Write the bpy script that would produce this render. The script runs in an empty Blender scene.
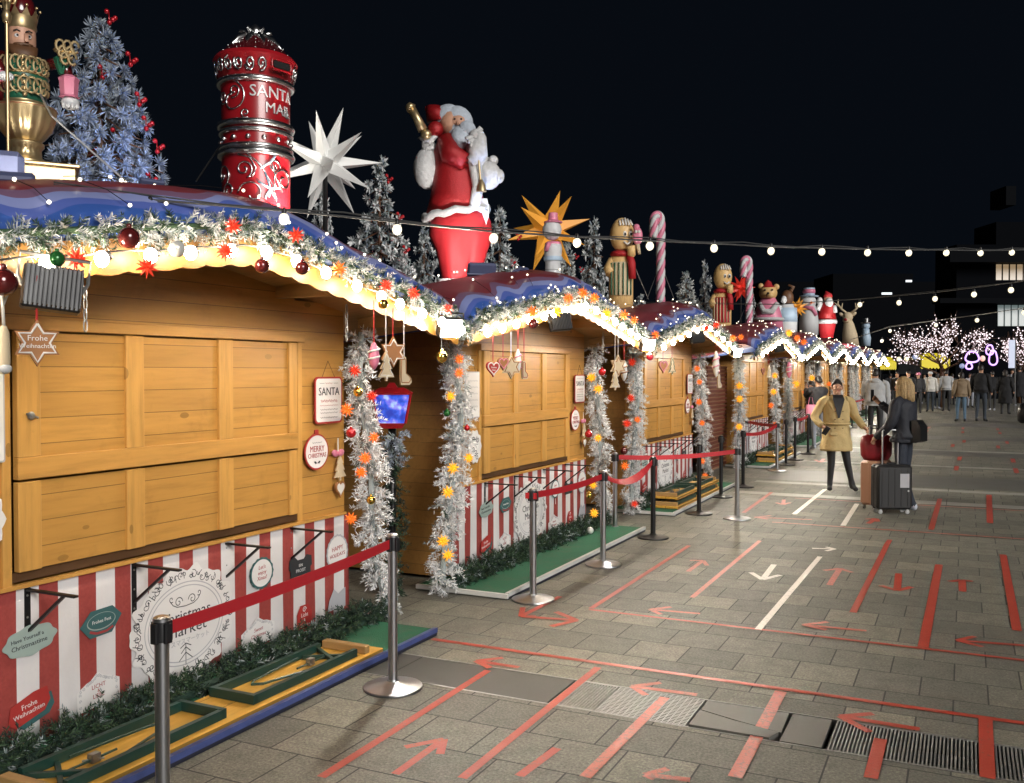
import bpy, bmesh, math, random
from mathutils import Vector, Matrix, Euler
R = random.Random(7)
SC = bpy.context.scene
COL = SC.collection
PI = math.pi
# ------------------------------------------------------------------ camera
F, CX, CY, H = 940.0, 512.0, 391.5, 1.75
TH = math.atan(453 / F); PT = math.atan((CY - 371.5) / F)
FW = Vector((-math.sin(TH) * math.cos(PT), math.cos(TH) * math.cos(PT), -math.sin(PT)))
RT = Vector((math.cos(TH), math.sin(TH), 0)); UP = RT.cross(FW)
CAM = Vector((0, 0, H))
def ray(x, y): return FW + RT * ((x - CX) / F) - UP * ((y - CY) / F)
def onz(x, y, z=0.0):
    d = ray(x, y); return CAM + d * ((z - H) / d.z)
def onx(x, y, X):
    d = ray(x, y); return CAM + d * (X / d.x)
def ondepth(x, y, Z): return CAM + ray(x, y) * Z
def depth(p): return (Vector(p) - CAM).dot(FW)
cd = bpy.data.cameras.new('camera'); cam = bpy.data.objects.new('camera', cd); COL.objects.link(cam)
cd.sensor_width = 36; cd.lens = F / 1024 * 36; cd.clip_end = 500; cd.clip_start = .05
cam.matrix_world = Matrix.Translation(CAM) @ Matrix((RT, UP, -FW)).transposed().to_4x4()
SC.camera = cam
# ------------------------------------------------------------------ mesh builder
class MB:
    def __init__(s): s.v = []; s.f = []; s.m = []
    def add(s, vs, fs, mat=0, M=None):
        b = len(s.v)
        if M is not None: vs = [M @ Vector(p) for p in vs]
        s.v.extend([tuple(p) for p in vs])
        for f in fs:
            s.f.append([b + i for i in f]); s.m.append(mat)
        return s
    def box(s, x0, x1, y0, y1, z0, z1, mat=0, M=None, bv=0):
        if x0 > x1: x0, x1 = x1, x0
        if y0 > y1: y0, y1 = y1, y0
        if z0 > z1: z0, z1 = z1, z0
        if bv <= 0:
            vs = [(x, y, z) for x in (x0, x1) for y in (y0, y1) for z in (z0, z1)]
            fs = [(0, 1, 3, 2), (4, 6, 7, 5), (0, 4, 5, 1), (2, 3, 7, 6), (0, 2, 6, 4), (1, 5, 7, 3)]
            return s.add(vs, fs, mat, M)
        b = min(bv, (x1 - x0) / 2.2, (y1 - y0) / 2.2, (z1 - z0) / 2.2)
        vs = []; idx = {}
        for sx in (0, 1):
            for sy in (0, 1):
                for sz in (0, 1):
                    X, Y, Z = (x0, x1)[sx], (y0, y1)[sy], (z0, z1)[sz]
                    dx, dy, dz = (b if sx == 0 else -b), (b if sy == 0 else -b), (b if sz == 0 else -b)
                    idx[sx, sy, sz] = len(vs)
                    vs += [(X, Y + dy, Z + dz), (X + dx, Y, Z + dz), (X + dx, Y + dy, Z)]
        fs = []
        for a in range(3):
            for sd in (0, 1):
                q = []
                for (p, r) in ((0, 0), (1, 0), (1, 1), (0, 1)):
                    k = [0, 0, 0]; k[a] = sd; o = [i for i in range(3) if i != a]; k[o[0]] = p; k[o[1]] = r
                    q.append(idx[tuple(k)] + a)
                fs.append(q)
        for a in range(3):
            o = [i for i in range(3) if i != a]
            for p in (0, 1):
                for r in (0, 1):
                    k0 = [0, 0, 0]; k1 = [0, 0, 0]; k0[a] = 0; k1[a] = 1
                    k0[o[0]] = k1[o[0]] = p; k0[o[1]] = k1[o[1]] = r
                    i0, i1 = idx[tuple(k0)], idx[tuple(k1)]
                    fs.append([i0 + o[0], i1 + o[0], i1 + o[1], i0 + o[1]])
        for k in idx.values(): fs.append([k, k + 1, k + 2])
        return s.add(vs, fs, mat, M)
    def bar(s, p, q, w, h, mat=0, upv=(0, 0, 1), M=None, bv=0):
        p, q = Vector(p), Vector(q); d = q - p; L = d.length; d.normalize()
        u = Vector(upv)
        if abs(d.dot(u)) > .98: u = Vector((1, 0, 0))
        a = d.cross(u).normalized(); u2 = a.cross(d)
        T = Matrix.Translation((p + q) / 2) @ Matrix((d, a, u2)).transposed().to_4x4()
        if M is not None: T = M @ T
        return s.box(-L / 2, L / 2, -w / 2, w / 2, -h / 2, h / 2, mat, T, bv)
    def tube(s, pts, r, n=8, mat=0, cap=True, M=None, closed=False):
        pts = [Vector(p) for p in pts]; N = len(pts)
        rr = r if isinstance(r, (list, tuple)) else [r] * N
        vs = []; fs = []; prev = None
        for i, p in enumerate(pts):
            if closed: t = pts[(i + 1) % N] - pts[i - 1]
            else: t = pts[min(i + 1, N - 1)] - pts[max(i - 1, 0)]
            if t.length < 1e-9: t = Vector((0, 0, 1))
            t.normalize()
            if prev is None:
                a = Vector((0, 0, 1)) if abs(t.z) < .9 else Vector((1, 0, 0))
                a = (a - t * a.dot(t)).normalized()
            else:
                a = prev - t * prev.dot(t)
                a = a.normalized() if a.length > 1e-6 else prev
            prev = a; b = t.cross(a)
            for k in range(n):
                an = 2 * PI * k / n
                vs.append(p + (a * math.cos(an) + b * math.sin(an)) * rr[i])
        for i in range(N if closed else N - 1):
            for k in range(n):
                j = (i + 1) % N
                fs.append((i * n + k, i * n + (k + 1) % n, j * n + (k + 1) % n, j * n + k))
        if cap and not closed:
            fs.append(tuple(range(n - 1, -1, -1))); fs.append(tuple((N - 1) * n + k for k in range(n)))
        return s.add(vs, fs, mat, M)
    def lathe(s, prof, n=24, c=(0, 0, 0), mat=0, M=None, flute=None):
        vs = []; fs = []
        for (r, z) in prof:
            for k in range(n):
                a = 2 * PI * k / n
                q = r * (1 + (flute(a, z) if flute else 0))
                vs.append((c[0] + q * math.cos(a), c[1] + q * math.sin(a), c[2] + z))
        for i in range(len(prof) - 1):
            for k in range(n):
                fs.append((i * n + k, i * n + (k + 1) % n, (i + 1) * n + (k + 1) % n, (i + 1) * n + k))
        fs.append(tuple(range(n - 1, -1, -1))); fs.append(tuple((len(prof) - 1) * n + k for k in range(n)))
        return s.add(vs, fs, mat, M)
    def ell(s, c, r, nu=16, nv=10, mat=0, M=None, rot=None):
        if not isinstance(r, (tuple, list)): r = (r, r, r)
        vs = [(0, 0, r[2])]; fs = []
        for i in range(1, nv):
            p = PI * i / nv
            for k in range(nu):
                a = 2 * PI * k / nu
                vs.append((r[0] * math.sin(p) * math.cos(a), r[1] * math.sin(p) * math.sin(a), r[2] * math.cos(p)))
        vs.append((0, 0, -r[2])); last = len(vs) - 1
        for k in range(nu):
            fs.append((0, 1 + k, 1 + (k + 1) % nu))
            fs.append((last, 1 + (nv - 2) * nu + (k + 1) % nu, 1 + (nv - 2) * nu + k))
        for i in range(nv - 2):
            for k in range(nu):
                fs.append((1 + i * nu + k, 1 + (i + 1) * nu + k, 1 + (i + 1) * nu + (k + 1) % nu, 1 + i * nu + (k + 1) % nu))
        T = Matrix.Translation(c)
        if rot is not None: T = T @ Euler(rot).to_matrix().to_4x4()
        if M is not None: T = M @ T
        return s.add(vs, fs, mat, T)
    def prism(s, poly, d0, d1, frame=None, mat=0, side=None):
        # poly in (u,v); frame maps (u, v, d)
        n = len(poly)
        vs = [(u, v, d0) for u, v in poly] + [(u, v, d1) for u, v in poly]
        s.add(vs, [tuple(range(n - 1, -1, -1)), tuple(range(n, 2 * n))], mat, frame)
        s.add(vs, [(i, (i + 1) % n, n + (i + 1) % n, n + i) for i in range(n)], mat if side is None else side, frame)
        return s
    def loft(s, rings, mat=0, cap=True, M=None):
        n = len(rings[0]); vs = [p for r in rings for p in r]; fs = []
        for i in range(len(rings) - 1):
            for k in range(n):
                fs.append((i * n + k, i * n + (k + 1) % n, (i + 1) * n + (k + 1) % n, (i + 1) * n + k))
        if cap:
            fs.append(tuple(range(n - 1, -1, -1))); fs.append(tuple((len(rings) - 1) * n + k for k in range(n)))
        return s.add(vs, fs, mat, M)
    def mesh(s, name, mats, smooth=None):
        me = bpy.data.meshes.new(name); me.from_pydata(s.v, [], s.f)
        for m in (mats if isinstance(mats, (list, tuple)) else [mats]): me.materials.append(m)
        if len(me.materials) > 1: me.polygons.foreach_set('material_index', s.m)
        if smooth is not None:
            me.polygons.foreach_set('use_smooth', [True] * len(me.polygons))
            if smooth < 180: me.set_sharp_from_angle(angle=math.radians(smooth))
        me.update(); return me
    def build(s, name, mats, parent=None, smooth=None, loc=None):
        o = bpy.data.objects.new(name, s.mesh(name, mats, smooth)); COL.objects.link(o)
        if parent is not None: o.parent = parent
        if loc is not None: o.location = loc
        return o
def tag(o, label=None, cat=None, group=None, kind=None):
    if label: o['label'] = label
    if cat: o['category'] = cat
    if group: o['group'] = group
    if kind: o['kind'] = kind
    return o
def empty(name, loc=(0, 0, 0), rz=0.0, label=None, cat=None, group=None):
    o = bpy.data.objects.new(name, None); COL.objects.link(o); o.empty_display_size = .1
    o.location = loc; o.rotation_euler = (0, 0, rz)
    return tag(o, label, cat, group)
def children(o): return [c for c in bpy.data.objects if c.parent == o]
KIDS = {}
def copy_tree(o, parent=None, kids=None):
    if kids is None:
        kids = {}
        for c in bpy.data.objects:
            if c.parent is not None: kids.setdefault(c.parent, []).append(c)
    c = o.copy(); COL.objects.link(c)
    if parent is not None: c.parent = parent
    for ch in kids.get(o, []): copy_tree(ch, c, kids)
    return c
def inst(o, name=None, loc=None, parent=None, rot=None, sc=None):
    c = o.copy(); COL.objects.link(c)
    if parent is not None: c.parent = parent
    if loc is not None: c.location = loc
    if rot is not None: c.rotation_euler = rot
    if sc is not None: c.scale = (sc, sc, sc) if not isinstance(sc, (tuple, list)) else sc
    return c
ORD = ['topmost', 'second', 'third', 'fourth', 'fifth', 'sixth', 'seventh', 'eighth', 'ninth', 'tenth', 'eleventh', 'twelfth', 'thirteenth', 'fourteenth', 'fifteenth', 'sixteenth', 'seventeenth', 'eighteenth']
NTH = ['first'] + ORD[1:]
# ------------------------------------------------------------------ materials
def rgb(r, g, b):
    f = lambda c: c / 12.92 if c <= .04045 else ((c + .055) / 1.055) ** 2.4
    return (f(r / 255), f(g / 255), f(b / 255), 1)
class NT:
    def __init__(s, name):
        s.m = bpy.data.materials.new(name); s.m.use_nodes = True; s.t = s.m.node_tree
        s.b = s.t.nodes['Principled BSDF']
    def n(s, typ, **kw):
        x = s.t.nodes.new(typ)
        for k, v in kw.items():
            if k.startswith('i_'):
                key = k[2:]; key = int(key) if key.isdigit() else key.replace('_', ' ')
                x.inputs[key].default_value = v
            else: setattr(x, k, v)
        return x
    def l(s, a, b): s.t.links.new(a, b)
    def math(s, op, a, b=None, c=None):
        x = s.n('ShaderNodeMath', operation=op)
        for i, q in enumerate((a, b, c)):
            if q is None: continue
            if isinstance(q, (int, float)): x.inputs[i].default_value = q
            else: s.l(q, x.inputs[i])
        return x.outputs[0]
    def mix(s, fac, a, b, blend='MIX'):
        x = s.n('ShaderNodeMix', data_type='RGBA', blend_type=blend)
        for sock, q in ((x.inputs[0], fac), (x.inputs[6], a), (x.inputs[7], b)):
            if isinstance(q, (int, float, tuple, list)): sock.default_value = q
            else: s.l(q, sock)
        return x.outputs[2]
    def noise(s, vec, scale, detail=3, rough=.5):
        x = s.n('ShaderNodeTexNoise'); x.inputs['Scale'].default_value = scale; x.inputs['Detail'].default_value = detail
        x.inputs['Roughness'].default_value = rough
        if vec is not None: s.l(vec, x.inputs['Vector'])
        return x.outputs['Fac']
    def obj(s): return s.n('ShaderNodeTexCoord').outputs['Object']
    def mapv(s, vec, sc=(1, 1, 1), loc=(0, 0, 0)):
        x = s.n('ShaderNodeMapping'); x.inputs['Scale'].default_value = sc; x.inputs['Location'].default_value = loc
        s.l(vec, x.inputs['Vector']); return x.outputs[0]
    def ramp(s, fac, stops, interp='LINEAR'):
        x = s.n('ShaderNodeValToRGB'); cr = x.color_ramp; cr.interpolation = interp
        while len(cr.elements) < len(stops): cr.elements.new(.5)
        for e, (p, c) in zip(cr.elements, stops): e.position = p; e.color = c
        s.l(fac, x.inputs[0]); return x.outputs[0]
    def bump(s, h, st=.3, dist=.01):
        x = s.n('ShaderNodeBump'); x.inputs['Strength'].default_value = st; x.inputs['Distance'].default_value = dist
        s.l(h, x.inputs['Height']); s.l(x.outputs[0], s.b.inputs['Normal'])
def sc4(c, k): return (c[0] * k, c[1] * k, c[2] * k, 1)
def mat(name, c, rough=.5, metal=0, var=.15, scale=8, bump=0, emit=0, ecol=None, coat=0, sss=0, tr=0):
    t = NT(name); b = t.b
    b.inputs['Roughness'].default_value = rough; b.inputs['Metallic'].default_value = metal
    if coat: b.inputs['Coat Weight'].default_value = coat; b.inputs['Coat Roughness'].default_value = .1
    if tr: b.inputs['Transmission Weight'].default_value = tr
    if var or bump:
        nz = t.noise(t.obj(), scale, 4)
        t.l(t.mix(nz, sc4(c, 1 - var), sc4(c, 1 + var)), b.inputs['Base Color'])
        if bump: t.bump(nz, bump)
        if rough > .25 and metal < .5:
            t.l(t.math('ADD', t.math('MULTIPLY', nz, .2), rough - .1), b.inputs['Roughness'])
    else: b.inputs['Base Color'].default_value = c
    if emit:
        b.inputs['Emission Color'].default_value = ecol or c; b.inputs['Emission Strength'].default_value = emit
    return t.m
M = {}
def wood(name, c, plank=.118, axis=2, grain=1, dark=.45):
    t = NT(name); o = t.obj(); sx = t.n('ShaderNodeSeparateXYZ'); t.l(o, sx.inputs[0])
    sc = [3, 3, 3]; sc[grain] = .35 * 3 / 3
    msc = tuple(14 if i != grain else 1.2 for i in range(3))
    g = t.noise(t.mapv(o, msc), 2.2, 5, .6)
    big = t.noise(o, 1.7, 2)
    col = t.ramp(g, [(.3, sc4(c, .78)), (.5, c), (.72, sc4(c, 1.12))])
    col = t.mix(t.math('MULTIPLY', big, .35), col, sc4(c, .7))
    st = t.ramp(t.noise(t.mapv(o, (1, 1, 1), (3.1, 1.7, .4)), 4.5, 6, .7), [(.56, (0, 0, 0, 1)), (.74, (1, 1, 1, 1))])
    col = t.mix(t.math('MULTIPLY', st, .38), col, sc4(c, .42))
    # sparse knots
    vo = t.n('ShaderNodeTexVoronoi'); vo.inputs['Scale'].default_value = 3.3
    vsc = [1.6, 1.6, 1.6]; vsc[grain] = .8
    t.l(t.mapv(o, tuple(vsc)), vo.inputs['Vector'])
    kn = t.math('LESS_THAN', vo.outputs['Distance'], .085)
    col = t.mix(t.math('MULTIPLY', kn, .6), col, sc4(c, .32))
    if plank:
        pc = t.math('FRACT', t.math('MULTIPLY', sx.outputs[axis], 1 / plank))
        idx = t.math('FLOOR', t.math('MULTIPLY', sx.outputs[axis], 1 / plank))
        wn = t.n('ShaderNodeTexWhiteNoise', noise_dimensions='1D'); t.l(idx, wn.inputs['W'])
        col = t.mix(t.math('MULTIPLY', wn.outputs['Value'], .5), col, sc4(c, .62))
        gr = t.math('LESS_THAN', pc, .035)
        col = t.mix(t.math('MULTIPLY', gr, .75), col, sc4(c, .22))
        h = t.math('SUBTRACT', t.math('MULTIPLY', g, .25), gr)
        t.bump(h, .5, .004)
    else: t.bump(g, .25, .003)
    t.l(col, t.b.inputs['Base Color']); t.b.inputs['Roughness'].default_value = .48
    t.b.inputs['Specular IOR Level'].default_value = .35
    return t.m
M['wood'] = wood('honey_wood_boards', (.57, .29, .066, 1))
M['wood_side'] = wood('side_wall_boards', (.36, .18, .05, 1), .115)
M['wood_v'] = wood('honey_wood_stile', (.59, .31, .076, 1), 0, 2, 2)
M['wood_h'] = wood('honey_wood_rail', (.57, .29, .07, 1), 0, 2, 1)
M['wood_x'] = wood('pale_beam_wood', (.46, .28, .11, 1), 0, 2, 0)
M['counter_shade'] = wood('counter_shade_wood', (.09, .045, .02, 1), 0)
M['fascia'] = wood('yellow_fascia_wood', (.25, .12, .022, 1), 0)
M['table'] = wood('yellow_table_wood', (.72, .40, .07, 1), .16, 0, 1)
M['black'] = mat('black_metal', (.012, .012, .013, 1), .4, .3)
M['blackpl'] = mat('black_plastic', (.015, .015, .017, 1), .35, 0)
M['chrome'] = mat('brushed_steel', (.46, .46, .48, 1), .33, 1, .05, 14)
M['chrome_dk'] = mat('steel_base', (.42, .43, .45, 1), .34, 1, .15, 12)
M['belt'] = mat('red_belt', (.42, .012, .02, 1), .6, 0, .1, 40)
M['dkgreen'] = mat('dark_green_paint', (.012, .045, .035, 1), .4, 0, .25, 20)
M['gold'] = mat('gold_paint', (.58, .44, .24, 1), .36, .85, .2, 12)
M['silver'] = mat('silver_paint', (.7, .7, .7, 1), .25, 1, .1, 12)
M['white'] = mat('white_paint', (.62, .63, .64, 1), .5, 0, .06, 6)
M['cream'] = mat('cream_cookie', (.62, .5, .33, 1), .7, 0, .12, 14)
M['ginger'] = mat('gingerbread_brown', (.34, .15, .055, 1), .7, 0, .15, 20)
M['gingerlt'] = mat('gingerbread_light', (.72, .47, .2, 1), .45, 0, .1, 3)
M['red'] = mat('red_gloss', (.36, .01, .016, 1), .3, 0, .3, 5, coat=.4)
M['redcloth'] = mat('red_cloth', (.42, .014, .02, 1), .65, 0, .25, 5, bump=.4)
M['redglit'] = mat('red_glitter', (.33, .012, .015, 1), .35, .3, .7, 160, bump=.5)
M['dkred'] = mat('dark_red_gloss', (.09, .006, .008, 1), .18, 0, .1, 6, coat=.6)
M['pink'] = mat('pink_paint', (.7, .22, .33, 1), .4, 0, .1, 6)
M['paleblue'] = mat('pale_blue_paint', (.42, .55, .68, 1), .4, 0, .1, 6)
M['fur'] = mat('white_fur_trim', (.56, .56, .56, 1), .9, 0, .28, 30, bump=.9)
M['fur_blue_lit'] = mat('blue_lit_white_fur', (.46, .51, .58, 1), .9, 0, .25, 30, bump=.9)  # beard fur; the blue light on the figure is put into the colour
M['skin'] = mat('skin', (.55, .3, .2, 1), .5, 0, .08, 12)
M['green'] = mat('green_paint', (.015, .11, .06, 1), .35, 0, .2, 8)
M['brown'] = mat('brown_paint', (.12, .055, .025, 1), .5, 0, .2, 10)
M['yellow'] = mat('yellow_paint', (.8, .5, .03, 1), .45, 0, .1, 6)
M['wire'] = mat('black_cable', (.01, .01, .01, 1), .5, 0, 0)
M['galv'] = mat('galvanised_steel', (.4, .4, .39, 1), .5, 1, .1, 40)
# needles
def needle(name, c, c2, rough=.75):
    t = NT(name); o = t.n('ShaderNodeObjectInfo')
    g = t.n('ShaderNodeNewGeometry')
    t.l(t.mix(g.outputs['Random Per Island'], c, c2), t.b.inputs['Base Color']); t.b.inputs['Roughness'].default_value = rough
    return t.m
M['frost'] = needle('frosted_needles', (.5, .52, .53, 1), (.85, .86, .86, 1))
M['frostgrey'] = needle('half_frosted_needles', (.14, .19, .18, 1), (.4, .45, .46, 1))
M['frostblue'] = needle('flocked_blue_grey', (.16, .20, .26, 1), (.42, .47, .55, 1))
M['fir'] = needle('fir_needles', (.012, .03, .014, 1), (.05, .1, .045, 1))
M['firdk'] = needle('dark_fir_needles', (.008, .02, .014, 1), (.022, .05, .035, 1))
M['tinsel'] = needle('silver_tinsel', (.68, .69, .7, 1), (.93, .93, .93, 1), .5)
# lamps
def emit(name, c, s):
    t = NT(name); t.b.inputs['Base Color'].default_value = (.8, .8, .8, 1)
    t.b.inputs['Emission Color'].default_value = c; t.b.inputs['Emission Strength'].default_value = s; return t.m
M['bulb'] = emit('lit_bulb', (1, .85, .64, 1), 50)
M['fest'] = emit('lit_festoon_bulb', (1, .86, .56, 1), .45)
M['fairy'] = emit('lit_fairy_light', (1, .85, .6, 1), 1.6)
M['flood'] = emit('lit_floodlight', (1, .92, .78, 1), 420)
# ------------------------------------------------------------------ text
def text_mesh(s, size, ext=.0008, align='CENTER', sx=1.0, shear=0.0):
    cu = bpy.data.curves.new('t', 'FONT'); cu.body = s; cu.size = size; cu.extrude = ext; cu.resolution_u = 2
    cu.align_x = align; cu.align_y = 'CENTER'; cu.shear = shear
    o = bpy.data.objects.new('t', cu); COL.objects.link(o)
    dg = bpy.context.evaluated_depsgraph_get()
    me = bpy.data.meshes.new_from_object(o.evaluated_get(dg))
    vs = [(v.co.x * sx, v.co.y, v.co.z) for v in me.vertices]; fs = [tuple(p.vertices) for p in me.polygons]
    bpy.data.objects.remove(o); bpy.data.curves.remove(cu); bpy.data.meshes.remove(me)
    return vs, fs
# frame for something printed on a facade plane: u -> +y, v -> +z, d -> +x
def face_frame(x, y, z, tilt=0.0):
    T = Matrix.Translation((x, y, z)) @ Matrix(((0, 0, 1), (1, 0, 0), (0, 1, 0))).to_4x4()
    return T @ Matrix.Rotation(tilt, 4, 'Z')
# ------------------------------------------------------------------ needles
def rdir():
    while True:
        v = Vector((R.uniform(-1, 1), R.uniform(-1, 1), R.uniform(-1, 1)))
        if .05 < v.length < 1: return v.normalized()
def needles(mb, path, n, r0, ln, w, mats, jit=.3, droop=0.0, wts=None):
    """narrow triangles radiating from a polyline; path list of Vector"""
    path = [Vector(p) for p in path]; seg = [(path[i + 1] - path[i]).length for i in range(len(path) - 1)]
    tot = sum(seg); ml = list(range(mats)) if isinstance(mats, int) else mats
    for _ in range(n):
        t = R.random() * tot; i = 0
        while i < len(seg) - 1 and t > seg[i]: t -= seg[i]; i += 1
        p = path[i].lerp(path[i + 1], t / max(seg[i], 1e-6)); ax = (path[i + 1] - path[i]).normalized()
        d = rdir(); d = (d - ax * d.dot(ax)); d = (d.normalized() + ax * R.uniform(-.7, .7)).normalized()
        rr = (r0(i, t) if callable(r0) else r0) * R.uniform(.1, 1.0)
        b = p + d * rr; L = ln * R.uniform(.6, 1.25)
        d2 = (d + rdir() * jit + Vector((0, 0, -droop))).normalized()
        sd = d2.cross(rdir()).normalized() * w * .5
        k = R.choices(ml, wts)[0] if wts else R.choice(ml)
        mid = b + d2 * L * .55 + sd * .2
        mb.add([b - sd * .6, b + sd * .6, mid + sd, b + d2 * L, mid - sd], [(0, 1, 2, 3, 4)], k)
def twigs(mb, path, n, r0, tl, nn, nl, w, mats, wts, droop=.25, out=.75, core=None):
    """short needle covered twigs standing off a polyline: reads as fir or frosted garland"""
    path = [Vector(p) for p in path]; seg = [(path[i + 1] - path[i]).length for i in range(len(path) - 1)]; tot = sum(seg)
    for _ in range(n):
        t = R.random() * tot; i = 0
        while i < len(seg) - 1 and t > seg[i]: t -= seg[i]; i += 1
        p = path[i].lerp(path[i + 1], t / max(seg[i], 1e-6)); ax = (path[i + 1] - path[i]).normalized()
        d = rdir(); d = d - ax * d.dot(ax); d = (d.normalized() * out + ax * R.choice((-1, 1)) * R.uniform(.2, .9)).normalized()
        b = p + d * r0 * R.uniform(.1, 1); L = tl * R.uniform(.6, 1.3); d = (d + Vector((0, 0, -droop)) * R.uniform(.2, 1.3)).normalized()
        k0 = R.choices(mats, wts)[0]; s1 = d.orthogonal().normalized(); s2 = d.cross(s1); bend = Vector((0, 0, -droop * .5))
        for j in range(nn):
            f = (j + R.random()) / nn; a = R.uniform(0, 6.283); q = b + d * L * f + bend * L * f * f
            e = (s1 * math.cos(a) + s2 * math.sin(a) + d * R.uniform(.5, 1.2)).normalized(); l_ = nl * R.uniform(.7, 1.2) * (1.1 - .4 * f)
            sd = e.cross(rdir()).normalized() * w * .5; k = k0 if R.random() < .8 else R.choices(mats, wts)[0]
            mb.add([q - sd * .7, q + sd * .7, q + e * l_ * .6 + sd, q + e * l_, q + e * l_ * .6 - sd], [(0, 1, 2, 3, 4)], k)
def frosted_tree(h, rad, tiers, tuft, w, seed, branch=7, dense=36):
    """returns MB crown, MB trunk"""
    st = R.getstate(); R.seed(seed); c = MB(); tr = MB()
    tr.tube([(0, 0, 0), (0, 0, h * .5), (0, 0, h * .97)], [h * .022, h * .014, h * .004], 8)
    for i in range(tiers):
        f = i / (tiers - 1); z = h * (.06 + .9 * f); rr = rad * (1 - f) ** .72 * R.uniform(.86, 1.1) + tuft * .25
        nb = max(3, int(branch * (1 - f) + 3))
        a0 = R.uniform(0, 6.28)
        for b in range(nb):
            a = a0 + 2 * PI * b / nb + R.uniform(-.25, .25); q = rr * R.uniform(.78, 1.14)
            d = Vector((math.cos(a), math.sin(a), 0))
            p0 = Vector((0, 0, z + q * .22)); p1 = Vector((d.x * q, d.y * q, z - q * .10 + R.uniform(-.3, .3) * tuft))
            tr.tube([p0, p1], [h * .006, h * .002], 4)
            m = max(2, int(q / (tuft * .62)))
            for j in range(m):
                t = (j + 1) / m
                if t < .3 and m > 3: continue
                cpos = p0.lerp(p1, t) + rdir() * tuft * .25
                ax = (p1 - p0).normalized()
                side = 0 if t < .55 else 1
                for _ in range(dense if side else dense // 2):
                    dd = (rdir() + ax * .55 + Vector((0, 0, .15))).normalized()
                    L = tuft * R.uniform(.22, .55); sd = dd.cross(rdir()).normalized() * w * R.uniform(.5, 1.0)
                    b0 = cpos + dd * tuft * .06
                    c.add([b0 - sd, b0 + sd, b0 + dd * L * .7 + sd * 1.1, b0 + dd * L, b0 + dd * L * .7 - sd * 1.1], [(0, 1, 2, 3, 4)],
                          (0 if R.random() < .72 else 1) if side else (1 if R.random() < .7 else 2))
    R.setstate(st)
    return c, tr
# ================================================================== GROUND
t = NT('paving_slabs'); o = t.obj()
br = t.n('ShaderNodeTexBrick', offset=.5, offset_frequency=2, squash=1.0)
for k, v in (('Scale', 1.0), ('Mortar Size', .0045), ('Mortar Smooth', .1), ('Bias', 0.0), ('Brick Width', .336), ('Row Height', .347)):
    br.inputs[k].default_value = v
br.inputs['Color1'].default_value = (0, 0, 0, 1); br.inputs['Color2'].default_value = (1, 1, 1, 1); br.inputs['Mortar'].default_value = (.5, .5, .5, 1)
t.l(t.mapv(o, (1, 1, 1), (.04, .055, 0)), br.inputs['Vector'])
spk = t.noise(o, 70, 4, .85); mid = t.noise(o, 9, 5, .65); big = t.noise(o, .55, 4, .6)
slab = br.outputs['Color']
col = t.ramp(slab, [(0, (.125, .122, .103, 1)), (.4, (.166, .161, .135, 1)), (.75, (.20, .194, .158, 1)), (1, (.265, .252, .197, 1))])
col = t.mix(t.math('MULTIPLY', big, .6), col, (.10, .097, .08, 1))
col = t.mix(.75, col, t.ramp(spk, [(.3, (.12, .12, .12, 1)), (.5, (1, 1, 1, 1)), (.7, (2.3, 2.3, 2.2, 1))]), 'MULTIPLY')
col = t.mix(t.math('MULTIPLY', t.ramp(mid, [(.45, (0, 0, 0, 1)), (.7, (1, 1, 1, 1))]), .4), col, (.07, .068, .058, 1))
# grime spots
vs_ = t.n('ShaderNodeTexVoronoi'); vs_.inputs['Scale'].default_value = 3.1; t.l(o, vs_.inputs['Vector'])
spot = t.math('LESS_THAN', vs_.outputs['Distance'], .045)
col = t.mix(t.math('MULTIPLY', spot, .45), col, (.045, .043, .04, 1))
col = t.mix(br.outputs['Fac'], col, (.02, .02, .018, 1))
t.l(col, t.b.inputs['Base Color'])
t.l(t.math('ADD', t.math('MULTIPLY', mid, .2), .52), t.b.inputs['Roughness'])
t.bump(t.math('SUBTRACT', t.math('ADD', t.math('MULTIPLY', spk, .6), t.math('MULTIPLY', mid, .3)), br.outputs['Fac']), .35, .004)
M['paving'] = t.m
g = MB(); g.box(-60, 120, 4.935, 190, -.3, 0); g.box(-60, 120, -25, 4.505, -.3, 0); g.box(-60, -6, 4.505, 4.935, -.3, 0); g.box(9, 120, 4.505, 4.935, -.3, 0); g.box(-6, 9, 4.505, 4.935, -.3, -.09)
ground = tag(g.build('plaza_paving', M['paving']), kind='structure')
def smooth_stone(name, c, var=.25):
    t = NT(name); o = t.obj()
    a = t.noise(o, 2.2, 5, .6); b = t.noise(o, 60, 2)
    col = t.mix(a, sc4(c, 1 - var), sc4(c, 1 + var)); col = t.mix(t.math('MULTIPLY', b, .25), col, sc4(c, .6))
    t.l(col, t.b.inputs['Base Color']); t.l(t.math('ADD', t.math('MULTIPLY', a, .2), .42), t.b.inputs['Roughness'])
    t.bump(b, .15, .002); return t.m
M['channel'] = smooth_stone('dark_channel_stone', (.055, .055, .05, 1))
M['pale_stone'] = smooth_stone('pale_strip_stone', (.36, .35, .31, 1), .12)
M['slab_stone'] = smooth_stone('grey_slab_stone', (.125, .122, .11, 1), .2)
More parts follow.
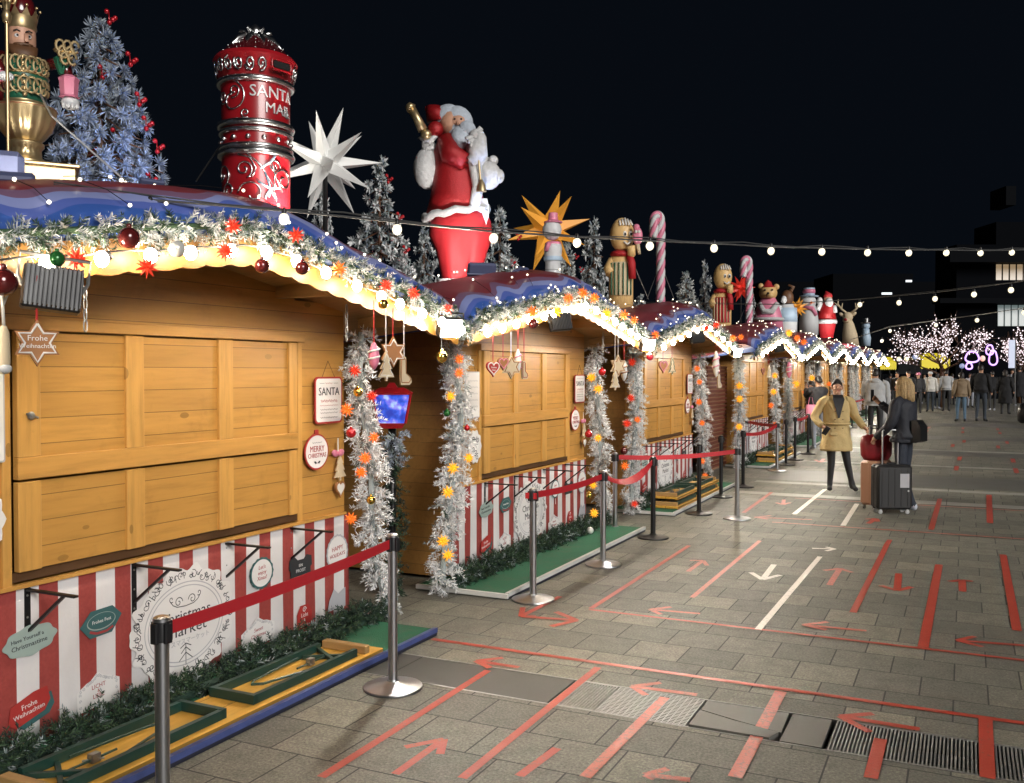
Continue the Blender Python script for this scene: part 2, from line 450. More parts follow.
# drain channel across the plaza
ZC = .004
XA0, XB0 = onz(566, 690).x, onz(833, 735).x + 5.0
c = MB()
for xs0, xe0 in ((-6.0, XA0 - .01), (XB0 + .01, 9.0)):
    n_ = max(1, round((xe0 - xs0) / 1.02))
    for k in range(n_): c.box(xs0 + (xe0 - xs0) * k / n_, xs0 + (xe0 - xs0) * (k + 1) / n_ - .006, 4.517, 4.923, -.05, .0006)
c.build('channel_cover', M['channel'], ground)
e = MB(); e.box(-6, 9, 4.925, 4.9345, -.085, .0022); e.box(-6, 9, 4.5055, 4.515, -.085, .0022)
e.build('channel_edging', M['galv'], ground)
grm = M['grate'] = mat('grate_steel', (.33, .33, .32, 1), .5, .6, .3, 40)
M['void'] = mat('slot_shadow_black', (.006, .006, .006, 1), .9, 0, 0)  # shade inside the letter slot, painted as a black plate
def X_at(px, py): return onz(px, py).x
# mesh grate with diagonal holes
def diamond_grate(x0, x1):
    g = MB(); n = int((x1 - x0) / .028)
    for i in range(n + 1):
        xx = x0 + (x1 - x0) * i / n; g.box(xx - .003, xx + .003, 4.516, 4.924, -.02, .0008)
    for i in range(19):
        yy = 4.53 + .38 * i / 18; g.box(x0, x1, yy - .005, yy + .005, -.018, .0012)
    g.build('drain_grate', grm, ground)
def slot_grate(x0, x1):
    g = MB(); n = int((x1 - x0) / .0165)
    for i in range(n + 1):
        xx = x0 + (x1 - x0) * i / n; g.box(xx - .0042, xx + .0042, 4.517, 4.923, -.025, .0008)
    for yy in (4.522, 4.918): g.box(x0, x1, yy - .005, yy + .006, -.024, .0014)
    g.build('slotted_grate', grm, ground)
xa, xb = X_at(607, 700), X_at(695, 712)
diamond_grate(xa, xb)
slot_grate(X_at(566, 690), xa - .02)
xs = X_at(833, 735)
for k in range(5): slot_grate(xs + k * 1.0, xs + k * 1.0 + .985)
# cracked lifted slab
cr = MB(); x0, x1 = xb + .02, xs - .03; xm = x0 + (x1 - x0) * .62
cr.prism([(x0, 4.53), (xm, 4.53), (xm + .03, 4.62), (xm - .2, 4.68), (x0, 4.75)], -.05, .008)
cr.prism([(x0, 4.77), (xm - .19, 4.70), (xm + .04, 4.63), (xm + .03, 4.915), (x0, 4.915)], -.05, .003)
cr.prism([(xm + .05, 4.53), (x1, 4.53), (x1, 4.915), (xm + .05, 4.915)], -.05, .0012)
cr.build('cracked_slab', M['slab_stone'], ground)
# pale strips and smooth bands farther back
for (ya, yb, m_, xl) in ((13.55, 13.85, 'pale_stone', -3), (15.05, 15.3, 'pale_stone', -3), (15.5, 17.2, 'slab_stone', -2.9), (18.9, 19.1, 'pale_stone', -2.9), (21.5, 22.6, 'slab_stone', -2.9),
                     (22.7, 22.95, 'pale_stone', -2.9), (26.5, 28, 'slab_stone', -2.9), (33, 35, 'slab_stone', -2.9)):
    s = MB(); x = xl; k = 0
    while x < 26:
        w = 1.4; s.box(x, x + w - .012, ya, yb, -.01, .002); x += w
    s.build('stone_band', M[m_], ground)
# ------------------------------------------------------------------ tape
def tape_mat(name, c, c2, wear):
    t = NT(name); o = t.obj(); n = t.noise(o, 38, 6, .8); n2 = t.noise(o, 5, 4)
    col = t.mix(n2, c, c2)
    w = t.math('GREATER_THAN', t.math('ADD', n, t.math('MULTIPLY', n2, .3)), wear)
    col = t.mix(t.math('MULTIPLY', w, .6), col, (.13, .12, .1, 1))
    t.l(col, t.b.inputs['Base Color']); t.b.inputs['Roughness'].default_value = .4
    t.b.inputs['Specular IOR Level'].default_value = .35
    t.bump(n, .5, .004); return t.m
M['tape'] = tape_mat('red_tape', (.36, .035, .02, 1), (.55, .085, .05, 1), .755)
M['tapew'] = tape_mat('worn_glare_red_tape', (.46, .06, .04, 1), (.6, .17, .12, 1), .70)  # worn, and its paler pink has lamp glare put into the colour
M['tape_glare'] = tape_mat('glare_white_tape', (.6, .55, .5, 1), (.75, .68, .62, 1), .74)  # red tape turned white: lamp glare is painted into the colour
ztape = [.0042]
def strip(mb, pts, w):
    for i in range(len(pts) - 1):
        p, q = Vector(pts[i][:2]), Vector(pts[i + 1][:2]); d = (q - p)
        if d.length < 1e-4: continue
        n = Vector((-d.y, d.x)).normalized() * w / 2
        z = ztape[0]; ztape[0] += .00002
        mb.add([(p.x - n.x, p.y - n.y, z), (q.x - n.x, q.y - n.y, z), (q.x + n.x, q.y + n.y, z), (p.x + n.x, p.y + n.y, z)], [(0, 1, 2, 3)])
def line(pts, w=.055, m='tape', name='tape_line'):
    mb = MB(); strip(mb, [onz(*p) if len(p) == 2 else p for p in pts], w * .84); mb.build(name, M[m], ground)
def arrow(tip, tail, a1, a2, w=.05, m='tape'):
    mb = MB(); T, S, A, B = [onz(*p) for p in (tip, tail, a1, a2)]
    strip(mb, [S, T], w * .85); strip(mb, [A, T], w * .8); strip(mb, [B, T], w * .8); mb.build('direction_arrow', M[m], ground)
line([(-3.12, 5.27, 0), (6, 5.29, 0)]); line([(-2.47, 6.43, 0), (7, 6.45, 0)], .045)
for a in (([(321, 778), (488, 671)],), ([(462, 779), (598, 668)],), ([(519, 777), (557, 749)],), ([(585, 778), (665, 698)], .065, 'tapew'),
          ([(735, 778), (781, 692)], .075, 'tapew'), ([(985.5, 718), (987.5, 779)], .075), ([(880.7, 739.5), (870.7, 779)], .07),
          ([(939, 565), (923, 648)], .075), ([(886, 547), (853, 613)], .06), ([(1003, 555), (1017, 631)], .07), ([(820, 557), (758, 630)], .055, 'tape_glare'),
          ([(760, 541), (692, 598)], .05, 'tapew'), ([(689, 546), (591, 609)], .05), ([(743.5, 513), (771.5, 492.5)], .06), ([(794, 514.5), (825, 489.5)], .07, 'tape_glare'),
          ([(857, 504), (843, 526)], .07, 'tape_glare'), ([(940, 499), (931, 530)], .07), ([(989, 495), (990, 523.5)], .08), ([(885, 548), (890, 540)], .06)):
    line(*a)
line([(-2.0, 11.1, 0), (8, 11.15, 0)], .05, 'tapew'); line([(-2.1, 13.35, 0), (7, 13.4, 0)], .05, 'tapew')
arrow((476, 661.5), (490, 668.5), (503, 658.5), (519, 668)); arrow((444, 740), (395, 775), (405, 748), (440, 755))
arrow((632, 687), (697, 695.5), (661, 683.5), (646, 696), .05, 'tapew'); arrow((840, 717), (920, 730), (873, 714.5), (870, 733), .055)
arrow((957, 641), (1030, 646.5), (975, 637), (983, 647.5), .05); arrow((650, 610), (700, 614.3), (671, 607.5), (661, 615), .05, 'tapew')
arrow((762.5, 580), (774, 565), (751, 573), (780, 575.5), .06, 'tape_glare'); arrow((840, 569), (829.5, 585.6), (824, 571), (852, 573), .06, 'tapew')
arrow((897, 591), (898.7, 574), (880.7, 586), (912, 587.5), .065); arrow((962, 580.5), (962.7, 592), (949, 582), (973, 582), .065)
arrow((803, 625.5), (866.5, 631.5), (828, 622.5), (826.6, 630.6), .05, 'tapew'); arrow((577, 621), (521, 617), (556, 612.5), (551, 627), .06)
arrow((521, 617), (560, 597), (523, 608), (536, 617), .05); arrow((703, 561), (688, 572), (690, 561), (707, 566), .05, 'tapew')
arrow((755, 517.7), (812, 520), (771, 516), (768, 519.5), .06, 'tapew'); arrow((783, 505), (784, 500), (776, 503), (790, 503), .06, 'tapew')
arrow((645, 776), (690, 781), (668, 770), (655, 780), .05, 'tapew'); arrow((835, 549.5), (812, 548.8), (826, 547.5), (826, 551.5), .05, 'tape_glare')
arrow((820, 462.5), (824, 459), (815, 460), (827, 461), .08, 'tapew'); arrow((876, 519), (868, 524), (866, 519.5), (878, 522), .07)
for yy in (18.3, 20.4, 24, 25.6, 29.5, 31.5):
    for k in range(7):
        xx = -1.2 + k * .95 + (yy % 1) * .4
        line([(xx, yy, 0), (xx + .01, yy + .9, 0)], .09, 'tape')
# ================================================================== STALL SETTING: mats, tables, posts
YC = [3.8, 8.33, 12.93, 19.1, 24.3, 29.3, 34.4, 39.5, 44.6]
NM = ['nearest stall', 'second stall', 'third stall', 'fourth stall', 'fifth stall', 'sixth stall', 'seventh stall', 'eighth stall', 'farthest stall']
SX = -3.85
t = NT('green_turf'); o = t.obj(); n = t.noise(o, 120, 3); n2 = t.noise(o, 2.5, 3)
t.l(t.mix(t.math('ADD', t.math('MULTIPLY', n, .5), t.math('MULTIPLY', n2, .5)), (.008, .07, .035, 1), (.03, .2, .10, 1)), t.b.inputs['Base Color']); t.b.inputs['Roughness'].default_value = .9
dn = t.ramp(t.noise(o, 5, 6, .75), [(.5, (0, 0, 0, 1)), (.68, (1, 1, 1, 1))]); q_ = t.b.inputs['Base Color'].links[0].from_socket; t.l(t.mix(t.math('MULTIPLY', dn, .45), q_, (.09, .085, .06, 1)), t.b.inputs['Base Color'])
t.bump(n, .5, .006); M['turf'] = t.m
M['trim_blue'] = mat('blue_painted_edge', (.06, .085, .24, 1), .4, 0, .45, 14)
M['trim_dark'] = mat('dark_platform_side', (.018, .02, .035, 1), .5, 0, .2, 6)
M['trim_white'] = mat('white_painted_edge', (.6, .6, .58, 1), .5, 0, .15, 6)
for i, yc in enumerate(YC):
    y0, y1 = yc - 1.88, yc + 1.55 + (0 if i else 0.02)
    r = empty('turf_mat', (0, 0, 0), 0, 'green turf mat lying on the paving in front of the %s' % NM[i], 'mat', 'turf mats in front of the stalls')
    MB().box(SX - .1, -3.165, y0, y1, .002, .04).build('turf', M['turf'], r)
    tr = MB()
    tr.box(-3.165, -3.135, y0, y1, .022, .052)
    tr.build('edge_strip', M['trim_blue' if i == 0 else 'trim_white'], r)
    s = MB(); s.box(-3.16, -3.139, y0 + .002, y1 - .002, .001, .0215); s.build('platform_side', M['trim_dark'], r)
    e = MB(); e.box(SX - .1, -3.135, y0 - .03, y0 - .002, .012, .046); e.build('end_strip', M['trim_white'], r)
# folding beer table lying upside down
def leg_frame(y0, y1, xa, xb, flip):
    f = MB(); z = .083; w = .028
    ya, yb = (y0, y1) if not flip else (y1, y0)
    f.bar((xa, y0, z), (xa, y1, z), w, .045, 0); f.bar((xb, y0, z), (xb, y1, z), w, .045, 0)
    f.bar((xa - .014, yb, z + .001), (xb + .014, yb, z + .001), w, .047, 0)
    f.bar((xa + .02, ya, z - .006), (xb - .02, ya + (yb - ya) * .18, z - .006), .022, .022, 0)
    f.bar((xb - .02, ya, z - .014), (xa + .02, ya + (yb - ya) * .18, z - .014), .022, .022, 0)
    return f
def strut(y0, y1, xa, xb, flip):
    ya, yb = (y0, y1) if not flip else (y1, y0); s = MB(); d = yb - ya
    P = lambda u, v: Vector((xa + (xb - xa) * v, ya + d * u, .074))
    pts = [P(.02, .2), P(.42, .22), P(.46, .3)] ; 
    s.tube([P(.25, .06), P(.72, .2), P(.78, .32), P(.74, .5), P(.2, .94)], .0075, 6)
    s.tube([P(.12, .5), P(.42, .5)], .006, 6)
    s.box(*sorted((P(.28, .44).x, P(.28, .56).x)), *sorted((P(.26, 0).y, P(.31, 0).y)), .062, .1, 1)
    s.tube([P(.24, .4), P(.32, .6)], .005, 6, 1)
    return s
def table():
    r = empty('folding_table', (0, 0, 0))
    L, xa, xb = 2.32, -.345, -.02
    tp = MB(); tp.box(-.355, 0, 0, L, .03, .057, 0, None, .004); tp.build('table_top', M['table'], r)
    ev = MB(); ev.box(-.004, .006, .002, L - .002, .024, .0295); ev.build('edge_lath', M['wood_h'], r)
    fr = leg_frame(.12, 1.0, xa + .03, xb - .03, False).build('leg', M['dkgreen'], r); strut(.12, 1.0, xa + .03, xb - .03, False).build('hinge_strut', [M['dkgreen'], M['galv']], fr)
    fr = leg_frame(1.22, 2.12, xa + .03, xb - .03, True)
    f2 = MB(); 
    f2 = leg_frame(1.22, 2.1, xa + .03, xb - .03, True)
    # second leg opens the other way: cross bar near the middle
    f3 = MB(); z = .083
    for x_ in (xa + .03, xb - .03): f3.bar((x_, 1.22, z), (x_, 2.1, z), .028, .045)
    f3.bar((xa + .016, 1.22, z + .001), (xb - .016, 1.22, z + .001), .028, .047)
    f3.bar((xa + .05, 2.07, z - .006), (xb - .05, 1.92, z - .006), .022, .022); f3.bar((xb - .05, 2.07, z - .014), (xa + .05, 1.92, z - .014), .022, .022)
    fr = f3.build('leg', M['dkgreen'], r); strut(1.22, 2.1, xa + .03, xb - .03, True).build('hinge_strut', [M['dkgreen'], M['galv']], fr)
    for y_ in (.06, 2.18):
        b = MB(); b.box(-.335, -.02, y_ - .025, y_ + .025, .0575, .105, 0, None, .004); b.build('cross_batten', M['wood_x'], r)
    return r
tb = table(); tb.location = (-3.165, 2.45, .016)
tag(tb, 'folded yellow beer table with green legs lying upside down before the nearest stall', 'table', 'folded tables lying on the mats')
for i, (yy, lb) in {2: (11.35, 'folded beer table lying on the mat behind the black barrier posts'), 3: (17.95, 'small looking folded beer table lying on the mat at the fourth stall')}.items():
    q = copy_tree(tb); q.location = (-3.19, yy, .016); tag(q, lb)
    q = copy_tree(tb); q.location = (-3.215, yy + .06, .125); q.scale = (.95, .95, 1); tag(q, 'upper folded beer table stacked on another at the %s' % NM[i])
# ------------------------------------------------------------------ barrier posts
HP = .856
def post(kind):
    r = empty('barrier_post')
    ch = kind == 'steel'; m1 = M['chrome'] if ch else M['black']; m2 = M['chrome_dk'] if ch else M['black']
    MB().lathe([(.162, 0), (.165, .006), (.163, .014), (.15, .019), (.06, .03), (.034, .042), (.03, .05)], 40, mat=0).build('base', m2, r, 35)
    MB().lathe([(.026, .04), (.026, .70), (.026, HP - .09)], 20).build('pole', m1, r, 35)
    h = MB(); h.lathe([(.031, HP - .09), (.031, HP - .012), (.029, HP - .004), (.02, HP)], 20)
    for k in range(4):
        a = k * PI / 2; h.box(.024, .04, -.016, .016, HP - .095, HP - .02, 0, Matrix.Rotation(a, 4, 'Z'), .003)
    h.build('belt_head', M['blackpl'] if True else m1, r, 35)
    c = MB(); c.lathe([(.0315, HP - .0165), (.0315, HP - .004), (.022, HP + .002)], 20); c.build('cap', m1, r, 35)
    return r
P_st, P_bk = post('steel'), post('black')
used = {'steel': 0, 'black': 0}
PG = 'belt barrier posts in front of the stalls'
posts = []
def put(kind, x, y, label):
    src = P_st if kind == 'steel' else P_bk
    q = src if not used[kind] else copy_tree(src)
    used[kind] = 1; q.location = (x, y, 0); tag(q, label, 'barrier post', PG); q.rotation_euler.z = R.uniform(-.1, .1); posts.append(q); return q
p1 = put('steel', -2.635, 2.52, 'steel barrier post standing nearest, in front of the ornate white emblem')
p2 = put('steel', *onz(393, 688).xy, 'steel barrier post between the nearest stall and the red arrow, belt ending on it')
p3 = put('steel', *onz(533, 600).xy, 'steel barrier post with red belt clip beside the second stall green mat')
p4 = put('steel', *onz(603, 565).xy, 'steel barrier post on the edge of the second stall mat, far end')
p5 = put('steel', *onz(615, 530).xy, 'thin steel barrier post standing in the gap behind the second mat')
p6 = put('black', *onz(653, 538).xy, 'black barrier post just past the second mat, under the long red belt')
p7 = put('black', *onz(699, 514).xy, 'black barrier post beside the stacked tables at the third stall')
p8 = put('black', *onz(721, 497).xy, 'black barrier post in front of the brick red slatted panel')
p9 = put('steel', *onz(737, 519).xy, 'steel barrier post standing farthest out, long red belt ends on it')
p10 = put('black', *onz(743, 487).xy, 'black barrier post right behind the outermost steel one')
p11 = put('steel', *onz(747, 464).xy, 'steel barrier post close to the fourth stall skirt, partly hidden')
p12 = put('steel', *onz(777, 471).xy, 'steel barrier post before the tables of the fourth stall')
p13 = put('black', *onz(786, 465).xy, 'black barrier post, first of three in a row past the fourth stall tables')
p14 = put('black', *onz(795, 460).xy, 'black barrier post, middle of three in a row past the fourth stall tables')
p15 = put('black', *onz(808, 454).xy, 'black barrier post at the legs of the person in grey trousers')
p16 = put('black', *onz(852, 428).xy, 'black barrier post seen between the tan coat and the grey hoodie')
p17 = put('black', *onz(866, 421).xy, 'black barrier post behind the man in the grey hoodie')
def belt(pa, pb, sag=.0, dz=0.0, w=.05):
    a, b = pa.location, pb.location; mb = MB(); d = (b - a); d.z = 0; L = d.length; u = d.normalized(); n = Vector((-u.y, u.x, 0)) * .0015
    N = 12; rings = []
    for k in range(N + 1):
        f = k / N; p = a + u * (.036 + (L - .072) * f); z = HP - .052 + dz - sag * 4 * f * (1 - f)
        tw = .25 * sag * math.sin(f * PI)
        up = Vector((0, 0, w / 2)) + Vector((-u.y, u.x, 0)) * tw
        p = Vector((p.x, p.y, z)); rings.append([p - up - n, p - up + n, p + up + n, p + up - n])
    mb.loft(rings); q = mb.build('belt', M['belt']); q.parent = pa; q.matrix_parent_inverse = Matrix.Identity(4)
    q.matrix_local = pa.matrix_basis.inverted(); return q
bpy.context.view_layer.update()
for a, b, s in ((p1, p2, .015), (p3, p4, .02), (p4, p6, .12), (p5, p9, .03), (p10, p12, .06), (p11, p12, .02), (p14, p15, .03), (p16, p17, .02)): belt(a, b, s)
clip = MB(); clip.box(-.05, .045, -.036, -.03, HP - .075, HP - .03); clip.build('belt_clip', M['belt'], p3)
# ================================================================== STALLS
HW = 1.5           # half width of the hut
RW = 2.22          # half width of the roof
FX = .50           # fascia x in local
def zb(y): return 2.315 - .168 * math.sqrt(y * y + .03)
def zt(y): return 2.80 - .20 * math.sqrt(y * y + .16) + .012 * math.sin(3.1 * y)
# roof paint: bands follow the v of the uv (0 at the front lip, 1 at the back), wavy edges
t = NT('painted_roof'); uv = t.n('ShaderNodeUVMap').outputs[0]; sx = t.n('ShaderNodeSeparateXYZ'); t.l(uv, sx.inputs[0])
u, v = sx.outputs[0], sx.outputs[1]
wv = t.math('MULTIPLY', t.math('SINE', t.math('ADD', t.math('MULTIPLY', u, 9.5), t.math('MULTIPLY', t.math('SINE', t.math('MULTIPLY', u, 4.1)), 1.4))), .045)
def edge(p): return t.math('GREATER_THAN', t.math('ADD', v, wv), p)
ob = t.obj(); nz = t.noise(ob, 2.5, 4)
blue = t.mix(nz, (.025, .07, .29, 1), (.05, .13, .46, 1)); lav = t.mix(nz, (.2, .24, .5, 1), (.3, .34, .62, 1))
mid_ = t.mix(nz, (.07, .11, .38, 1), (.11, .16, .5, 1)); red_ = t.mix(nz, (.16, .026, .034, 1), (.25, .045, .055, 1)); mauve = t.mix(nz, (.16, .09, .16, 1), (.22, .12, .2, 1))
col = t.mix(edge(.215), blue, mid_); col = t.mix(edge(.275), col, lav); col = t.mix(edge(.34), col, mauve); col = t.mix(edge(.395), col, red_)
t.l(col, t.b.inputs['Base Color']); t.b.inputs['Roughness'].default_value = .42; t.bump(nz, .25, .02); M['roof'] = t.m
t = NT('striped_banner'); o = t.obj(); sx = t.n('ShaderNodeSeparateXYZ'); t.l(o, sx.inputs[0])
fr_ = t.math('FRACT', t.math('MULTIPLY', t.math('ADD', sx.outputs[1], 9.677), 1 / .215))
st_ = t.math('LESS_THAN', fr_, .47)
n = t.noise(t.mapv(o, (1, 1.2, .8)), 2.6, 3, .5); n2 = t.noise(o, 60, 2)
cw = t.mix(n, (.60, .57, .57, 1), (.76, .74, .74, 1)); cr_ = t.mix(n2, (.26, .035, .03, 1), (.36, .06, .05, 1))
gm = t.math('MULTIPLY', t.ramp(t.math('ADD', t.math('MULTIPLY', t.noise(o, 7, 5, .7), .5), t.math('MULTIPLY', sx.outputs[2], -1.3)), [(.0, (0, 0, 0, 1)), (.25, (1, 1, 1, 1))]), .35)
t.l(t.mix(gm, t.mix(st_, cw, cr_), (.16, .14, .12, 1)), t.b.inputs['Base Color']); t.b.inputs['Roughness'].default_value = .75
t.bump(t.math('ADD', t.math('MULTIPLY', n, 1.0), t.math('MULTIPLY', n2, .05)), .6, .05); M['stripe'] = t.m
M['print_white'] = mat('printed_white', (.74, .72, .71, 1), .7, 0, .06, 10)
M['print_grey'] = mat('printed_grey_green', (.30, .38, .35, 1), .7, 0, .12, 10)
M['print_teal'] = mat('printed_teal', (.035, .11, .115, 1), .7, 0, .15, 10)
M['print_red'] = mat('printed_red', (.40, .03, .025, 1), .7, 0, .1, 10)
M['print_ink'] = mat('printed_ink', (.02, .022, .03, 1), .7, 0, .1, 10)
M['print_redink'] = mat('printed_red_ink', (.35, .04, .04, 1), .7, 0, .1, 10)
M['print_lace'] = mat('printed_lace_grey', (.42, .42, .45, 1), .7, 0, .15, 10)
M['print_black'] = mat('printed_black', (.03, .032, .035, 1), .7, 0, .1, 10)
M['cookie_white'] = mat('icing_white', (.75, .73, .7, 1), .6, 0, .05, 10)
def RZ(x):
    d = max(0, FX - .45 - x); return .012 - .085 * d - .055 * d * d
def roof_mesh(hw):
    NY, prof = 48, None
    vs = []; uvs = []
    for i in range(NY + 1):
        y = -hw + 2 * hw * i / NY; b, tp = zb(y) + .15, zt(y); hgt = tp - b
        droop = .16 * max(0, (abs(y) - hw + .25) / .25) ** 2
        P = [(FX - .02, b), (FX + .03, b + hgt * .12), (FX + .05, b + hgt * .3), (FX + .035, b + hgt * .5), (FX - .02, b + hgt * .7), (FX - .12, b + hgt * .87),
             (FX - .26, tp - .01), (FX - .45, tp + .012), (FX - .8, tp + RZ(FX - .8)), (FX - 1.3, tp + RZ(FX - 1.3)), (FX - 1.9, tp + RZ(FX - 1.9)), (FX - 2.5, tp + RZ(FX - 2.5)), (FX - 2.75, tp + RZ(FX - 2.75)), (FX - 2.8, b - .3)]
        vv = [0, .07, .15, .24, .34, .43, .51, .6, .7, .78, .86, .93, .98, 1]
        for k, (x, z) in enumerate(P):
            wob = .012 * math.sin(7 * y + k) * (0 if k in (0, 13) else 1)
            vs.append((x, y, z + wob - droop * (.6 if 0 < k < 13 else 0))); uvs.append((y, vv[k]))
    K = 14; fs = []
    for i in range(NY):
        for k in range(K - 1):
            fs.append((i * K + k, i * K + k + 1, (i + 1) * K + k + 1, (i + 1) * K + k))
    nf = len(fs)
    fs.append(tuple(range(K))); fs.append(tuple(NY * K + k for k in range(K - 1, -1, -1)))
    # underside
    for i in range(NY): fs.append((i * K, (i + 1) * K, (i + 1) * K + K - 1, i * K + K - 1))
    me = bpy.data.meshes.new('roof'); me.from_pydata(vs, [], fs)
    me.materials.append(M['roof']); me.materials.append(M['wood_x'])
    ul = me.uv_layers.new(name='UVMap')
    for p in me.polygons:
        for li in p.loop_indices: ul.data[li].uv = uvs[me.loops[li].vertex_index]
        p.use_smooth = p.index < nf
        if p.index >= nf + 2: p.material_index = 1
    me.update(); return me
def fascia(hw):
    b = MB(); N = 150; fr = []
    for i in range(N + 1):
        y = -hw + .02 + 2 * (hw - .02) * i / N
        sc = .017 * abs(math.sin(y * PI / .16)) ** .7
        fr.append((y, zb(y) + .017 - sc, zb(y) + .16))
    for i in range(N):
        (y0, a0, t0), (y1, a1, t1) = fr[i], fr[i + 1]
        b.add([(FX + .025, y0, a0), (FX + .025, y1, a1), (FX + .025, y1, t1), (FX + .025, y0, t0), (FX, y0, a0), (FX, y1, a1), (FX, y1, t1), (FX, y0, t0)],
              [(0, 1, 2, 3), (7, 6, 5, 4), (4, 5, 1, 0), (3, 2, 6, 7)] + ([(0, 3, 7, 4)] if i == 0 else []) + ([(1, 5, 6, 2)] if i == N - 1 else []))
    return b
def wave_rect(mb, x, y0, y1, z0, z1, amp):
    NY, NZ = 60, 8; vs = []; fs = []
    for i in range(NY + 1):
        for k in range(NZ + 1):
            y = y0 + (y1 - y0) * i / NY; z = z0 + (z1 - z0) * k / NZ
            vs.append((x + amp * 1.5 * (math.sin(y * 7.3) * .6 + math.sin(y * 17 + z * 4) * .4) * (1 - k / NZ * .8), y, z))
    for i in range(NY):
        for k in range(NZ): fs.append((i * (NZ + 1) + k, (i + 1) * (NZ + 1) + k, (i + 1) * (NZ + 1) + k + 1, i * (NZ + 1) + k + 1))
    mb.add(vs, fs)
def shutter(z0, z1, rail_b, rail_t):
    """one shutter flap: boards behind, stiles and rails proud"""
    s = MB(); s.box(.0, .02, -.975, .975, z0 + .003, z1 - .003, 0)
    zz0, zz1 = z0 + (.10 if rail_b else 0), z1 - (.0 if not rail_t else .06)
    for (a, b) in ((-.978, -.86), (-.37, -.255), (.285, .40), (.9, .978)): s.box(.001, .037, a, b, zz0 + .0005, zz1 - .0005, 1, None, .003)
    if rail_b: s.box(.001, .039, -.978, .978, z0, zz0 - .0005, 2, None, .003)
    return s
def bracket(y):
    b = MB(); b.box(.002, .012, y - .016, y + .016, .50, .765); b.box(.012, .33, y - .012, y + .012, .752, .762)
    b.bar((.008, y, .56), (.25, y, .75), .016, .012); 
    for z in (.53, .63, .73): b.lathe([(.006, 0), (.004, .004)], 8, mat=1, M=Matrix.Translation((.012, y, z)) @ Matrix.Rotation(PI / 2, 4, 'Y'))
    return b
def stall(hw_roof):
    r = empty('market_stall')
    # walls
    w = MB()
    w.box(-2.3, -2.26, -HW, HW, 0, 2.3); 
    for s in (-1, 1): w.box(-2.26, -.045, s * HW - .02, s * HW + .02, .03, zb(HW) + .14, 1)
    for s in (-1, 1): w.box(-.045, 0, *sorted((s * HW + s * .022, s * 1.0)), .03, zb(1.25) + .1)
    w.box(-.05, -.005, -1.0, 1.0, .03, .76)
    # gable above the opening follows the roof
    N = 24; pl = [(-1.0, 1.985), (1.0, 1.985)] + [(1.0 - 2.0 * i / N, zb(1.0 - 2.0 * i / N) + .145) for i in range(N + 1)]
    w.prism(pl, -.045, 0.0005, Matrix(((0, 0, 1, 0), (1, 0, 0, 0), (0, 1, 0, 0), (0, 0, 0, 1))))
    w.build('wall', [M['wood'], M['wood_side']], r)
    for s in (-1, 1):
        p = MB(); p.box(-.1, .022, s * 1.0 - (.0 if s > 0 else .045), s * 1.0 + (.045 if s > 0 else 0), .78, 1.985, 0, None, .003); p.build('frame_post', M['wood_v'], r)
    b = MB(); b.box(.0, .045, -1.05, 1.05, 1.937, 1.992, 0, None, .003); b.build('header_beam', M['wood_h'], r)
    shutter(1.262, 1.932, True, False).build('upper_shutter', [M['wood'], M['wood_v'], M['wood_h']], r)
    shutter(.845, 1.252, False, False).build('lower_shutter', [M['wood'], M['wood_v'], M['wood_h']], r)
    c = MB(); c.box(-.06, .012, -1.0, 1.0, .80, .842); c.build('counter_shade_strip', M['counter_shade'], r)  # dark strip below the shutters; the counter's shadow is put into its colour
    c = MB(); c.box(.0, .035, -HW, HW, .772, .79); c.build('ledge', M['wood_h'], r)
    rf = bpy.data.objects.new('roof', roof_mesh(hw_roof)); COL.objects.link(rf); rf.parent = r
    fascia(hw_roof).build('fascia', M['fascia'], r)
    # purlins under the overhang
    for y in (-1.75, -.85, .85, 1.75):
        q = MB(); zz = zb(y) + .15; q.box(-.02, FX - .004, y - .035, y + .035, zz - .115, zz - .002, 0, Matrix.Identity(4), .004); q.build('purlin', M['wood_x'], r)
    for y in (-.92, -.31, .36, .94): bracket(y).build('shelf_bracket', [M['black'], M['galv']], r)
    k = MB(); wave_rect(k, .012, -1.52, 1.56, .05, .772, .006); sk = k.build('skirt_banner', M['stripe'], r, 180)
    m = sk.modifiers.new('s', 'SOLIDIFY'); m.thickness = .002
    return r, sk
st0, sk0 = stall(RW)
# ---- printed emblems of the banner
def pr(poly, m, d, parent, y, z, tilt=0, name='printed_emblem', th=.0012):
    mb = MB(); mb.prism(poly, d, d + th, face_frame(0, y, z, tilt)); q = mb.build(name, M[m], parent); return q
def ptext(s, size, m, d, parent, y, z, tilt=0, sx=1.0, shear=0.0, name='printed_lettering'):
    vs, fs = text_mesh(s, size, .0006, 'CENTER', sx, shear); mb = MB(); mb.add(vs, fs, 0, face_frame(d, y, z, tilt)); return mb.build(name, M[m], parent)
def oval(a, b, n=48, amp=0, k=0, amp2=0, k2=0):
    return [((a * (1 + amp * math.cos(k * 2 * PI * i / n) + amp2 * math.cos(k2 * 2 * PI * i / n))) * math.cos(2 * PI * i / n), (b * (1 + amp * math.cos(k * 2 * PI * i / n) + amp2 * math.cos(k2 * 2 * PI * i / n))) * math.sin(2 * PI * i / n)) for i in range(n)]
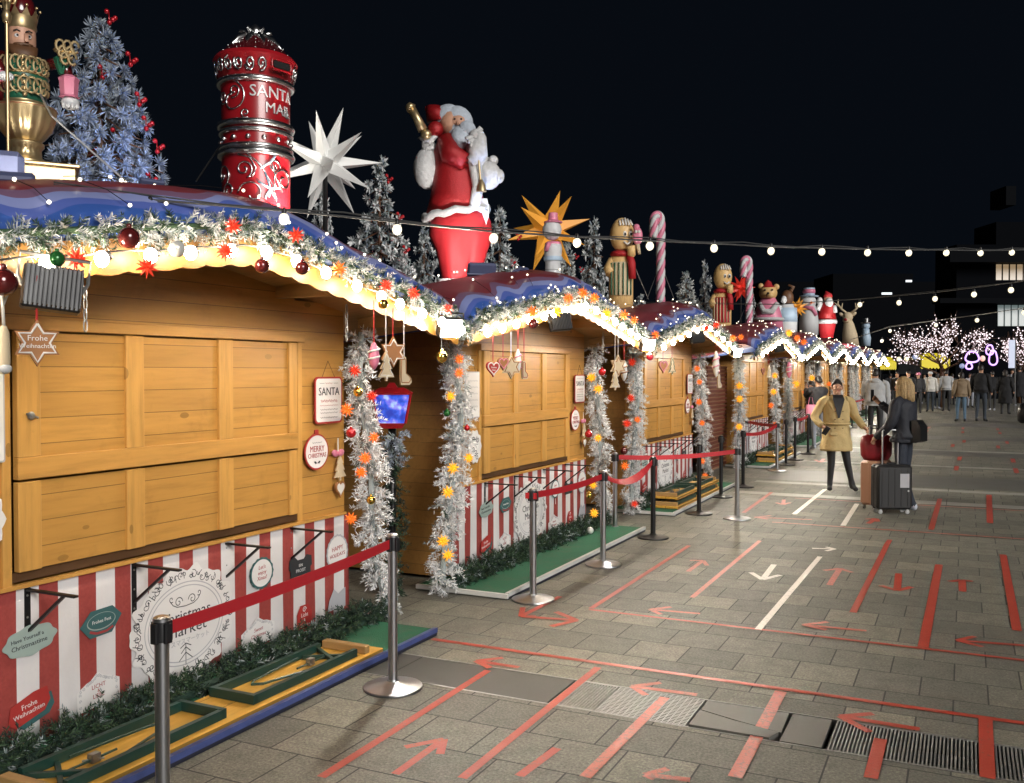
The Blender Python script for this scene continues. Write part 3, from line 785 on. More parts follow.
def curls(lst, m, d, parent, y, z, r=.003, tilt=0, name='printed_flourish'):
    mb = MB(); FR = face_frame(d, y, z, tilt)
    for pts in lst:
        for i in range(len(pts) - 1):
            p, q = Vector(pts[i]), Vector(pts[i + 1]); dd = q - p
            if dd.length < 1e-6: continue
            nn = Vector((-dd.y, dd.x)).normalized() * r * .5
            mb.add([(p.x - nn.x, p.y - nn.y, 0), (q.x - nn.x, q.y - nn.y, 0), (q.x + nn.x, q.y + nn.y, 0), (p.x + nn.x, p.y + nn.y, 0)], [(0, 1, 2, 3)], 0, FR)
    return mb.build(name, M[m], parent)
def spiral(cx, cy, r0, turns, a0=0, sgn=1, n=18): return [(cx + r0 * (1 - .85 * i / n) * math.cos(a0 + sgn * turns * 2 * PI * i / n), cy + r0 * (1 - .85 * i / n) * math.sin(a0 + sgn * turns * 2 * PI * i / n)) for i in range(n + 1)]
D0 = .0225
# ornate round emblem
yE, zE = .03, .375
pr(oval(.375, .305, 140, .045, 14, .03, 23), 'print_white', D0, sk0, yE, zE, name='printed_emblem')
D1 = D0 + .0014
lac = []
for i in range(64):
    a = 2 * PI * i / 64 + R.uniform(-.05, .05); rx, ry = .325 + R.uniform(-.022, .025), .262 + R.uniform(-.018, .02)
    cx_, cy_ = rx * math.cos(a), ry * math.sin(a)
    lac.append(spiral(cx_, cy_, R.uniform(.014, .028), R.uniform(.8, 1.4), R.uniform(0, 6), R.choice((-1, 1)), 10))
    lac.append([(cx_ * 1.06 + R.uniform(-.02, .02), cy_ * 1.06), (cx_ * .96, cy_ * .96 + R.uniform(-.02, .02))])
curls(lac, 'print_ink', D1, sk0, yE, zE, .0042)
def ring(a, b, n=64): return [(a * math.cos(2 * PI * i / n), b * math.sin(2 * PI * i / n)) for i in range(n + 1)]
curls([ring(.285, .225), ring(.262, .205)], 'print_lace', D1, sk0, yE, zE, .006)
curls([spiral(-.05, .125, .03, 1.3, 0, 1), spiral(.05, .125, .03, 1.3, PI, -1), [(-.11, .14), (-.09, .115), (-.06, .1), (0, .095), (.06, .1), (.09, .115), (.11, .14)], spiral(-.1, .15, .018, 1, -1, -1), spiral(.1, .15, .018, 1, 4, 1)] +
      [[(-.05, -.2), (0, -.16), (.05, -.2)], [(-.035, -.16), (0, -.13), (.035, -.16)], [(0, -.23), (0, -.11)], [(-.04, -.13), (0, -.11), (.04, -.13)]], 'print_ink', D1, sk0, yE, zE, .005)
ptext('Christmas', .088, 'print_ink', D1, sk0, yE, zE + .045, .02, 1.05); ptext('Market', .088, 'print_ink', D1, sk0, yE + .01, zE - .035, .02, 1.15)
ptext('クリスマスマーケット', .036, 'print_lace', D1, sk0, yE, zE - .098, .02)
# grey green cloud
pr(oval(.135, .068, 60, .05, 8), 'print_grey', D0, sk0, -.915, .525, .08); ptext('Have Yourself a', .026, 'print_ink', D1, sk0, -.93, .54, .08); ptext('Christmastime', .031, 'print_ink', D1, sk0, -.92, .508, .08)
# teal hexagon
hexp = [(-.125, .0), (-.06, .066), (.07, .066), (.125, .01), (.06, -.066), (-.07, -.066)]
pr(hexp, 'print_teal', D0, sk0, -.525, .515, .04); pr(oval(.085, .042, 32), 'print_grey', D1, sk0, -.525, .52, .04, th=.0005); pr(oval(.08, .038, 32), 'print_teal', D1 + .0006, sk0, -.525, .522, .04, th=.0005)
ptext('Frohes Fest', .024, 'print_white', D1 + .0014, sk0, -.525, .522, .04); curls([[(-.07, -.03), (-.03, -.045), (.03, -.045), (.07, -.03)]], 'print_redink', D1 + .001, sk0, -.525, .51, .012)
# red hexagon
hx = [(-.11, -.04), (-.09, .035), (.03, .062), (.1, .062), (.11, -.005), (.075, -.045), (-.075, -.07)]
pr(hx, 'print_red', D0, sk0, -.925, .22, .12); pr([(x * .9 + .03, y * .9 - .028) for x, y in hx], 'print_teal', D0 - .0013, sk0, -.925, .22, .12); ptext('Frohe', .034, 'print_white', D1, sk0, -.925, .232, .16); ptext('Weihnachten', .03, 'print_white', D1, sk0, -.925, .2, .16)
# white ornate
def house(w, h): return [(-w, -h), (w, -h), (w * 1.02, h * .2), (w * .55, h * .55), (w * .35, h * .62), (0, h), (-w * .35, h * .62), (-w * .55, h * .55), (-w * 1.02, h * .2)]
def ornate(y, z, w, h, a, b, sz):
    pr(house(w, h), 'print_white', D0, sk0, y, z, .05); dots = []
    hp = house(w * .86, h * .84)
    for i in range(len(hp)):
        p, q = hp[i], hp[(i + 1) % len(hp)]
        for f in (.15, .5, .85):
            x_, y_ = p[0] + (q[0] - p[0]) * f, p[1] + (q[1] - p[1]) * f; dots.append(spiral(x_, y_, .009, 1.2, R.uniform(0, 6), 1, 8))
    curls(dots, 'print_lace', D1, sk0, y, z, .0035, .05)
    return y, z
ornate(-.545, .19, .125, .085, 0, 0, 0)
ptext('LICHT', .03, 'print_redink', D1, sk0, -.545, .205, .05); ptext('&', .024, 'print_redink', D1, sk0, -.545, .182, .05); ptext('LIEBE', .03, 'print_redink', D1, sk0, -.545, .158, .05)
ornate(.615, .185, .145, .085, 0, 0, 0); ptext('Sweet', .032, 'print_redink', D1, sk0, .615, .195, .05, 1, .2); ptext('Christmas', .032, 'print_redink', D1, sk0, .615, .16, .05, 1, .2)
# oval notes
pr(oval(.105, .095, 60, .03, 16), 'print_teal', D0, sk0, .65, .53); pr(oval(.09, .082, 40), 'print_white', D1, sk0, .65, .53, th=.0005)
for s_, dz in (("Let's", .035), ('enjoy', .003), ('Xmas!', -.03)): ptext(s_, .034, 'print_redink', D1 + .001, sk0, .65, .53 + dz, .04, 1, .15)
curls([[(0, -.1), (.004, -.16)]], 'print_white', D1, sk0, .65, .53, .012)
mug = [(-.1, -.06), (.1, -.06), (.1, -.01), (.115, .0), (.11, .06), (.06, .075), (.03, .05), (-.03, .05), (-.06, .075), (-.11, .06), (-.115, 0), (-.1, -.01)]
pr(mug, 'print_black', D0, sk0, 1.02, .495); ptext('EIN', .026, 'print_white', D1, sk0, 1.02, .508); ptext('PROSIT', .03, 'print_white', D1, sk0, 1.02, .475)
pr(oval(.12, .125, 60, .03, 20), 'print_lace', D0, sk0, 1.41, .52); pr(oval(.105, .112, 60, .02, 20), 'print_white', D1, sk0, 1.41, .52, th=.0005)
ptext('HAPPY', .042, 'print_redink', D1 + .001, sk0, 1.41, .55, .06); ptext('HOLIDAYS', .036, 'print_redink', D1 + .001, sk0, 1.41, .505, .06)
pr([(-.07, -.1), (.07, -.1), (.075, .03), (.04, .085), (-.04, .085), (-.075, .03)], 'print_red', D0, sk0, 1.055, .16)
for s_, dz, z_ in (('Licht', .02, .036), ('&', -.012, .028), ('Liebe', -.045, .036)): ptext(s_, z_, 'print_white', D1, sk0, 1.055, .16 + dz)
curls([spiral(0, .055, .02, 1.4, 0, 1)], 'print_white', D1, sk0, 1.055, .16, .006)
pr([(-.1, -.07), (.1, -.07), (.1, .06), (.02, .03), (-.03, .07), (-.08, .0)], 'print_lace', D0, sk0, 1.4, .21)
STALLS = []
def sname(i):
    return ['honey coloured wooden stall nearest the camera, shutters closed, SANTA sign on its front', 'second wooden stall in the row, just beyond the red and blue lantern',
            'third wooden stall in the row, in front of the brick red slatted panel', 'fourth wooden stall, behind the black barrier posts left of the tan coat',
            'fifth wooden stall in the row, behind the person photographing at the barrier', 'sixth wooden stall, seen just above the head of the woman in tan coat',
            'seventh wooden stall in the row, between the tan coat and the grey hoodie', 'eighth wooden stall in the row, last but one before the yellow tents', 'farthest wooden stall at the end of the row'][i]
KT = {}
for i, yc in enumerate(YC):
    q = st0 if i == 0 else copy_tree(st0)
    q.location = (SX, yc, 0); tag(q, sname(i), 'market stall', 'market stalls in a row'); STALLS.append(q)
    if i >= 3: q.scale = (1, 1.08, 1)
# ================================================================== GARLANDS
def eave_garland():
    mb = MB(); ys = [-2.27 + 4.54 * i / 40 for i in range(41)]
    path = [Vector((FX + .05, y, zb(y) + .20 - (.10 * max(0, abs(y) - 2.0) / .27))) for y in ys]
    twigs(mb, path, 1050, .04, .072, 26, .032, .0046, (0, 1, 2), (32, 36, 32), .3)
    mb.tube(path, .016, 6, 2)
    return mb
eg0 = None
GCOL = []
def col_garland(pts, r, n, mats, wts, ln=.1):
    mb = MB(); path = [Vector(p) for p in pts]; n = int(n * 1.9)
    # smooth path
    pp = []
    for i in range(len(path) - 1):
        for k in range(6):
            t = k / 6; a = path[max(i - 1, 0)]; b = path[i]; c = path[i + 1]; d = path[min(i + 2, len(path) - 1)]
            pp.append(.5 * ((2 * b) + (c - a) * t + (2 * a - 5 * b + 4 * c - d) * t * t + (3 * b - a - 3 * c + d) * t ** 3))
    pp.append(path[-1])
    twigs(mb, pp, int(n / 14), r * .75, .105, 26, .042, .0062, (0, 1, 2), wts, .55); mb.tube(pp, r * .25, 7, 1)
    return mb
# local (x, y, z) of the column garlands
cR = [(.12, 1.56, 2.02), (.13, 1.53, 1.6), (.15, 1.62, 1.15), (.15, 1.64, .7), (.17, 1.7, .3), (.2, 1.76, .08)]
cL = [(.12, -1.7, 1.98), (.13, -1.62, 1.6), (.14, -1.6, 1.35), (.15, -1.73, .95), (.16, -1.84, .6), (.2, -2.0, .2), (.2, -1.98, .1)]
mR = col_garland(cR, .085, 2600, 3, (86, 12, 2)).mesh('frosted_garland', [M['tinsel'], M['frostgrey'], M['fir']])
mL = col_garland(cL, .105, 3200, 3, (82, 16, 2)).mesh('frosted_garland', [M['tinsel'], M['frostgrey'], M['fir']])
mE = eave_garland().mesh('eave_garland', [M['frost'], M['frostgrey'], M['fir']])
gr = MB(); twigs(gr, [(.2, -1.85, .07), (.21, -.9, .09), (.2, 0, .085), (.21, .9, .09), (.18, 1.7, .08)], 1500, .085, .09, 24, .032, .0055, (0, 1, 2), (54, 38, 8), .15)
gr.tube([(.2, -1.85, .06), (.2, 1.7, .06)], .03, 6, 1)
mG = gr.mesh('fir_bough_garland', [M['fir'], M['firdk'], M['frostgrey']])
cable = MB(); ys = [-2.2 + 4.4 * i / 32 for i in range(33)]
cable.tube([(FX + .095, y, zb(y) + .10 + .006 * math.sin(y * 30)) for y in ys], .0045, 5)
mC = cable.mesh('cable', M['wire'])
bl = MB(); bl.ell((0, 0, 0), (.028, .028, .034), 14, 10); mB = bl.mesh('bulb', M['bulb'], 180)
so = MB(); so.lathe([(.014, 0), (.017, .01), (.016, .045), (.008, .05)], 12); mS = so.mesh('socket', M['blackpl'], 40)
# tiny roof lights: positions on the roof surface
fl = MB(); fl.ell((0, 0, 0), .0085, 8, 6); mF = fl.mesh('fairy_bulb', M['fairy'], 180)
def roof_pt(y, f):
    b, tp = zb(y) + .15, zt(y)
    if f < .25: return (FX + .06, y, b + (tp - b) * (.35 + f))
    if f < .55: return (FX - .02 - (f - .25) * .7, y, b + (tp - b) * (.74 + (f - .25) * .87) + .03)
    return (FX - .26 - (f - .55) * 1.6, y, tp + .045)
def mk(name, me, loc, label, cat, group=None, parent=None):
    o = bpy.data.objects.new(name, me); COL.objects.link(o); o.location = loc
    if parent is not None: o.parent = parent
    return tag(o, label, cat, group)
for i, yc in enumerate(YC):
    L = (SX, yc, 0); nm = NM[i]; sc = (1, 1.08, 1) if i >= 3 else (1, 1, 1)
    for (n_, me, lb, ct, gp) in (('eave_garland', mE, 'frosted fir garland draped along the front roof edge of the %s' % nm, 'garland', 'eave garlands'),
                             ('frosted_garland', mL, 'white frosted garland hanging down the left corner of the %s' % nm, 'garland', 'corner garlands'),
                             ('frosted_garland', mR, 'white frosted garland hanging down the right corner of the %s' % nm, 'garland', 'corner garlands'),
                             ('fir_garland', mG, 'dark green fir boughs lying along the foot of the %s' % nm, 'garland', 'ground garlands')):
        if i == 0 and me is mL: continue
        q = mk(n_, me, L, lb, ct, gp); q.scale = sc
    s = empty('bulb_string', L, 0, 'string of bright white bulbs under the eave garland of the %s' % nm, 'light string', 'eave light strings'); s.scale = sc
    mk('cable', mC, (0, 0, 0), None, None, None, s)
    nb = 17 if i < 2 else 12
    for k in range(nb):
        y = -2.06 + 4.12 * k / (nb - 1) + R.uniform(-.03, .03); z = zb(y) + .075
        if i == 0 and 1.82 < y < 1.98: continue
        mk('bulb', mB, (FX + .125, y, z), None, None, None, s)
        q = mk('socket', mS, (FX + .105, y + .06, z + .012), None, None, None, s); q.rotation_euler = (1.2, .3, 0)
    w = empty('fairy_lights', L, 0, 'net of tiny warm fairy lights over the roof of the %s' % nm, 'fairy lights', 'roof fairy lights'); w.scale = sc
    wm = MB(); rr = random.Random(31 + i)
    pts = []
    for k in range(48 if i < 3 else 60):
        y = rr.uniform(-2.1, 2.1); pts.append(roof_pt(y, rr.random()))
    pts.sort(key=lambda p: p[1])
    for a, b in zip(pts[:-1:2], pts[1::2]): wm.tube([a, ((a[0] + b[0]) / 2 + .01, (a[1] + b[1]) / 2, (a[2] + b[2]) / 2 + .012), b], .0018, 4)
    wm.build('wire', M['wire'], w)
    if i < 4:
        for p in pts: mk('fairy_bulb', mF, p, None, None, None, w)
    else:
        fm = MB()
        for p in pts: fm.ell(p, .013, 6, 4)
        fm.build('fairy_bulbs', M['fairy'], w)['kind'] = 'stuff'
# ================================================================== FLOODLIGHTS
def floodlight(lit):
    r = empty('floodlight'); b = MB(); b.box(-.024, .02, -.085, .085, -.07, .07, 0, None, .006); b.build('housing', M['blackpl'], r)
    f = MB()
    for k in range(13):
        y = -.078 + .156 * k / 12; f.box(-.05, -.0245, y - .002, y + .002, -.064, .064)
    f.build('cooling_fins', M['black'], r)
    g = MB(); g.box(.0205, .023, -.074, .074, -.06, .06); g.build('lens', M['flood' if lit else 'glassdk'], r)
    y = MB(); y.tube([(0, -.085, 0), (-.01, -.1, .03), (-.02, -.1, .1), (-.02, .1, .1), (-.01, .1, .03), (0, .085, 0)], .006, 6); y.build('bracket', M['galv' if not lit else 'black'], r)
    return r
M['glassdk'] = mat('dark_lens', (.02, .02, .022, 1), .08, 0, 0)
FL, FD = floodlight(True), floodlight(False)
for i, yc in enumerate(YC):
    q = FL if i == 0 else copy_tree(FL)
    q.location = (SX + FX + .12, yc + (1.91 if i < 3 else 2.1), zb(1.9) + .06); q.rotation_euler = (0, .35, -.55 if i == 0 else -.5)
    tag(q, 'lit white floodlight under the right roof end of the %s' % NM[i], 'floodlight', 'lit eave floodlights')
    q = FD if i == 0 else copy_tree(FD)
    yy = -1.27 if i == 0 else (-.62 if i == 1 else -.5)
    q.location = (SX + FX + (.14 if i == 0 else .1), yc + yy, zb(yy) + (-.03 if i == 0 else -.02)); q.rotation_euler = (.12 if i == 0 else -.1, .2, PI - .75 if i else PI - .55)
    if i: q.scale = (1.15, 1.15, 1.15)
    else: q.scale = (1.25, 1.25, 1.25)
    tag(q, 'black unlit floodlight seen from behind, left under the eave of the %s' % NM[i], 'floodlight', 'unlit eave floodlights')
# ================================================================== SMALL ORNAMENTS
def spiky(nsp, L, r0, seed=0):
    b = MB(); 
    for k in range(nsp):
        z = 1 - 2 * (k + .5) / nsp; a = k * 2.39996 + seed; q = math.sqrt(1 - z * z); d = Vector((q * math.cos(a), q * math.sin(a), z))
        t = d.orthogonal().normalized(); s = d.cross(t)
        base = [d * r0 * .55 + (t * math.cos(j * PI / 2) + s * math.sin(j * PI / 2)) * r0 * .52 for j in range(4)]
        b.add(base + [d * L], [(0, 1, 4), (1, 2, 4), (2, 3, 4), (3, 0, 4)])
    b.ell((0, 0, 0), r0 * .75, 8, 6); return b
def glow(name, c, s, e):
    t = NT(name); t.b.inputs['Base Color'].default_value = c; t.b.inputs['Roughness'].default_value = .5
    t.b.inputs['Emission Color'].default_value = e; t.b.inputs['Emission Strength'].default_value = s
    lw = t.n('ShaderNodeNewGeometry')
    t.l(t.mix(lw.outputs['Random Per Island'], sc4(c, .75), sc4(c, 1.15)), t.b.inputs['Base Color']); return t.m
M['star_red'] = glow('red_paper_star', (.62, .04, .015, 1), .11, (1, .06, .02, 1)); M['star_org'] = glow('orange_paper_star', (.8, .16, .02, 1), .18, (1, .2, .02, 1))
M['star_yel'] = glow('yellow_paper_star', (.85, .38, .02, 1), .26, (1, .42, .02, 1))
mST = {k: spiky(26, .05, .017).mesh('paper_star', M['star_' + k]) for k in ('red', 'org', 'yel')}
bb = MB(); bb.ell((0, 0, 0), .034, 16, 12); bb.lathe([(.009, .03), (.009, .042), (.004, .045)], 10)
M['bgold'] = mat('gold_bauble', (.8, .55, .12, 1), .18, 1, 0, 1); M['bred'] = mat('red_bauble', (.5, .012, .02, 1), .12, .3, 0, 1, coat=.5)
M['bdark'] = mat('maroon_bauble', (.10, .012, .012, 1), .12, .2, 0, 1, coat=.6); M['bclear'] = mat('pearl_bauble', (.7, .7, .66, 1), .12, .3, 0, 1, coat=.6); M['bgreen'] = mat('green_bauble', (.02, .12, .03, 1), .15, .3, 0, 1)
mBA = {k: bb.mesh('bauble', M['b' + k], 180) for k in ('gold', 'red', 'dark', 'clear', 'green')}
CW = {'red': 'red', 'org': 'orange', 'yel': 'yellow'}; BW = {'gold': 'gold', 'red': 'red', 'dark': 'dark maroon', 'clear': 'pearly white', 'green': 'green'}
def stars(lst, X, where, lr=False, sc=1.0):
    cnt = {}
    tot = {}
    for c, px, py in lst: tot[c] = tot.get(c, 0) + 1
    for c, px, py in lst:
        k = cnt.get(c, 0); cnt[c] = k + 1
        o = bpy.data.objects.new('star_ornament', mST[c]); COL.objects.link(o); o.location = onx(px, py, X + R.uniform(-.02, .02)); o.rotation_euler = (R.uniform(0, 6), R.uniform(0, 6), R.uniform(0, 6))
        s = sc * R.uniform(.9, 1.12); o.scale = (s, s, s)
        wd = ('only ' if tot[c] == 1 else ((NTH[k] if lr else ORD[k]) + ' '))
        tag(o, '%s%s spiky star %son the %s' % (wd, CW[c], '' if tot[c] == 1 else ('from the left ' if lr else 'counting down '), where), 'star', 'spiky stars on the garlands')
def baubles(lst, X, where, lr=False):
    cnt = {}; tot = {}
    for c, *_ in lst: tot[c] = tot.get(c, 0) + 1
    for c, px, py, s in lst:
        k = cnt.get(c, 0); cnt[c] = k + 1
        o = bpy.data.objects.new('bauble', mBA[c]); COL.objects.link(o); o.location = onx(px, py, X); o.scale = (s, s, s)
        tag(o, '%s%s bauble %son the %s' % ('only ' if tot[c] == 1 else ((NTH[k] if lr else ORD[k]) + ' '), BW[c], '' if tot[c] == 1 else ('from the left ' if lr else 'counting down '), where), 'bauble', 'baubles on the garlands')
XE = SX + FX + .17; XC = SX + .27
stars([('red', 76, 259), ('red', 147, 267), ('red', 226, 251), ('red', 233, 226), ('red', 296, 235), ('org', 339, 269), ('red', 386, 286), ('red', 414, 293), ('red', 448, 309)], XE, 'eave garland of the nearest stall', True)
baubles([('dark', 3, 282, 1.5), ('green', 57, 259, .9), ('dark', 129, 238, 1.35), ('clear', 177, 249, 1.1), ('dark', 262, 266, 1.1), ('dark', 302, 268, 1.1), ('gold', 383, 304, .9)], XE, 'eave garland of the nearest stall', True)
stars([('org', 532, 312), ('yel', 557, 312), ('org', 568.5, 298), ('org', 582.5, 293), ('org', 594, 298), ('yel', 606.5, 313.5), ('org', 624, 315), ('org', 634, 320)], XE, 'eave garland of the second stall', True, 1.15)
baubles([('dark', 533, 324, 1.2), ('red', 650, 357, 1.2)], XE, 'eave garland of the second stall', True)
stars([('org', 655, 335), ('red', 706, 328), ('red', 716, 325), ('org', 733, 338), ('org', 741, 337)], XE, 'eave garland of the third stall', True, 1.3)
stars([('yel', 789, 333), ('org', 797, 338), ('org', 804, 342)], XE, 'eave garland of the fourth stall', True, 1.8)
stars([('red', 355, 370.6), ('red', 372, 396), ('org', 347, 410), ('org', 374, 437.5), ('org', 365, 458), ('org', 361, 472.5), ('org', 351, 518.5)], XC, 'right corner garland of the nearest stall')
baubles([('gold', 358, 392, .95), ('red', 351, 433, .95), ('gold', 371, 500, .9)], XC, 'right corner garland of the nearest stall')
stars([('org', 459, 359), ('org', 459, 373), ('yel', 450.7, 396), ('yel', 468.6, 458), ('yel', 453, 468), ('yel', 448, 492), ('yel', 443, 541), ('yel', 448, 555)], XC + .05, 'left corner garland of the second stall')
baubles([('green', 447, 413, .8), ('red', 467, 428, .7)], XC + .05, 'left corner garland of the second stall')
stars([('yel', 591.5, 377.5), ('yel', 598, 389), ('yel', 598, 438), ('yel', 593, 485), ('yel', 594, 513)], XC, 'right corner garland of the second stall', False, 1.2)
baubles([('red', 602, 372, 1.2), ('red', 588.5, 434, 1.2), ('gold', 589, 495, 1)], XC, 'right corner garland of the second stall')
stars([('red', 632, 362), ('red', 631, 398), ('org', 637.5, 419.6), ('red', 627, 423.5), ('org', 625, 466), ('red', 634.5, 504)], XC, 'left corner garland of the third stall', False, 1.2)
baubles([('dark', 624, 451, 1.3)], XC, 'left corner garland of the third stall')
stars([('org', 697, 368.5), ('org', 699.5, 382), ('org', 699, 402), ('org', 702, 423), ('org', 702, 461), ('org', 705, 476)], XC, 'right corner garland of the third stall', False, 1.3)
stars([('yel', 739.6, 385.6), ('yel', 739.6, 399), ('yel', 739, 427)], XC, 'left corner garland of the fourth stall', False, 1.6)
stars([('yel', 775, 375.6), ('yel', 773.6, 392), ('org', 771, 405.6), ('org', 775, 425)], XC, 'right corner garland of the fourth stall', False, 1.7)
stars([('yel', 796, 384), ('org', 805, 392), ('yel', 812, 378), ('org', 829, 384)], XC, 'garlands of the fifth stall', True, 2)
# single hanging gold bauble with ribbon
# ================================================================== HANGING COOKIES
def star6(r, r2): return [((r if k % 2 == 0 else r2) * math.sin(k * PI / 6), (r if k % 2 == 0 else r2) * math.cos(k * PI / 6)) for k in range(12)]
def heartp(w, h): return [(w * 16 * math.sin(a) ** 3 / 17, h * (13 * math.cos(a) - 5 * math.cos(2 * a) - 2 * math.cos(3 * a) - math.cos(4 * a)) / 16) for a in [2 * PI * i / 36 for i in range(36)]]
def treep(w, h): return [(-.12 * w, -h), (.12 * w, -h), (.12 * w, -h * .75), (w, -h * .75), (w * .45, -h * .2), (w * .75, -h * .2), (w * .3, h * .35), (w * .5, h * .35), (0, h), (-w * .5, h * .35), (-w * .3, h * .35), (-w * .75, -h * .2), (-w * .45, -h * .2), (-w, -h * .75), (-.12 * w, -h * .75)]
def bootp(w, h): return [(-w * .5, h), (w * .2, h), (w * .25, -h * .2), (w * .9, -h * .5), (w, -h * .8), (w * .7, -h), (-w * .5, -h), (-w * .6, -h * .6)]
SHAPES = {'star': lambda a, b: star6(b, b * .58), 'heart': heartp, 'tree': treep, 'boot': bootp}
def hang(kind, px, py, wpx, hpx, m, m2, label, cat, cord=None, text=None, X=SX + FX + .13, top=None, name=None, rib='ribbon_r', grp='cookies hanging from the eaves'):
    p = onx(px, py, X); s = depth(p) / F; a, b = wpx * s * .5 * 1.15, hpx * s * .5
    r = empty(name or (kind + '_ornament'), p, 0, label, cat, grp)
    FR = Matrix.Rotation(-.5, 4, 'Z') @ face_frame(0, 0, 0)
    if kind == 'candy':
        mb = MB(); mb.lathe([(a * .2, -b), (a * .8, -b * .6), (a, 0), (a * .7, b * .6), (a * .25, b)], 12); mb.build('body', M[m], r, 60)
        mb = MB(); mb.tube([(a * .95 * math.cos(t_), a * .95 * math.sin(t_), -b * .6 + b * 1.2 * t_ / 14) for t_ in [14 * i / 40 for i in range(41)]], a * .18, 6); mb.build('stripe', M[m2], r, 180)
    else:
        P = SHAPES[kind](a, b)
        mb = MB(); mb.prism(P, -.009, .009, FR); mb.build('cookie', M[m], r)
        mb = MB(); Q = [(x * .82, y * .82) for x, y in P] + [(P[0][0] * .82, P[0][1] * .82)]
        mb.tube([FR @ Vector((x, y, .0105)) for x, y in Q], max(.0025, a * .06), 6); mb.build('icing', M[m2], r, 180)
    if text:
        for (tx, sz, dz) in text:
            vs, fs = text_mesh(tx, sz, .0006); mb = MB(); mb.add(vs, fs, 0, FR @ Matrix.Translation((0, dz, .0135))); mb.build('lettering', M['cookie_white'], r)
    t_ = (zb(p.y - YC[min(range(len(YC)), key=lambda k: abs(YC[k] - p.y))]) + .03) - p.z if top is None else top
    mb = MB(); w = .004
    mb.box(-.0015, .0015, -w, w, b * .8, max(t_, b + .02)); mb.build('ribbon', M[rib], r)
    return r
M['ribbon_r'] = mat('red_ribbon', (.5, .03, .03, 1), .6, 0, 0); M['ribbon_w'] = mat('white_ribbon', (.7, .68, .64, 1), .6, 0, 0)
hang('star', 37, 343, 32, 47, 'ginger', 'cookie_white', 'iced gingerbread star with writing, hanging below the black floodlight', 'cookie', None, [('Frohe', .03, .018), ('Weihnachten', .024, -.012)])
hang('candy', 374, 356, 10, 27, 'pink', 'cookie_white', 'pink and white candy hanging left of the cream tree, nearest stall', 'candy')
hang('tree', 386, 366, 15, 30, 'cream', 'cookie_white', 'cream tree cookie hanging over the lantern roof', 'cookie', rib='ribbon_w')
hang('star', 393, 352, 18, 31, 'ginger', 'cookie_white', 'brown star cookie hanging behind the cream tree cookie', 'cookie')
hang('boot', 404, 371, 14, 28, 'cream', 'ginger', 'beige boot cookie hanging right of the lantern top', 'cookie', rib='ribbon_w')
hang('heart', 493, 368, 15, 17, 'print_red', 'cookie_white', 'dark red gingerbread heart under the second stall eave', 'cookie', None, [('Frohes', .018, .004), ('Fest', .018, -.016)])
hang('heart', 503, 363, 12, 14, 'ginger', 'pink', 'pink rimmed brown heart cookie beside the dark red heart', 'cookie')
hang('star', 511, 367, 14, 24, 'cream', 'ginger', 'cream star cookie in the cluster of the second stall', 'cookie', rib='ribbon_w')
hang('candy', 518, 361, 6, 24, 'cookie_white', 'pink', 'slim white candy stick in the cluster of the second stall', 'candy')
hang('boot', 524, 370, 8, 18, 'cream', 'print_red', 'small cream boot cookie at the right of the second stall cluster', 'cookie')
hang('star', 618, 366, 13, 22, 'cream', 'ginger', 'cream star cookie under the right eave of the second stall', 'cookie', rib='ribbon_w')
hang('tree', 615, 380, 11, 20, 'cream', 'cookie_white', 'pale tree cookie below the star at the right end of the second stall', 'cookie', rib='ribbon_w')
hang('candy', 624, 371, 6, 20, 'cookie_white', 'ginger', 'white candy drop right of the star cookie, second stall end', 'candy')
hang('heart', 663, 366, 11, 14, 'ginger', 'pink', 'gingerbread heart under the left eave of the third stall', 'cookie', X=SX + FX)
hang('tree', 672, 366, 9, 18, 'cream', 'green', 'cream and green tree cookie under the left eave of the third stall', 'cookie', X=SX + FX)
hang('candy', 716, 364, 6, 26, 'cookie_white', 'pink', 'pink striped candy stick at the right eave of the third stall', 'candy')
hang('boot', 719, 381, 6, 14, 'cream', 'cookie_white', 'small cream boot cookie below the striped candy, third stall', 'cookie')
hang('tree', 769, 372, 7, 15, 'cream', 'cookie_white', 'tiny cream tree cookie under the eave of the fourth stall', 'cookie')
hang('heart', 763, 371, 5, 8, 'ginger', 'pink', 'tiny gingerbread heart under the eave of the fourth stall', 'cookie')
hang('candy', 789, 370, 5, 16, 'pink', 'cookie_white', 'tiny pink candy at the right eave of the fourth stall', 'candy')
q = mk('bauble', mBA['gold'], onx(441.5, 357, SX + FX + .1), 'gold bauble hanging alone on a thread in the gap between two stalls', 'bauble', 'baubles on the garlands')
q.scale = (1.25,) * 3
th = MB(); th.tube([(0, 0, .04), (0, 0, .17)], .0012, 4); th.build('thread', M['galv'], q)
# wooden shoe hanging on a white cord at the left picture edge
p = onx(4, 350, SX + FX + .12); r = empty('hanging_shoe', p, 0, 'small wooden shoe on a white cord at the left end of the nearest stall', 'ornament')
b = MB(); b.loft([[(x_ + rx * math.cos(a) * .6, y_ + rx * math.sin(a), z_) for a in [2 * PI * k / 10 for k in range(10)]] for (x_, y_, z_, rx) in ((0, .0, .09, .012), (0, .0, .06, .022), (0, .0, 0, .024), (.01, -.01, -.05, .028), (.01, -.03, -.09, .02))]); b.build('shoe', M['cream'], r, 60)
b = MB(); b.ell((.012, -.01, -.07), (.024, .03, .02), 12, 8); b.build('toe_cap', M['fur'], r, 180)
b = MB(); b.tube([(0, .0, .09), (0, -.005, .2), (0, .0, .30)], .006, 6); b.tube([(0, .0, .17), (.0, .03, .24), (0, .025, .3)], .005, 6); b.build('cord', M['ribbon_w'], r, 180)
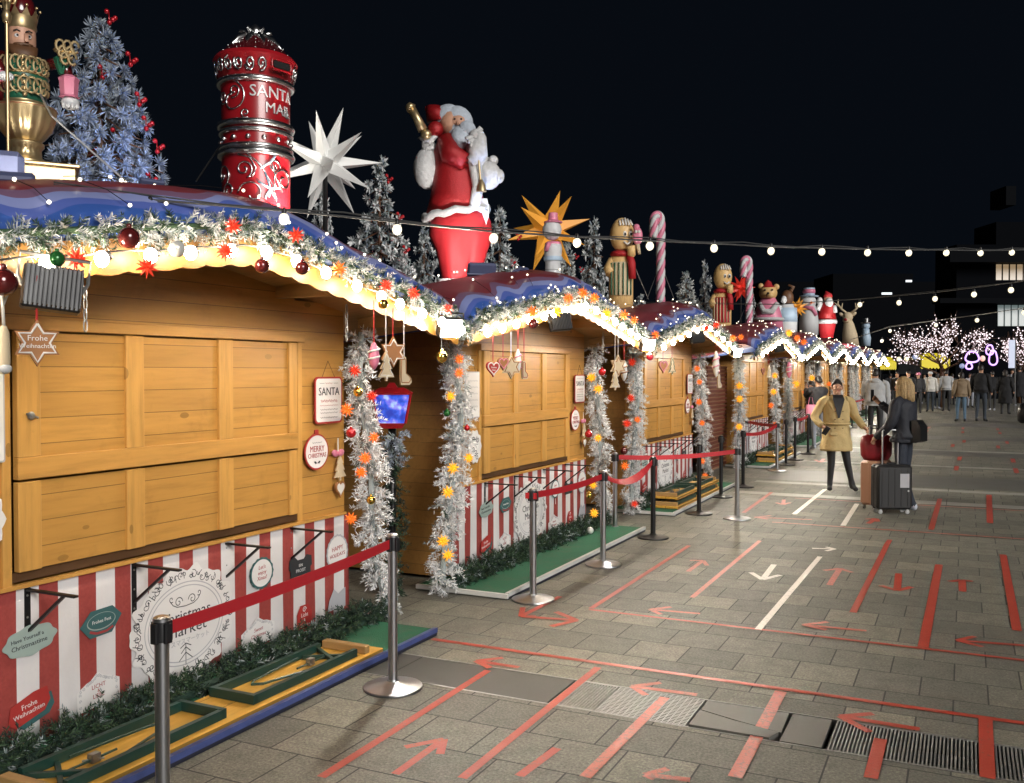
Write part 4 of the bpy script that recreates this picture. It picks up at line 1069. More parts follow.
# chains
def chain(px, y0, y1, X, label):
    p = onx(px, y0, X); p2 = onx(px, y1, X); L = p.z - p2.z; n = max(3, int(L / .042)); mb = MB()
    for k in range(n):
        z = -L * (k + .5) / n; h = L / n * .62
        pts = [(math.cos(a) * .009, 0, z + math.sin(a) * h) if k % 2 else (0, math.cos(a) * .009, z + math.sin(a) * h) for a in [2 * PI * j / 10 for j in range(10)]]
        mb.tube(pts, .003, 5, closed=True)
    o = mb.build('hanging_chain', M['galv'], None, 180); o.location = p; tag(o, label, 'chain')
chain(85, 278, 331, SX + FX - .05, 'bright steel chain hanging beside the black floodlight, nearest stall')
chain(346.5, 305, 341, SX + FX - .1, 'bright steel chain hanging under the right eave of the nearest stall')
chain(603, 332, 352, SX + FX - .1, 'short steel chain under the right eave of the second stall')
# ================================================================== WALL SIGNS
def rrect(w, h, r, n=5):
    P = []
    for (cx_, cy_, a0) in ((w - r, h - r, 0), (-w + r, h - r, 90), (-w + r, -h + r, 180), (w - r, -h + r, 270)):
        for i in range(n + 1): a = math.radians(a0 + 90 * i / n); P.append((cx_ + r * math.cos(a), cy_ + r * math.sin(a)))
    return P
def squig(mb, FR, x0, x1, y, amp, w=.0022, f=170):
    n = max(6, int((x1 - x0) / .006)); pts = [(x0 + (x1 - x0) * i / n, y + amp * math.sin(i * 2.1) * (.4 + .6 * abs(math.sin(i * .7)))) for i in range(n + 1)]
    for i in range(n):
        p, q_ = Vector(pts[i]), Vector(pts[i + 1]); nn = Vector((-(q_ - p).y, (q_ - p).x)).normalized() * w * .5
        mb.add([(p.x - nn.x, p.y - nn.y, 0), (q_.x - nn.x, q_.y - nn.y, 0), (q_.x + nn.x, q_.y + nn.y, 0), (p.x + nn.x, p.y + nn.y, 0)], [(0, 1, 2, 3)], 0, FR)
def santa_sign(i, lab):
    r = empty('wall_sign', (SX + .03, YC[i] + 1.305, 1.56), 0, lab, 'sign', 'tin signs on the stall fronts')
    MB().prism(rrect(.148, .155, .03), 0, .006, face_frame(0, 0, 0)).build('red_rim', M['print_red'], r)
    MB().prism(rrect(.136, .143, .025), .0065, .0078, face_frame(0, 0, 0)).build('white_plate', M['print_white'], r)
    vs, fs = text_mesh('SANTA', .075, .0006, 'CENTER', .95); MB().add(vs, fs, 0, face_frame(.0092, 0, .055)).build('lettering', M['print_ink'], r)
    mb = MB(); FR = face_frame(.0092, 0, 0)
    squig(mb, FR, -.04, .04, .112, .006); squig(mb, FR, -.09, .09, -.005, .012, .003); squig(mb, FR, -.1, .1, -.035, .004)
    mb.build('red_script', M['print_redink'], r); mb = MB()
    for y_ in (-.062, -.084, -.115): squig(mb, FR, -.095, .095, y_, .006)
    squig(mb, FR, -.1, -.05, .112, .001); squig(mb, FR, .05, .1, .112, .001); mb.build('dark_script', M['print_ink'], r)
    mb = MB(); mb.tube([(.004, -.07, .15), (.0, 0, .26), (.004, .07, .15)], .0015, 4); mb.build('hanger', M['wire'], r)
def merry_sign(i, lab):
    r = empty('oval_sign', (SX + .03, YC[i] + 1.175, 1.225), 0, lab, 'sign', 'oval signs on the stall fronts')
    MB().prism(oval(.125, .118, 48), 0, .006, face_frame(0, 0, 0)).build('red_rim', M['print_red'], r)
    MB().prism(oval(.114, .107, 48), .0065, .0078, face_frame(0, 0, 0)).build('white_plate', M['print_white'], r)
    MB().prism(rrect(.02, .015, .006), 0, .006, face_frame(0, 0, .13)).build('loop', M['print_red'], r)
    for s_, dz, sz, sx_ in (('MERRY', .018, .055, .9), ('CHRISTMAS', -.025, .043, .85)):
        vs, fs = text_mesh(s_, sz, .0006, 'CENTER', sx_); MB().add(vs, fs, 0, face_frame(.0092, 0, dz)).build('lettering', M['print_redink'], r)
    mb = MB(); FR = face_frame(.0092, 0, 0); squig(mb, FR, -.05, .05, .06, .005)
    for s in (-1, 1): mb.prism([(0, -.075), (s * .02, -.06), (s * .035, -.062), (s * .022, -.078)][::s], 0, .001, FR)
    mb.build('holly', M['print_ink'], r)
def chain_orn(i, lab):
    r = empty('wall_ornament', (SX + .04, YC[i] + 1.40, 1.1), 0, lab, 'ornament', 'hanging wall ornaments')
    mb = MB(); mb.box(-.001, .001, -.006, .006, .11, .2); mb.build('ribbon', M['ribbon_w'], r)
    mb = MB(); 
    for s in (-1, 1): mb.ell((0, s * .032, .1), (.014, .034, .024), 12, 8, rot=(s * .3, 0, 0))
    mb.ell((.01, 0, .095), .016, 8, 6); mb.build('bow', M['pink'], r, 180)
    mb = MB(); mb.prism(treep(.065, .085), 0, .01, face_frame(0, .015, -.0)); mb.build('tree_plate', M['cream'], r)
    mb = MB(); mb.prism(heartp(.055, .06), .0, .012, face_frame(0, .012, -.14)); mb.build('heart_plate', M['ginger'], r)
    mb = MB(); mb.prism(heartp(.042, .046), .0125, .0145, face_frame(0, .012, -.14)); mb.build('heart_icing', M['cookie_white'], r)
for i, w in ((0, 'nearest stall front'), (1, 'second stall front'), (2, 'third stall front')):
    santa_sign(i, 'white tin sign reading SANTA with red rim on the %s' % w); merry_sign(i, 'oval white sign with red Christmas greeting on the %s' % w)
    chain_orn(i, 'ornament of pink bow, tree and heart on the %s' % w)
for i in (0, 1, 2):
    r = empty('wall_sign', (SX + .03, YC[i] - 1.2 + (.03 if i == 0 else 0), 1.55), 0, 'plain white framed sign left of the shutters on the %s' % NM[i], 'sign', 'framed signs left of the shutters')
    MB().prism(rrect(.13, .2, .01), 0, .008, face_frame(0, 0, 0)).build('frame', M['print_lace'], r); MB().prism(rrect(.122, .192, .008), .0085, .01, face_frame(0, 0, 0)).build('plate', M['print_white'], r)
    mb = MB()
    for k in range(5): squig(mb, face_frame(.0115, 0, 0), -.09, .09, .12 - k * .055, .009, .003)
    mb.build('script', M['print_lace'], r); mb = MB(); mb.tube([(.004, -.06, .2), (0, 0, .32), (.004, .06, .2)], .0015, 4); mb.build('hanger', M['wire'], r)
    r = empty('wall_ornament', (SX + .035, YC[i] - 1.16, 1.1), 0, 'white lacy plaque below the framed sign on the %s' % NM[i], 'ornament', 'lacy plaques')
    MB().prism(oval(.11, .14, 40, .08, 10), 0, .008, face_frame(0, 0, 0)).build('plaque', M['print_white'], r)
    curls([spiral(x_, y_, .03, 1.4, a_, 1) for x_, y_, a_ in ((-.04, .06, 0), (.04, .06, 2), (0, -.05, 4), (.03, -.09, 1), (-.04, -.02, 3))], 'print_ink', .01, r, 0, 0, .007)
# shutter bolt
b = MB(); b.ell((0, 0, 0), (.012, .02, .02), 8, 6); b.bar((.008, -.03, .01), (.008, .03, -.01), .008, .008); o = b.build('shutter_bolt', M['galv'], st0); o.location = (.045, -.915, 1.55)
# ================================================================== LANTERN POST IN THE GAP
XL = -4.0; pt = onx(392, 430, XL); r = empty('lamp_post', (XL, pt.y, 0), 0, 'red lantern with glowing blue panes on a post wrapped in dark fir', 'lamp post')
s = depth((XL, pt.y, 1.5)) / F; zl0, zl1 = onx(392, 428, XL).z, onx(392, 389, XL).z
p_ = MB(); p_.tube([(0, 0, 0), (0, 0, zl0)], .03, 12); p_.build('pole', M['black'], r, 180)
g_ = MB(); twigs(g_, [(0, 0, .02), (.02, 0, .5), (-.01, 0, 1), (0, 0, zl0 - .02)], 190, .05, .1, 24, .035, .006, (0, 1), (70, 30), .4); g_.build('fir_wrap', [M['firdk'], M['fir']], r)
g_ = MB(); twigs(g_, [(0.05, -.03, zl0 - .3), (.05, -.06, zl0 - .1), (.04, .02, zl0 - .02)], 40, .05, .1, 24, .04, .008, (0, 1), (60, 40), .5); g_.build('frosted_sprig', [M['frostblue'], M['frostgrey']], r)
M['pane'] = NT('glowing_blue_pane').m; tt = M['pane'].node_tree; bs = tt.nodes['Principled BSDF']
nz = tt.nodes.new('ShaderNodeTexNoise'); nz.inputs['Scale'].default_value = 16; nz.inputs['Detail'].default_value = 5
rp = tt.nodes.new('ShaderNodeValToRGB'); e_ = rp.color_ramp.elements; e_[0].position = .38; e_[0].color = (.01, .02, .35, 1); e_[1].position = .68; e_[1].color = (.5, .75, 1, 1); x_ = e_.new(.5); x_.color = (.03, .12, .8, 1); x_ = e_.new(.58); x_.color = (.3, .2, .85, 1)
tc = tt.nodes.new('ShaderNodeTexCoord'); tt.links.new(tc.outputs['Object'], nz.inputs['Vector']); tt.links.new(nz.outputs['Fac'], rp.inputs[0]); tt.links.new(rp.outputs[0], bs.inputs['Emission Color']); bs.inputs['Emission Strength'].default_value = .33; bs.inputs['Base Color'].default_value = (.02, .04, .2, 1)
LR = Matrix.Rotation(.55, 4, 'Z'); wt, wb = .145, .105; hL = zl1 - zl0; z0, z1 = zl0 + hL * .14, zl1 - hL * .14
def frust(mb, a, za, b, zb_, m=0): mb.loft([[(-a, -a, za), (a, -a, za), (a, a, za), (-a, a, za)], [(-b, -b, zb_), (b, -b, zb_), (b, b, zb_), (-b, b, zb_)]], m, True, LR)
f = MB(); frust(f, wb * .75, zl0, wb, z0); frust(f, wt + .01, z1, wt + .018, z1 + .015); frust(f, wt + .016, z1 + .015, wt * .62, zl1 + .012); frust(f, wt * .3, zl1 + .012, .02, zl1 + .05)
for sx_ in (-1, 1):
    for sy_ in (-1, 1): f.bar(LR @ Vector((sx_ * wb, sy_ * wb, z0)), LR @ Vector((sx_ * wt, sy_ * wt, z1)), .014, .014)
f.build('lantern_frame', M['red'], r)
for k in range(4):
    A = LR @ Matrix.Rotation(k * PI / 2, 4, 'Z'); q = MB(); a, b = wb - .004, wt - .004
    q.add([(-a + .006, -a, z0), (a - .006, -a, z0), (b - .006, -b, z1), (-b + .006, -b, z1)], [(0, 1, 2, 3)], 0, A); q.build('pane', M['pane'], r)
# brick red slatted panel between third and fourth stall
p0, p1_ = onx(706, 470, -4.05), onx(722, 470, -4.05)
M['slat_red'] = wood('reddish_slat_wood', (.16, .045, .028, 1), 0); M['slat_lt'] = wood('pale_slat_wood', (.34, .2, .12, 1), 0)
r = empty('slatted_panel', (-4.0, p0.y - .2, 0), 0, 'brick red and tan slatted panel in the gap after the third stall', 'panel')
L_ = 1.5
f = MB(); f.box(-.05, -.012, 0, L_, 0, 1.85); f.build('backing', M['slat_lt'], r)
f = MB()
for k in range(26): f.box(-.011, .02, .01, L_ - .01, .05 + k * .07, .05 + k * .07 + .042)
f.build('slats', M['slat_red'], r)
# white cup dropped among the boughs
p = onz(265, 641, .07); c_ = MB(); c_.lathe([(.022, 0), (.03, .07), (.031, .072), (.027, .07), (.02, .006)], 20); o = c_.build('paper_cup', M['white'], None, 50); o.location = (p.x, p.y, .06); o.rotation_euler = (1.5, .2, 1.2); tag(o, 'white paper cup lying at the end of the folded table', 'cup')
b = MB(); b.ell((0, 0, 0), .04, 14, 10); o = b.build('bauble', M['bclear'], None, 180); o.location = onz(590, 531, .07); o.location.z = .075; tag(o, 'silver white bauble lying on the boughs of the second stall', 'bauble')
# ================================================================== ROOF DECORATIONS
def deco(name, px, X, label, cat, group=None, stall=None, py0=None):
    """Empty on the roof, local -y faces the photographer's side of the plaza, returns (root, metres per pixel, z helper)"""
    p = onx(px, 300, X); s = depth(p) / F
    i = min(range(len(YC)), key=lambda k: abs(YC[k] - p.y)); yy = p.y - YC[i]
    zr = zt(max(-RW, min(RW, yy))) + RZ(X - SX) - .03
    d = (Vector((0, 0, 0)) - Vector((p.x, p.y, 0))); rz = math.atan2(d.y, d.x) + PI / 2
    r = empty(name, (p.x, p.y, zr), rz, label, cat, group)
    def zz(py): return onx(px, py, X).z - zr
    return r, s, zz
def spot(parent_loc, target, power, size=.25, col=(1, .93, .82), ang=70, name='roof_floodlight_beam'):
    l = bpy.data.lights.new(name, 'SPOT'); l.energy = power; l.color = col; l.spot_size = math.radians(ang); l.spot_blend = .6; l.shadow_soft_size = size * .4
    o = bpy.data.objects.new(name, l); COL.objects.link(o); o.location = parent_loc
    o.rotation_euler = (Vector(target) - Vector(parent_loc)).to_track_quat('-Z', 'Y').to_euler(); return o
M['flood_case'] = mat('grey_blue_flood_case', (.085, .10, .19, 1), .45, .1, .1, 8)
M['spotlens'] = emit('lit_roof_flood', (1, .95, .85, 1), 6)
def roof_flood(loc, target, w, power, label, col=(1, .93, .82), ang=75):
    r = empty('roof_floodlight', loc, 0, label, 'floodlight', 'floodlights on the roofs')
    d = (Vector(target) - Vector(loc)).normalized(); q = d.to_track_quat('Z', 'Y'); r.rotation_mode = 'QUATERNION'; r.rotation_quaternion = q
    b = MB(); b.box(-w, w, -w * .7, w * .7, -w * .45, 0, 0, None, w * .1); b.box(-w * .92, w * .92, -w * .62, w * .62, 0, w * .1, 0, None, w * .05)
    b.build('housing', M['flood_case'], r); g = MB(); g.box(-w * .85, w * .85, -w * .55, w * .55, w * .102, w * .11); g.build('lens', M['spotlens'], r)
    k = MB(); k.tube([(-w * 1.02, 0, -w * .2), (-w * 1.1, 0, -w * .6), (w * 1.1, 0, -w * .6), (w * 1.02, 0, -w * .2)], w * .05, 6); k.build('yoke', M['flood_case'], r)
    o = spot(Vector(loc) + d * w * .2, target, power, w, col, ang); return r
def circ(rx, ry, z, n=20, cx=0, cy=0): return [(cx + rx * math.cos(2 * PI * k / n), cy + ry * math.sin(2 * PI * k / n), z) for k in range(n)]
# ---------------- frosted trees
TV = []
for k, (tiers, tuft, wd, sd) in enumerate(((15, .13, .009, 3), (14, .135, .009, 9))):
    c_, t_ = frosted_tree(1.5, .42, tiers, tuft, wd, sd)
    TV.append((c_.mesh('crown', [M['frost'], M['frostgrey'], M['frostblue']]), t_.mesh('trunk', M['brown'], 180)))
c_, t_ = frosted_tree(1.9, .66, 22, .15, .0052, 21, 12, 80)
TB = (c_.mesh('crown', [M['frostblue'], M['frostblue'], M['frostgrey']]), t_.mesh('trunk', M['brown'], 180))
bm_ = MB()
for k in range(4): bm_.ell((R.uniform(-.04, .04), R.uniform(-.04, .04), R.uniform(-.04, .04)), .016, 8, 6)
bm_.tube([(0, 0, -.06), (0, 0, .03)], .003, 4)
mBerry = bm_.mesh('berry_sprig', M['bred'], 180)
def tree(px, ytop, halfw, X, variant, label, berries=(), sink=.1):
    r, s, zz = deco('frosted_tree', px, X, label, 'fir tree', 'frosted artificial fir trees on the roofs')
    V = TB if variant == 'B' else TV[variant]; h0, r0 = (1.9, .66) if variant == 'B' else (1.5, .42)
    h = zz(ytop) + sink; r.location.z -= sink
    k = h / h0; kr = halfw * s / r0 * 1.22
    for n_, me in (('crown', V[0]), ('trunk', V[1])):
        o = mk(n_, me, (0, 0, 0), None, None, None, r); o.scale = (kr, kr, k); o.rotation_euler.z = R.uniform(0, 6)
    for (bx, by) in berries:
        q = r.matrix_basis.inverted() @ ondepth(bx, by, depth(r.location) - .12)
        o = mk('berry_sprig', mBerry, q, None, None, None, r); o.scale = (1, 1, 1); 
    return r
tree(102, 16, 62, -5.0, 'B', 'large blue grey flocked fir with red berries behind the nutcracker', [(130, 58), (139, 98), (146, 122), (157, 145), (115, 134), (102, 71), (109, 16), (90, 148), (150, 178)], .3)
tree(323, 180, 15, -5.6, 0, 'small frosted fir partly hidden under the white star')
tree(380, 162, 30, -5.0, 1, 'frosted fir between the white star and the Santa figure', [(405, 249), (388, 178), (399, 216)], .25)
tree(424, 228, 20, -5.9, 0, 'dim blue grey fir in the shade left of the red trousers', [], .2)
tree(500, 211, 24, -4.9, 1, 'frosted fir just right of the Santa figure', [(518, 236), (512, 262)], .3)
tree(567, 241, 17, -5.4, 0, 'frosted fir right of the snowman with the orange star', [(576, 256), (581, 269)], .3)
tree(594, 222, 20, -5.6, 1, 'tall slim frosted fir left of the gingerbread figure in green', [], .3)
tree(686, 271, 16, -5.2, 0, 'frosted fir right of the front candy cane', [], .3)
tree(705, 264, 12, -5.6, 1, 'dim fir left of the rear gingerbread figure', [], .3)
tree(752, 292, 8, -5.4, 0, 'dim fir behind the rear candy cane', [], .3)
tree(640, 296, 14, -4.6, 1, 'low frosted fir top between gingerbread figure and front candy cane', [], .3)
tree(786, 318, 9, -4.9, 0, 'tiny frosted fir beside the yellow star', [], .3)
# ---------------- nutcracker
r, s, zz = deco('nutcracker_figure', 25, -4.4, 'big nutcracker king with crown and sceptre standing on a gold urn', 'nutcracker')
P = lambda px: (px - 25) * s
def ringp(cx, w, py, dy=0, d=None): return circ(w * s, (d if d else w) * s, zz(py), 24, P(cx), dy * s)
b = MB(); b.box(P(13), P(72), -.17, .22, -.05, zz(166), 0, None, .01); b.box(P(10), P(75), -.19, .24, zz(171), zz(167), 0, None, .006); b.build('plinth', M['gold'], r)
fl8 = lambda a, z: .07 * abs(math.sin(a * 8)) - .03
b = MB(); b.lathe([(q * s, zz(py)) for q, py in ((20, 166), (20, 162), (15, 158), (14, 150), (17, 147), (17, 144), (14, 142), (17, 139), (24, 130), (27, 120), (28, 113), (29, 111), (29, 109), (25, 109))], 64, (P(27), 0, 0), flute=lambda a, z: fl8(a, z) if zz(141) < z < zz(112) or zz(158) < z < zz(149) else 0); b.build('urn', M['gold'], r, 50)
b = MB(); b.lathe([(q * s, zz(py)) for q, py in ((27, 112), (29.5, 110.5), (27, 109))], 40, (P(27), 0, 0)); b.build('urn_rim', M['red'], r, 60)
b = MB(); b.loft([ringp(25, 18, 110), ringp(25, 21, 102), ringp(26, 22, 88), ringp(26, 22, 76), ringp(26, 20, 66), ringp(25, 14, 58), ringp(24, 9, 54)]); b.build('torso', M['green'], r, 180)
b = MB()
for k in range(16):
    a = -2.5 + 2.2 * (k % 8) / 7.0; zc = zz(70 + 13 * (k // 8) * 1.6); rr = 21.5 * s; cx_, cy_ = P(26) + rr * math.cos(a), rr * math.sin(a)
    b.tube([(cx_ + .03 * math.cos(t_) * abs(math.cos(a + PI / 2)) , cy_ - .004 - .001 * k, zc + .04 * math.sin(t_)) for t_ in [6.0 * j / 10 for j in range(11)]], .006, 5)
b.lathe([(q * s, zz(py)) for q, py in ((22.6, 79), (23.4, 78), (22.6, 77))], 30, (P(26), 0, 0)); b.lathe([(q * s, zz(py)) for q, py in ((19, 108), (21, 106), (21, 104))], 30, (P(25), 0, 0))
for k in range(7): b.ell((P(26 + (k - 3) * .3), -22 * s, zz(64 + k * 6)), .012, 8, 6)
b.build('gilt_trim', M['gold'], r, 60)
b = MB(); b.loft([ringp(24, 8, 60), ringp(24, 12.5, 54), ringp(24, 13.5, 45), ringp(24, 13.5, 36), ringp(24, 13, 30)]); 
b.loft([[(P(29) + u_ * s, (-13 - v_) * s, zz(py)) for u_, v_ in ((-2, 0), (2, 0), (1.5, q), (-1.5, q))] for py, q in ((47, 4.5), (44, 4), (38, .5))]); b.build('head', M['paleskin'] if 'paleskin' in M else M['skin'], r, 60)
b = MB()
for e_ in (20.5, 31): b.ell((P(e_), -12.3 * s, zz(41)), (2.4 * s, 1.6 * s, 2 * s), 10, 8)
b.build('eyes', M['white'], r, 180); b = MB()
for e_ in (21, 31.4): b.ell((P(e_), -13.8 * s, zz(41)), (1.1 * s, .7 * s, 1.2 * s), 8, 6)
for e_ in (20.5, 31): b.tube([(P(e_ - 3), -13.2 * s, zz(37)), (P(e_), -14 * s, zz(35.6)), (P(e_ + 3), -13.2 * s, zz(37))], .8 * s, 6)
b.build('pupils_and_brows', M['black'], r, 180)
b = MB(); b.loft([circ(14 * s, 7 * s, zz(50), 16, P(25), -8 * s), circ(12.5 * s, 7 * s, zz(57), 16, P(26), -9.5 * s), circ(8 * s, 5 * s, zz(66), 16, P(27), -14 * s), circ(2 * s, 2 * s, zz(74), 16, P(27), -17 * s)]); b.ell((P(26), -13 * s, zz(49.5)), (9 * s, 3.5 * s, 2 * s), 14, 8); b.build('beard', M['brown'], r, 180)
b = MB(); n = 10; b.lathe([(q * s, zz(py)) for q, py in ((13.5, 32), (14.5, 30), (14, 26), (15.5, 20), (15, 20), (13, 27), (12.8, 31))], 40, (P(24), 0, 0))
for k in range(n):
    a = 2 * PI * k / n; c0 = Vector((P(24) + 15 * s * math.cos(a), 15 * s * math.sin(a), zz(20))); t_ = Vector((-math.sin(a), math.cos(a), 0)); up_ = Vector((math.cos(a) * .25, math.sin(a) * .25, 1))
    b.add([c0 - t_ * 4 * s, c0 + t_ * 4 * s, c0 + up_ * 8 * s, c0 - t_ * 4 * s * .8 + up_ * .01, c0 + Vector((math.cos(a), math.sin(a), 0)) * -.01], [(0, 1, 2), (1, 4, 2), (4, 0, 2)]); b.ell(tuple(c0 + up_ * 9 * s), 1.6 * s, 8, 6)
b.build('crown', M['gold'], r, 60)
b = MB(); b.loft([ringp(24, 12.5, 24), ringp(24, 13.5, 14), ringp(24, 12, 4), ringp(24, 7, -6), ringp(24, 1, -9)]); b.build('cap', M['dkred'], r, 180)
b = MB(); b.tube([(P(12), -.17, zz(166)), (P(12), -.17, zz(32))], 1.7 * s, 12); b.lathe([(q * s, zz(py)) for q, py in ((1.5, 38), (3.5, 36), (4.5, 30), (3, 26), (2, 24))], 16, (P(12), -.17, 0))
for k in range(3):
    t_ = [(.0, 0), (.5, 3), (1, 5), (1.6, 5.5), (2.0, 4), (1.7, 2.6), (1.3, 3)]; a = (0, PI, -PI / 2)[k]
    b.tube([(P(12) + 4.2 * s * u_ * math.cos(a) * .9, -.17 + 4.2 * s * u_ * math.sin(a) * .9, zz(25) + v_ * 2.6 * s) for u_, v_ in t_], [2.4 * s, 2.3 * s, 2.2 * s, 2 * s, 1.8 * s, 1.5 * s, 1.2 * s], 8)
b.lathe([(0.1 * s, zz(24)), (3.4 * s, zz(18)), (3 * s, zz(10)), (1 * s, zz(2))], 14, (P(12), -.17, 0)); b.build('sceptre', M['gold'], r, 50)
b = MB(); b.tube([(P(8), -.02, zz(60)), (P(3), -.05, zz(70)), (P(6), -.14, zz(84))], [6 * s, 6.5 * s, 5.5 * s], 12); b.build('sleeve', M['dkred'], r, 180)
b = MB(); b.ell((P(10), -.15, zz(87)), (8 * s, 5 * s, 4.5 * s), 14, 10); b.build('glove', M['white'], r, 180); b = MB(); b.lathe([(q * s, zz(py)) for q, py in ((6, 90), (8, 88), (9, 84), (7, 82))], 18, (P(5), -.12, 0)); b.build('cuff', M['pink'], r, 60)
b = MB(); b.loft([ringp(12, 12, 112, .06), ringp(9, 14, 90, .06), ringp(10, 13, 70, .06), ringp(16, 8, 56, .06)]); b.build('cape', M['dkred'], r, 180)
# far arm, reaching forward
b = MB(); b.lathe([(q * s, zz(py)) for q, py in ((6, 76), (10, 79), (9, 82), (8, 96), (10, 98))], 6, (P(66), -.1, 0)); b.build('cuff', M['pink'], r, 30)
b = MB(); b.lathe([(q * s, zz(py)) for q, py in ((4, 76), (7, 68), (9, 60), (6, 58))], 8, (P(61), -.1, 0)); b.build('sleeve', M['green'], r, 30)
b = MB(); b.tube([(P(44), 0, zz(64)), (P(56), -.05, zz(62)), (P(63), -.1, zz(68)), (P(66), -.1, zz(80))], [5 * s, 6 * s, 6 * s, 5 * s], 10); b.build('arm', M['dkred'], r, 180)
b = MB(); b.ell((P(67), -.1, zz(103)), (8.5 * s, 7 * s, 7 * s), 14, 10)
for k in range(4): b.ell((P(61 + k * 4), -.14, zz(108)), (2 * s, 3 * s, 3 * s), 8, 6)
b.build('glove', M['white'], r, 180)
b = MB()
for k in range(7): b.tube([(P(58 + k * 2.2) + .02 * math.cos(t_), -.15, zz(50 + (k % 3) * 6) + .03 * math.sin(t_)) for t_ in [5.5 * j / 9 for j in range(10)]], .007, 5)
b.ell((P(60), -.1, zz(52)), (8 * s, 6 * s, 4 * s), 8, 6); b.build('epaulette', M['gold'], r, 60)
b = MB(); b.tube([(P(50), -.1, zz(118)), (P(128), -.0, zz(180))], .006, 5); b.tube([(P(50), -.1, zz(118)), (P(40), -.15, zz(100))], .006, 5); b.build('guy_wire', M['galv'], r)
b = MB(); b.box(P(-22), P(26), -.34, -.2, -.1, zz(165), 0, None, .03); o = b.build('flood_case', M['flood_case'], r)
roof_flood(Vector(onx(8, 186, -3.95)), Vector(onx(26, 90, -4.4)), .12, 6, 'grey floodlight at the foot of the nutcracker')
M['letter_silver'] = mat('silver_lettering', (.62, .62, .62, 1), .4, .2, 0)
# ---------------- letter box
r, s, zz = deco('santa_letterbox', 257, -4.5, 'giant red and silver pillar letterbox reading SANTA MAIL on the roof', 'letterbox')
P = lambda px: (px - 257) * s
tilt = math.radians(-1.2)
b = MB(); b.lathe([(q * s, zz(py)) for q, py in ((33, 240), (33, 160)) ] , 40); b.lathe([(33 * s, zz(157)), (33 * s, zz(132))], 40); b.lathe([(33 * s, zz(128)), (33.5 * s, zz(90))], 40); b.lathe([(34 * s, zz(86)), (37 * s, zz(78)), (40 * s, zz(68)), (41 * s, zz(65)), (38 * s, zz(61))], 40); b.build('body', M['red'], r, 40)
b = MB(); b.lathe([(38 * s, zz(63)), (35 * s, zz(59)), (34 * s, zz(58.5)), (28 * s, zz(52)), (27 * s, zz(51.5)), (20 * s, zz(45)), (12 * s, zz(39)), (1 * s, zz(37))], 40); b.build('dome', M['dkred'], r, 60)
def torus(mb, R_, z, rr, n=40):
    mb.tube([(R_ * math.cos(2 * PI * k / n), R_ * math.sin(2 * PI * k / n), z) for k in range(n)], rr, 8, closed=True)
b = MB()
for R_, py, q in ((35, 88, 4), (34.5, 130, 4.2), (34, 137, 3), (34.5, 158, 4.4), (34, 152, 3)): torus(b, R_ * s, zz(py), q * s * .8)
b.build('silver_rings', M['silver'], r, 180)
b = MB(); b.ell((0, 0, 0), 2.6 * s, 10, 8); mst = b.mesh('stud', M['silver'], 180)
for k in range(14): a = 2 * PI * k / 14; mk('stud', mst, (33.5 * s * math.cos(a), 33.5 * s * math.sin(a), zz(144.5)), None, None, None, r)
b = MB()   # ornate collar under the lid
for k in range(22):
    a = 2 * PI * k / 22
    if -1.35 < a - 2 * PI < -.55: continue
    c0 = Vector((38.5 * s * math.cos(a), 38.5 * s * math.sin(a), zz(75))); t_ = Vector((-math.sin(a), math.cos(a), 0)); u_ = Vector((math.cos(a) * .25, math.sin(a) * .25, 1))
    b.tube([c0 + t_ * (5 - 4 * j / 12) * s * math.cos(j * .75 + k) + u_ * (7 - 5 * j / 12) * s * math.sin(j * .75 + k) for j in range(13)], 1.1 * s, 6)
b.build('silver_scrollwork', M['silver'], r, 180)
b = MB()
for k in range(10):
    a = 2 * PI * k / 10; pts = [Vector((rr * s * math.cos(a), rr * s * math.sin(a), zz(py))) for rr, py in ((4, 37), (12, 39), (21, 45), (27, 51))]; b.tube(pts, [2.4 * s, 3.2 * s, 3 * s, .8 * s], 6)
for k in range(12):
    a = 2 * PI * k / 12
    for rr, py in ((24, 47.5), (30, 53), (35, 59)): b.ell((rr * s * math.cos(a), rr * s * math.sin(a), zz(py)), .9 * s, 6, 4)
b.lathe([(q * s, zz(py)) for q, py in ((8, 40), (6, 37), (7, 34), (6, 30), (3, 27), (.5, 25))], 18)
for k in range(6):
    a = 2 * PI * k / 6; b.tube([Vector((rr * s * math.cos(a), rr * s * math.sin(a), zz(py))) for rr, py in ((5, 42), (7, 38), (11, 34), (15, 33), (16, 34.5))], [2.6 * s, 2.8 * s, 2.4 * s, 1.6 * s, .4 * s], 8)
b.build('finial', M['silver'], r, 60)
b = MB(); a0 = -.95
b.prism(rrect(9.5 * s, 3.2 * s, 2 * s), 0, .02, Matrix.Rotation(a0 + PI / 2, 4, 'Z') @ Matrix(((1, 0, 0, 0), (0, 0, -1, -39.5 * s), (0, 1, 0, zz(75)), (0, 0, 0, 1)))); b.build('letter_slot', M['void'], r)
b = MB(); b.tube([Matrix.Rotation(a0 + PI / 2, 4, 'Z') @ Vector((x_, -39.9 * s - .012, zz(75) + y_)) for x_, y_ in rrect(11 * s, 4.6 * s, 2.5 * s)], 1.1 * s, 6, closed=True); b.build('slot_rim', M['red'], r, 180)
def wrap(text, size, zc, ac, name, m='silver'):
    vs, fs = text_mesh(text, size, .003); out = []
    for (x_, y_, d) in vs:
        a = ac + x_ / (33.4 * s); q = 33.6 * s + d + .003; out.append((q * math.cos(a), q * math.sin(a), zc + y_))
    MB().add(out, fs).build(name, M['letter_silver'], r)
wrap('SANTA', 15.5 * s, zz(101), -PI / 2 + .55, 'lettering'); wrap('MAIL', 14.5 * s, zz(116), -PI / 2 + .72, 'lettering')
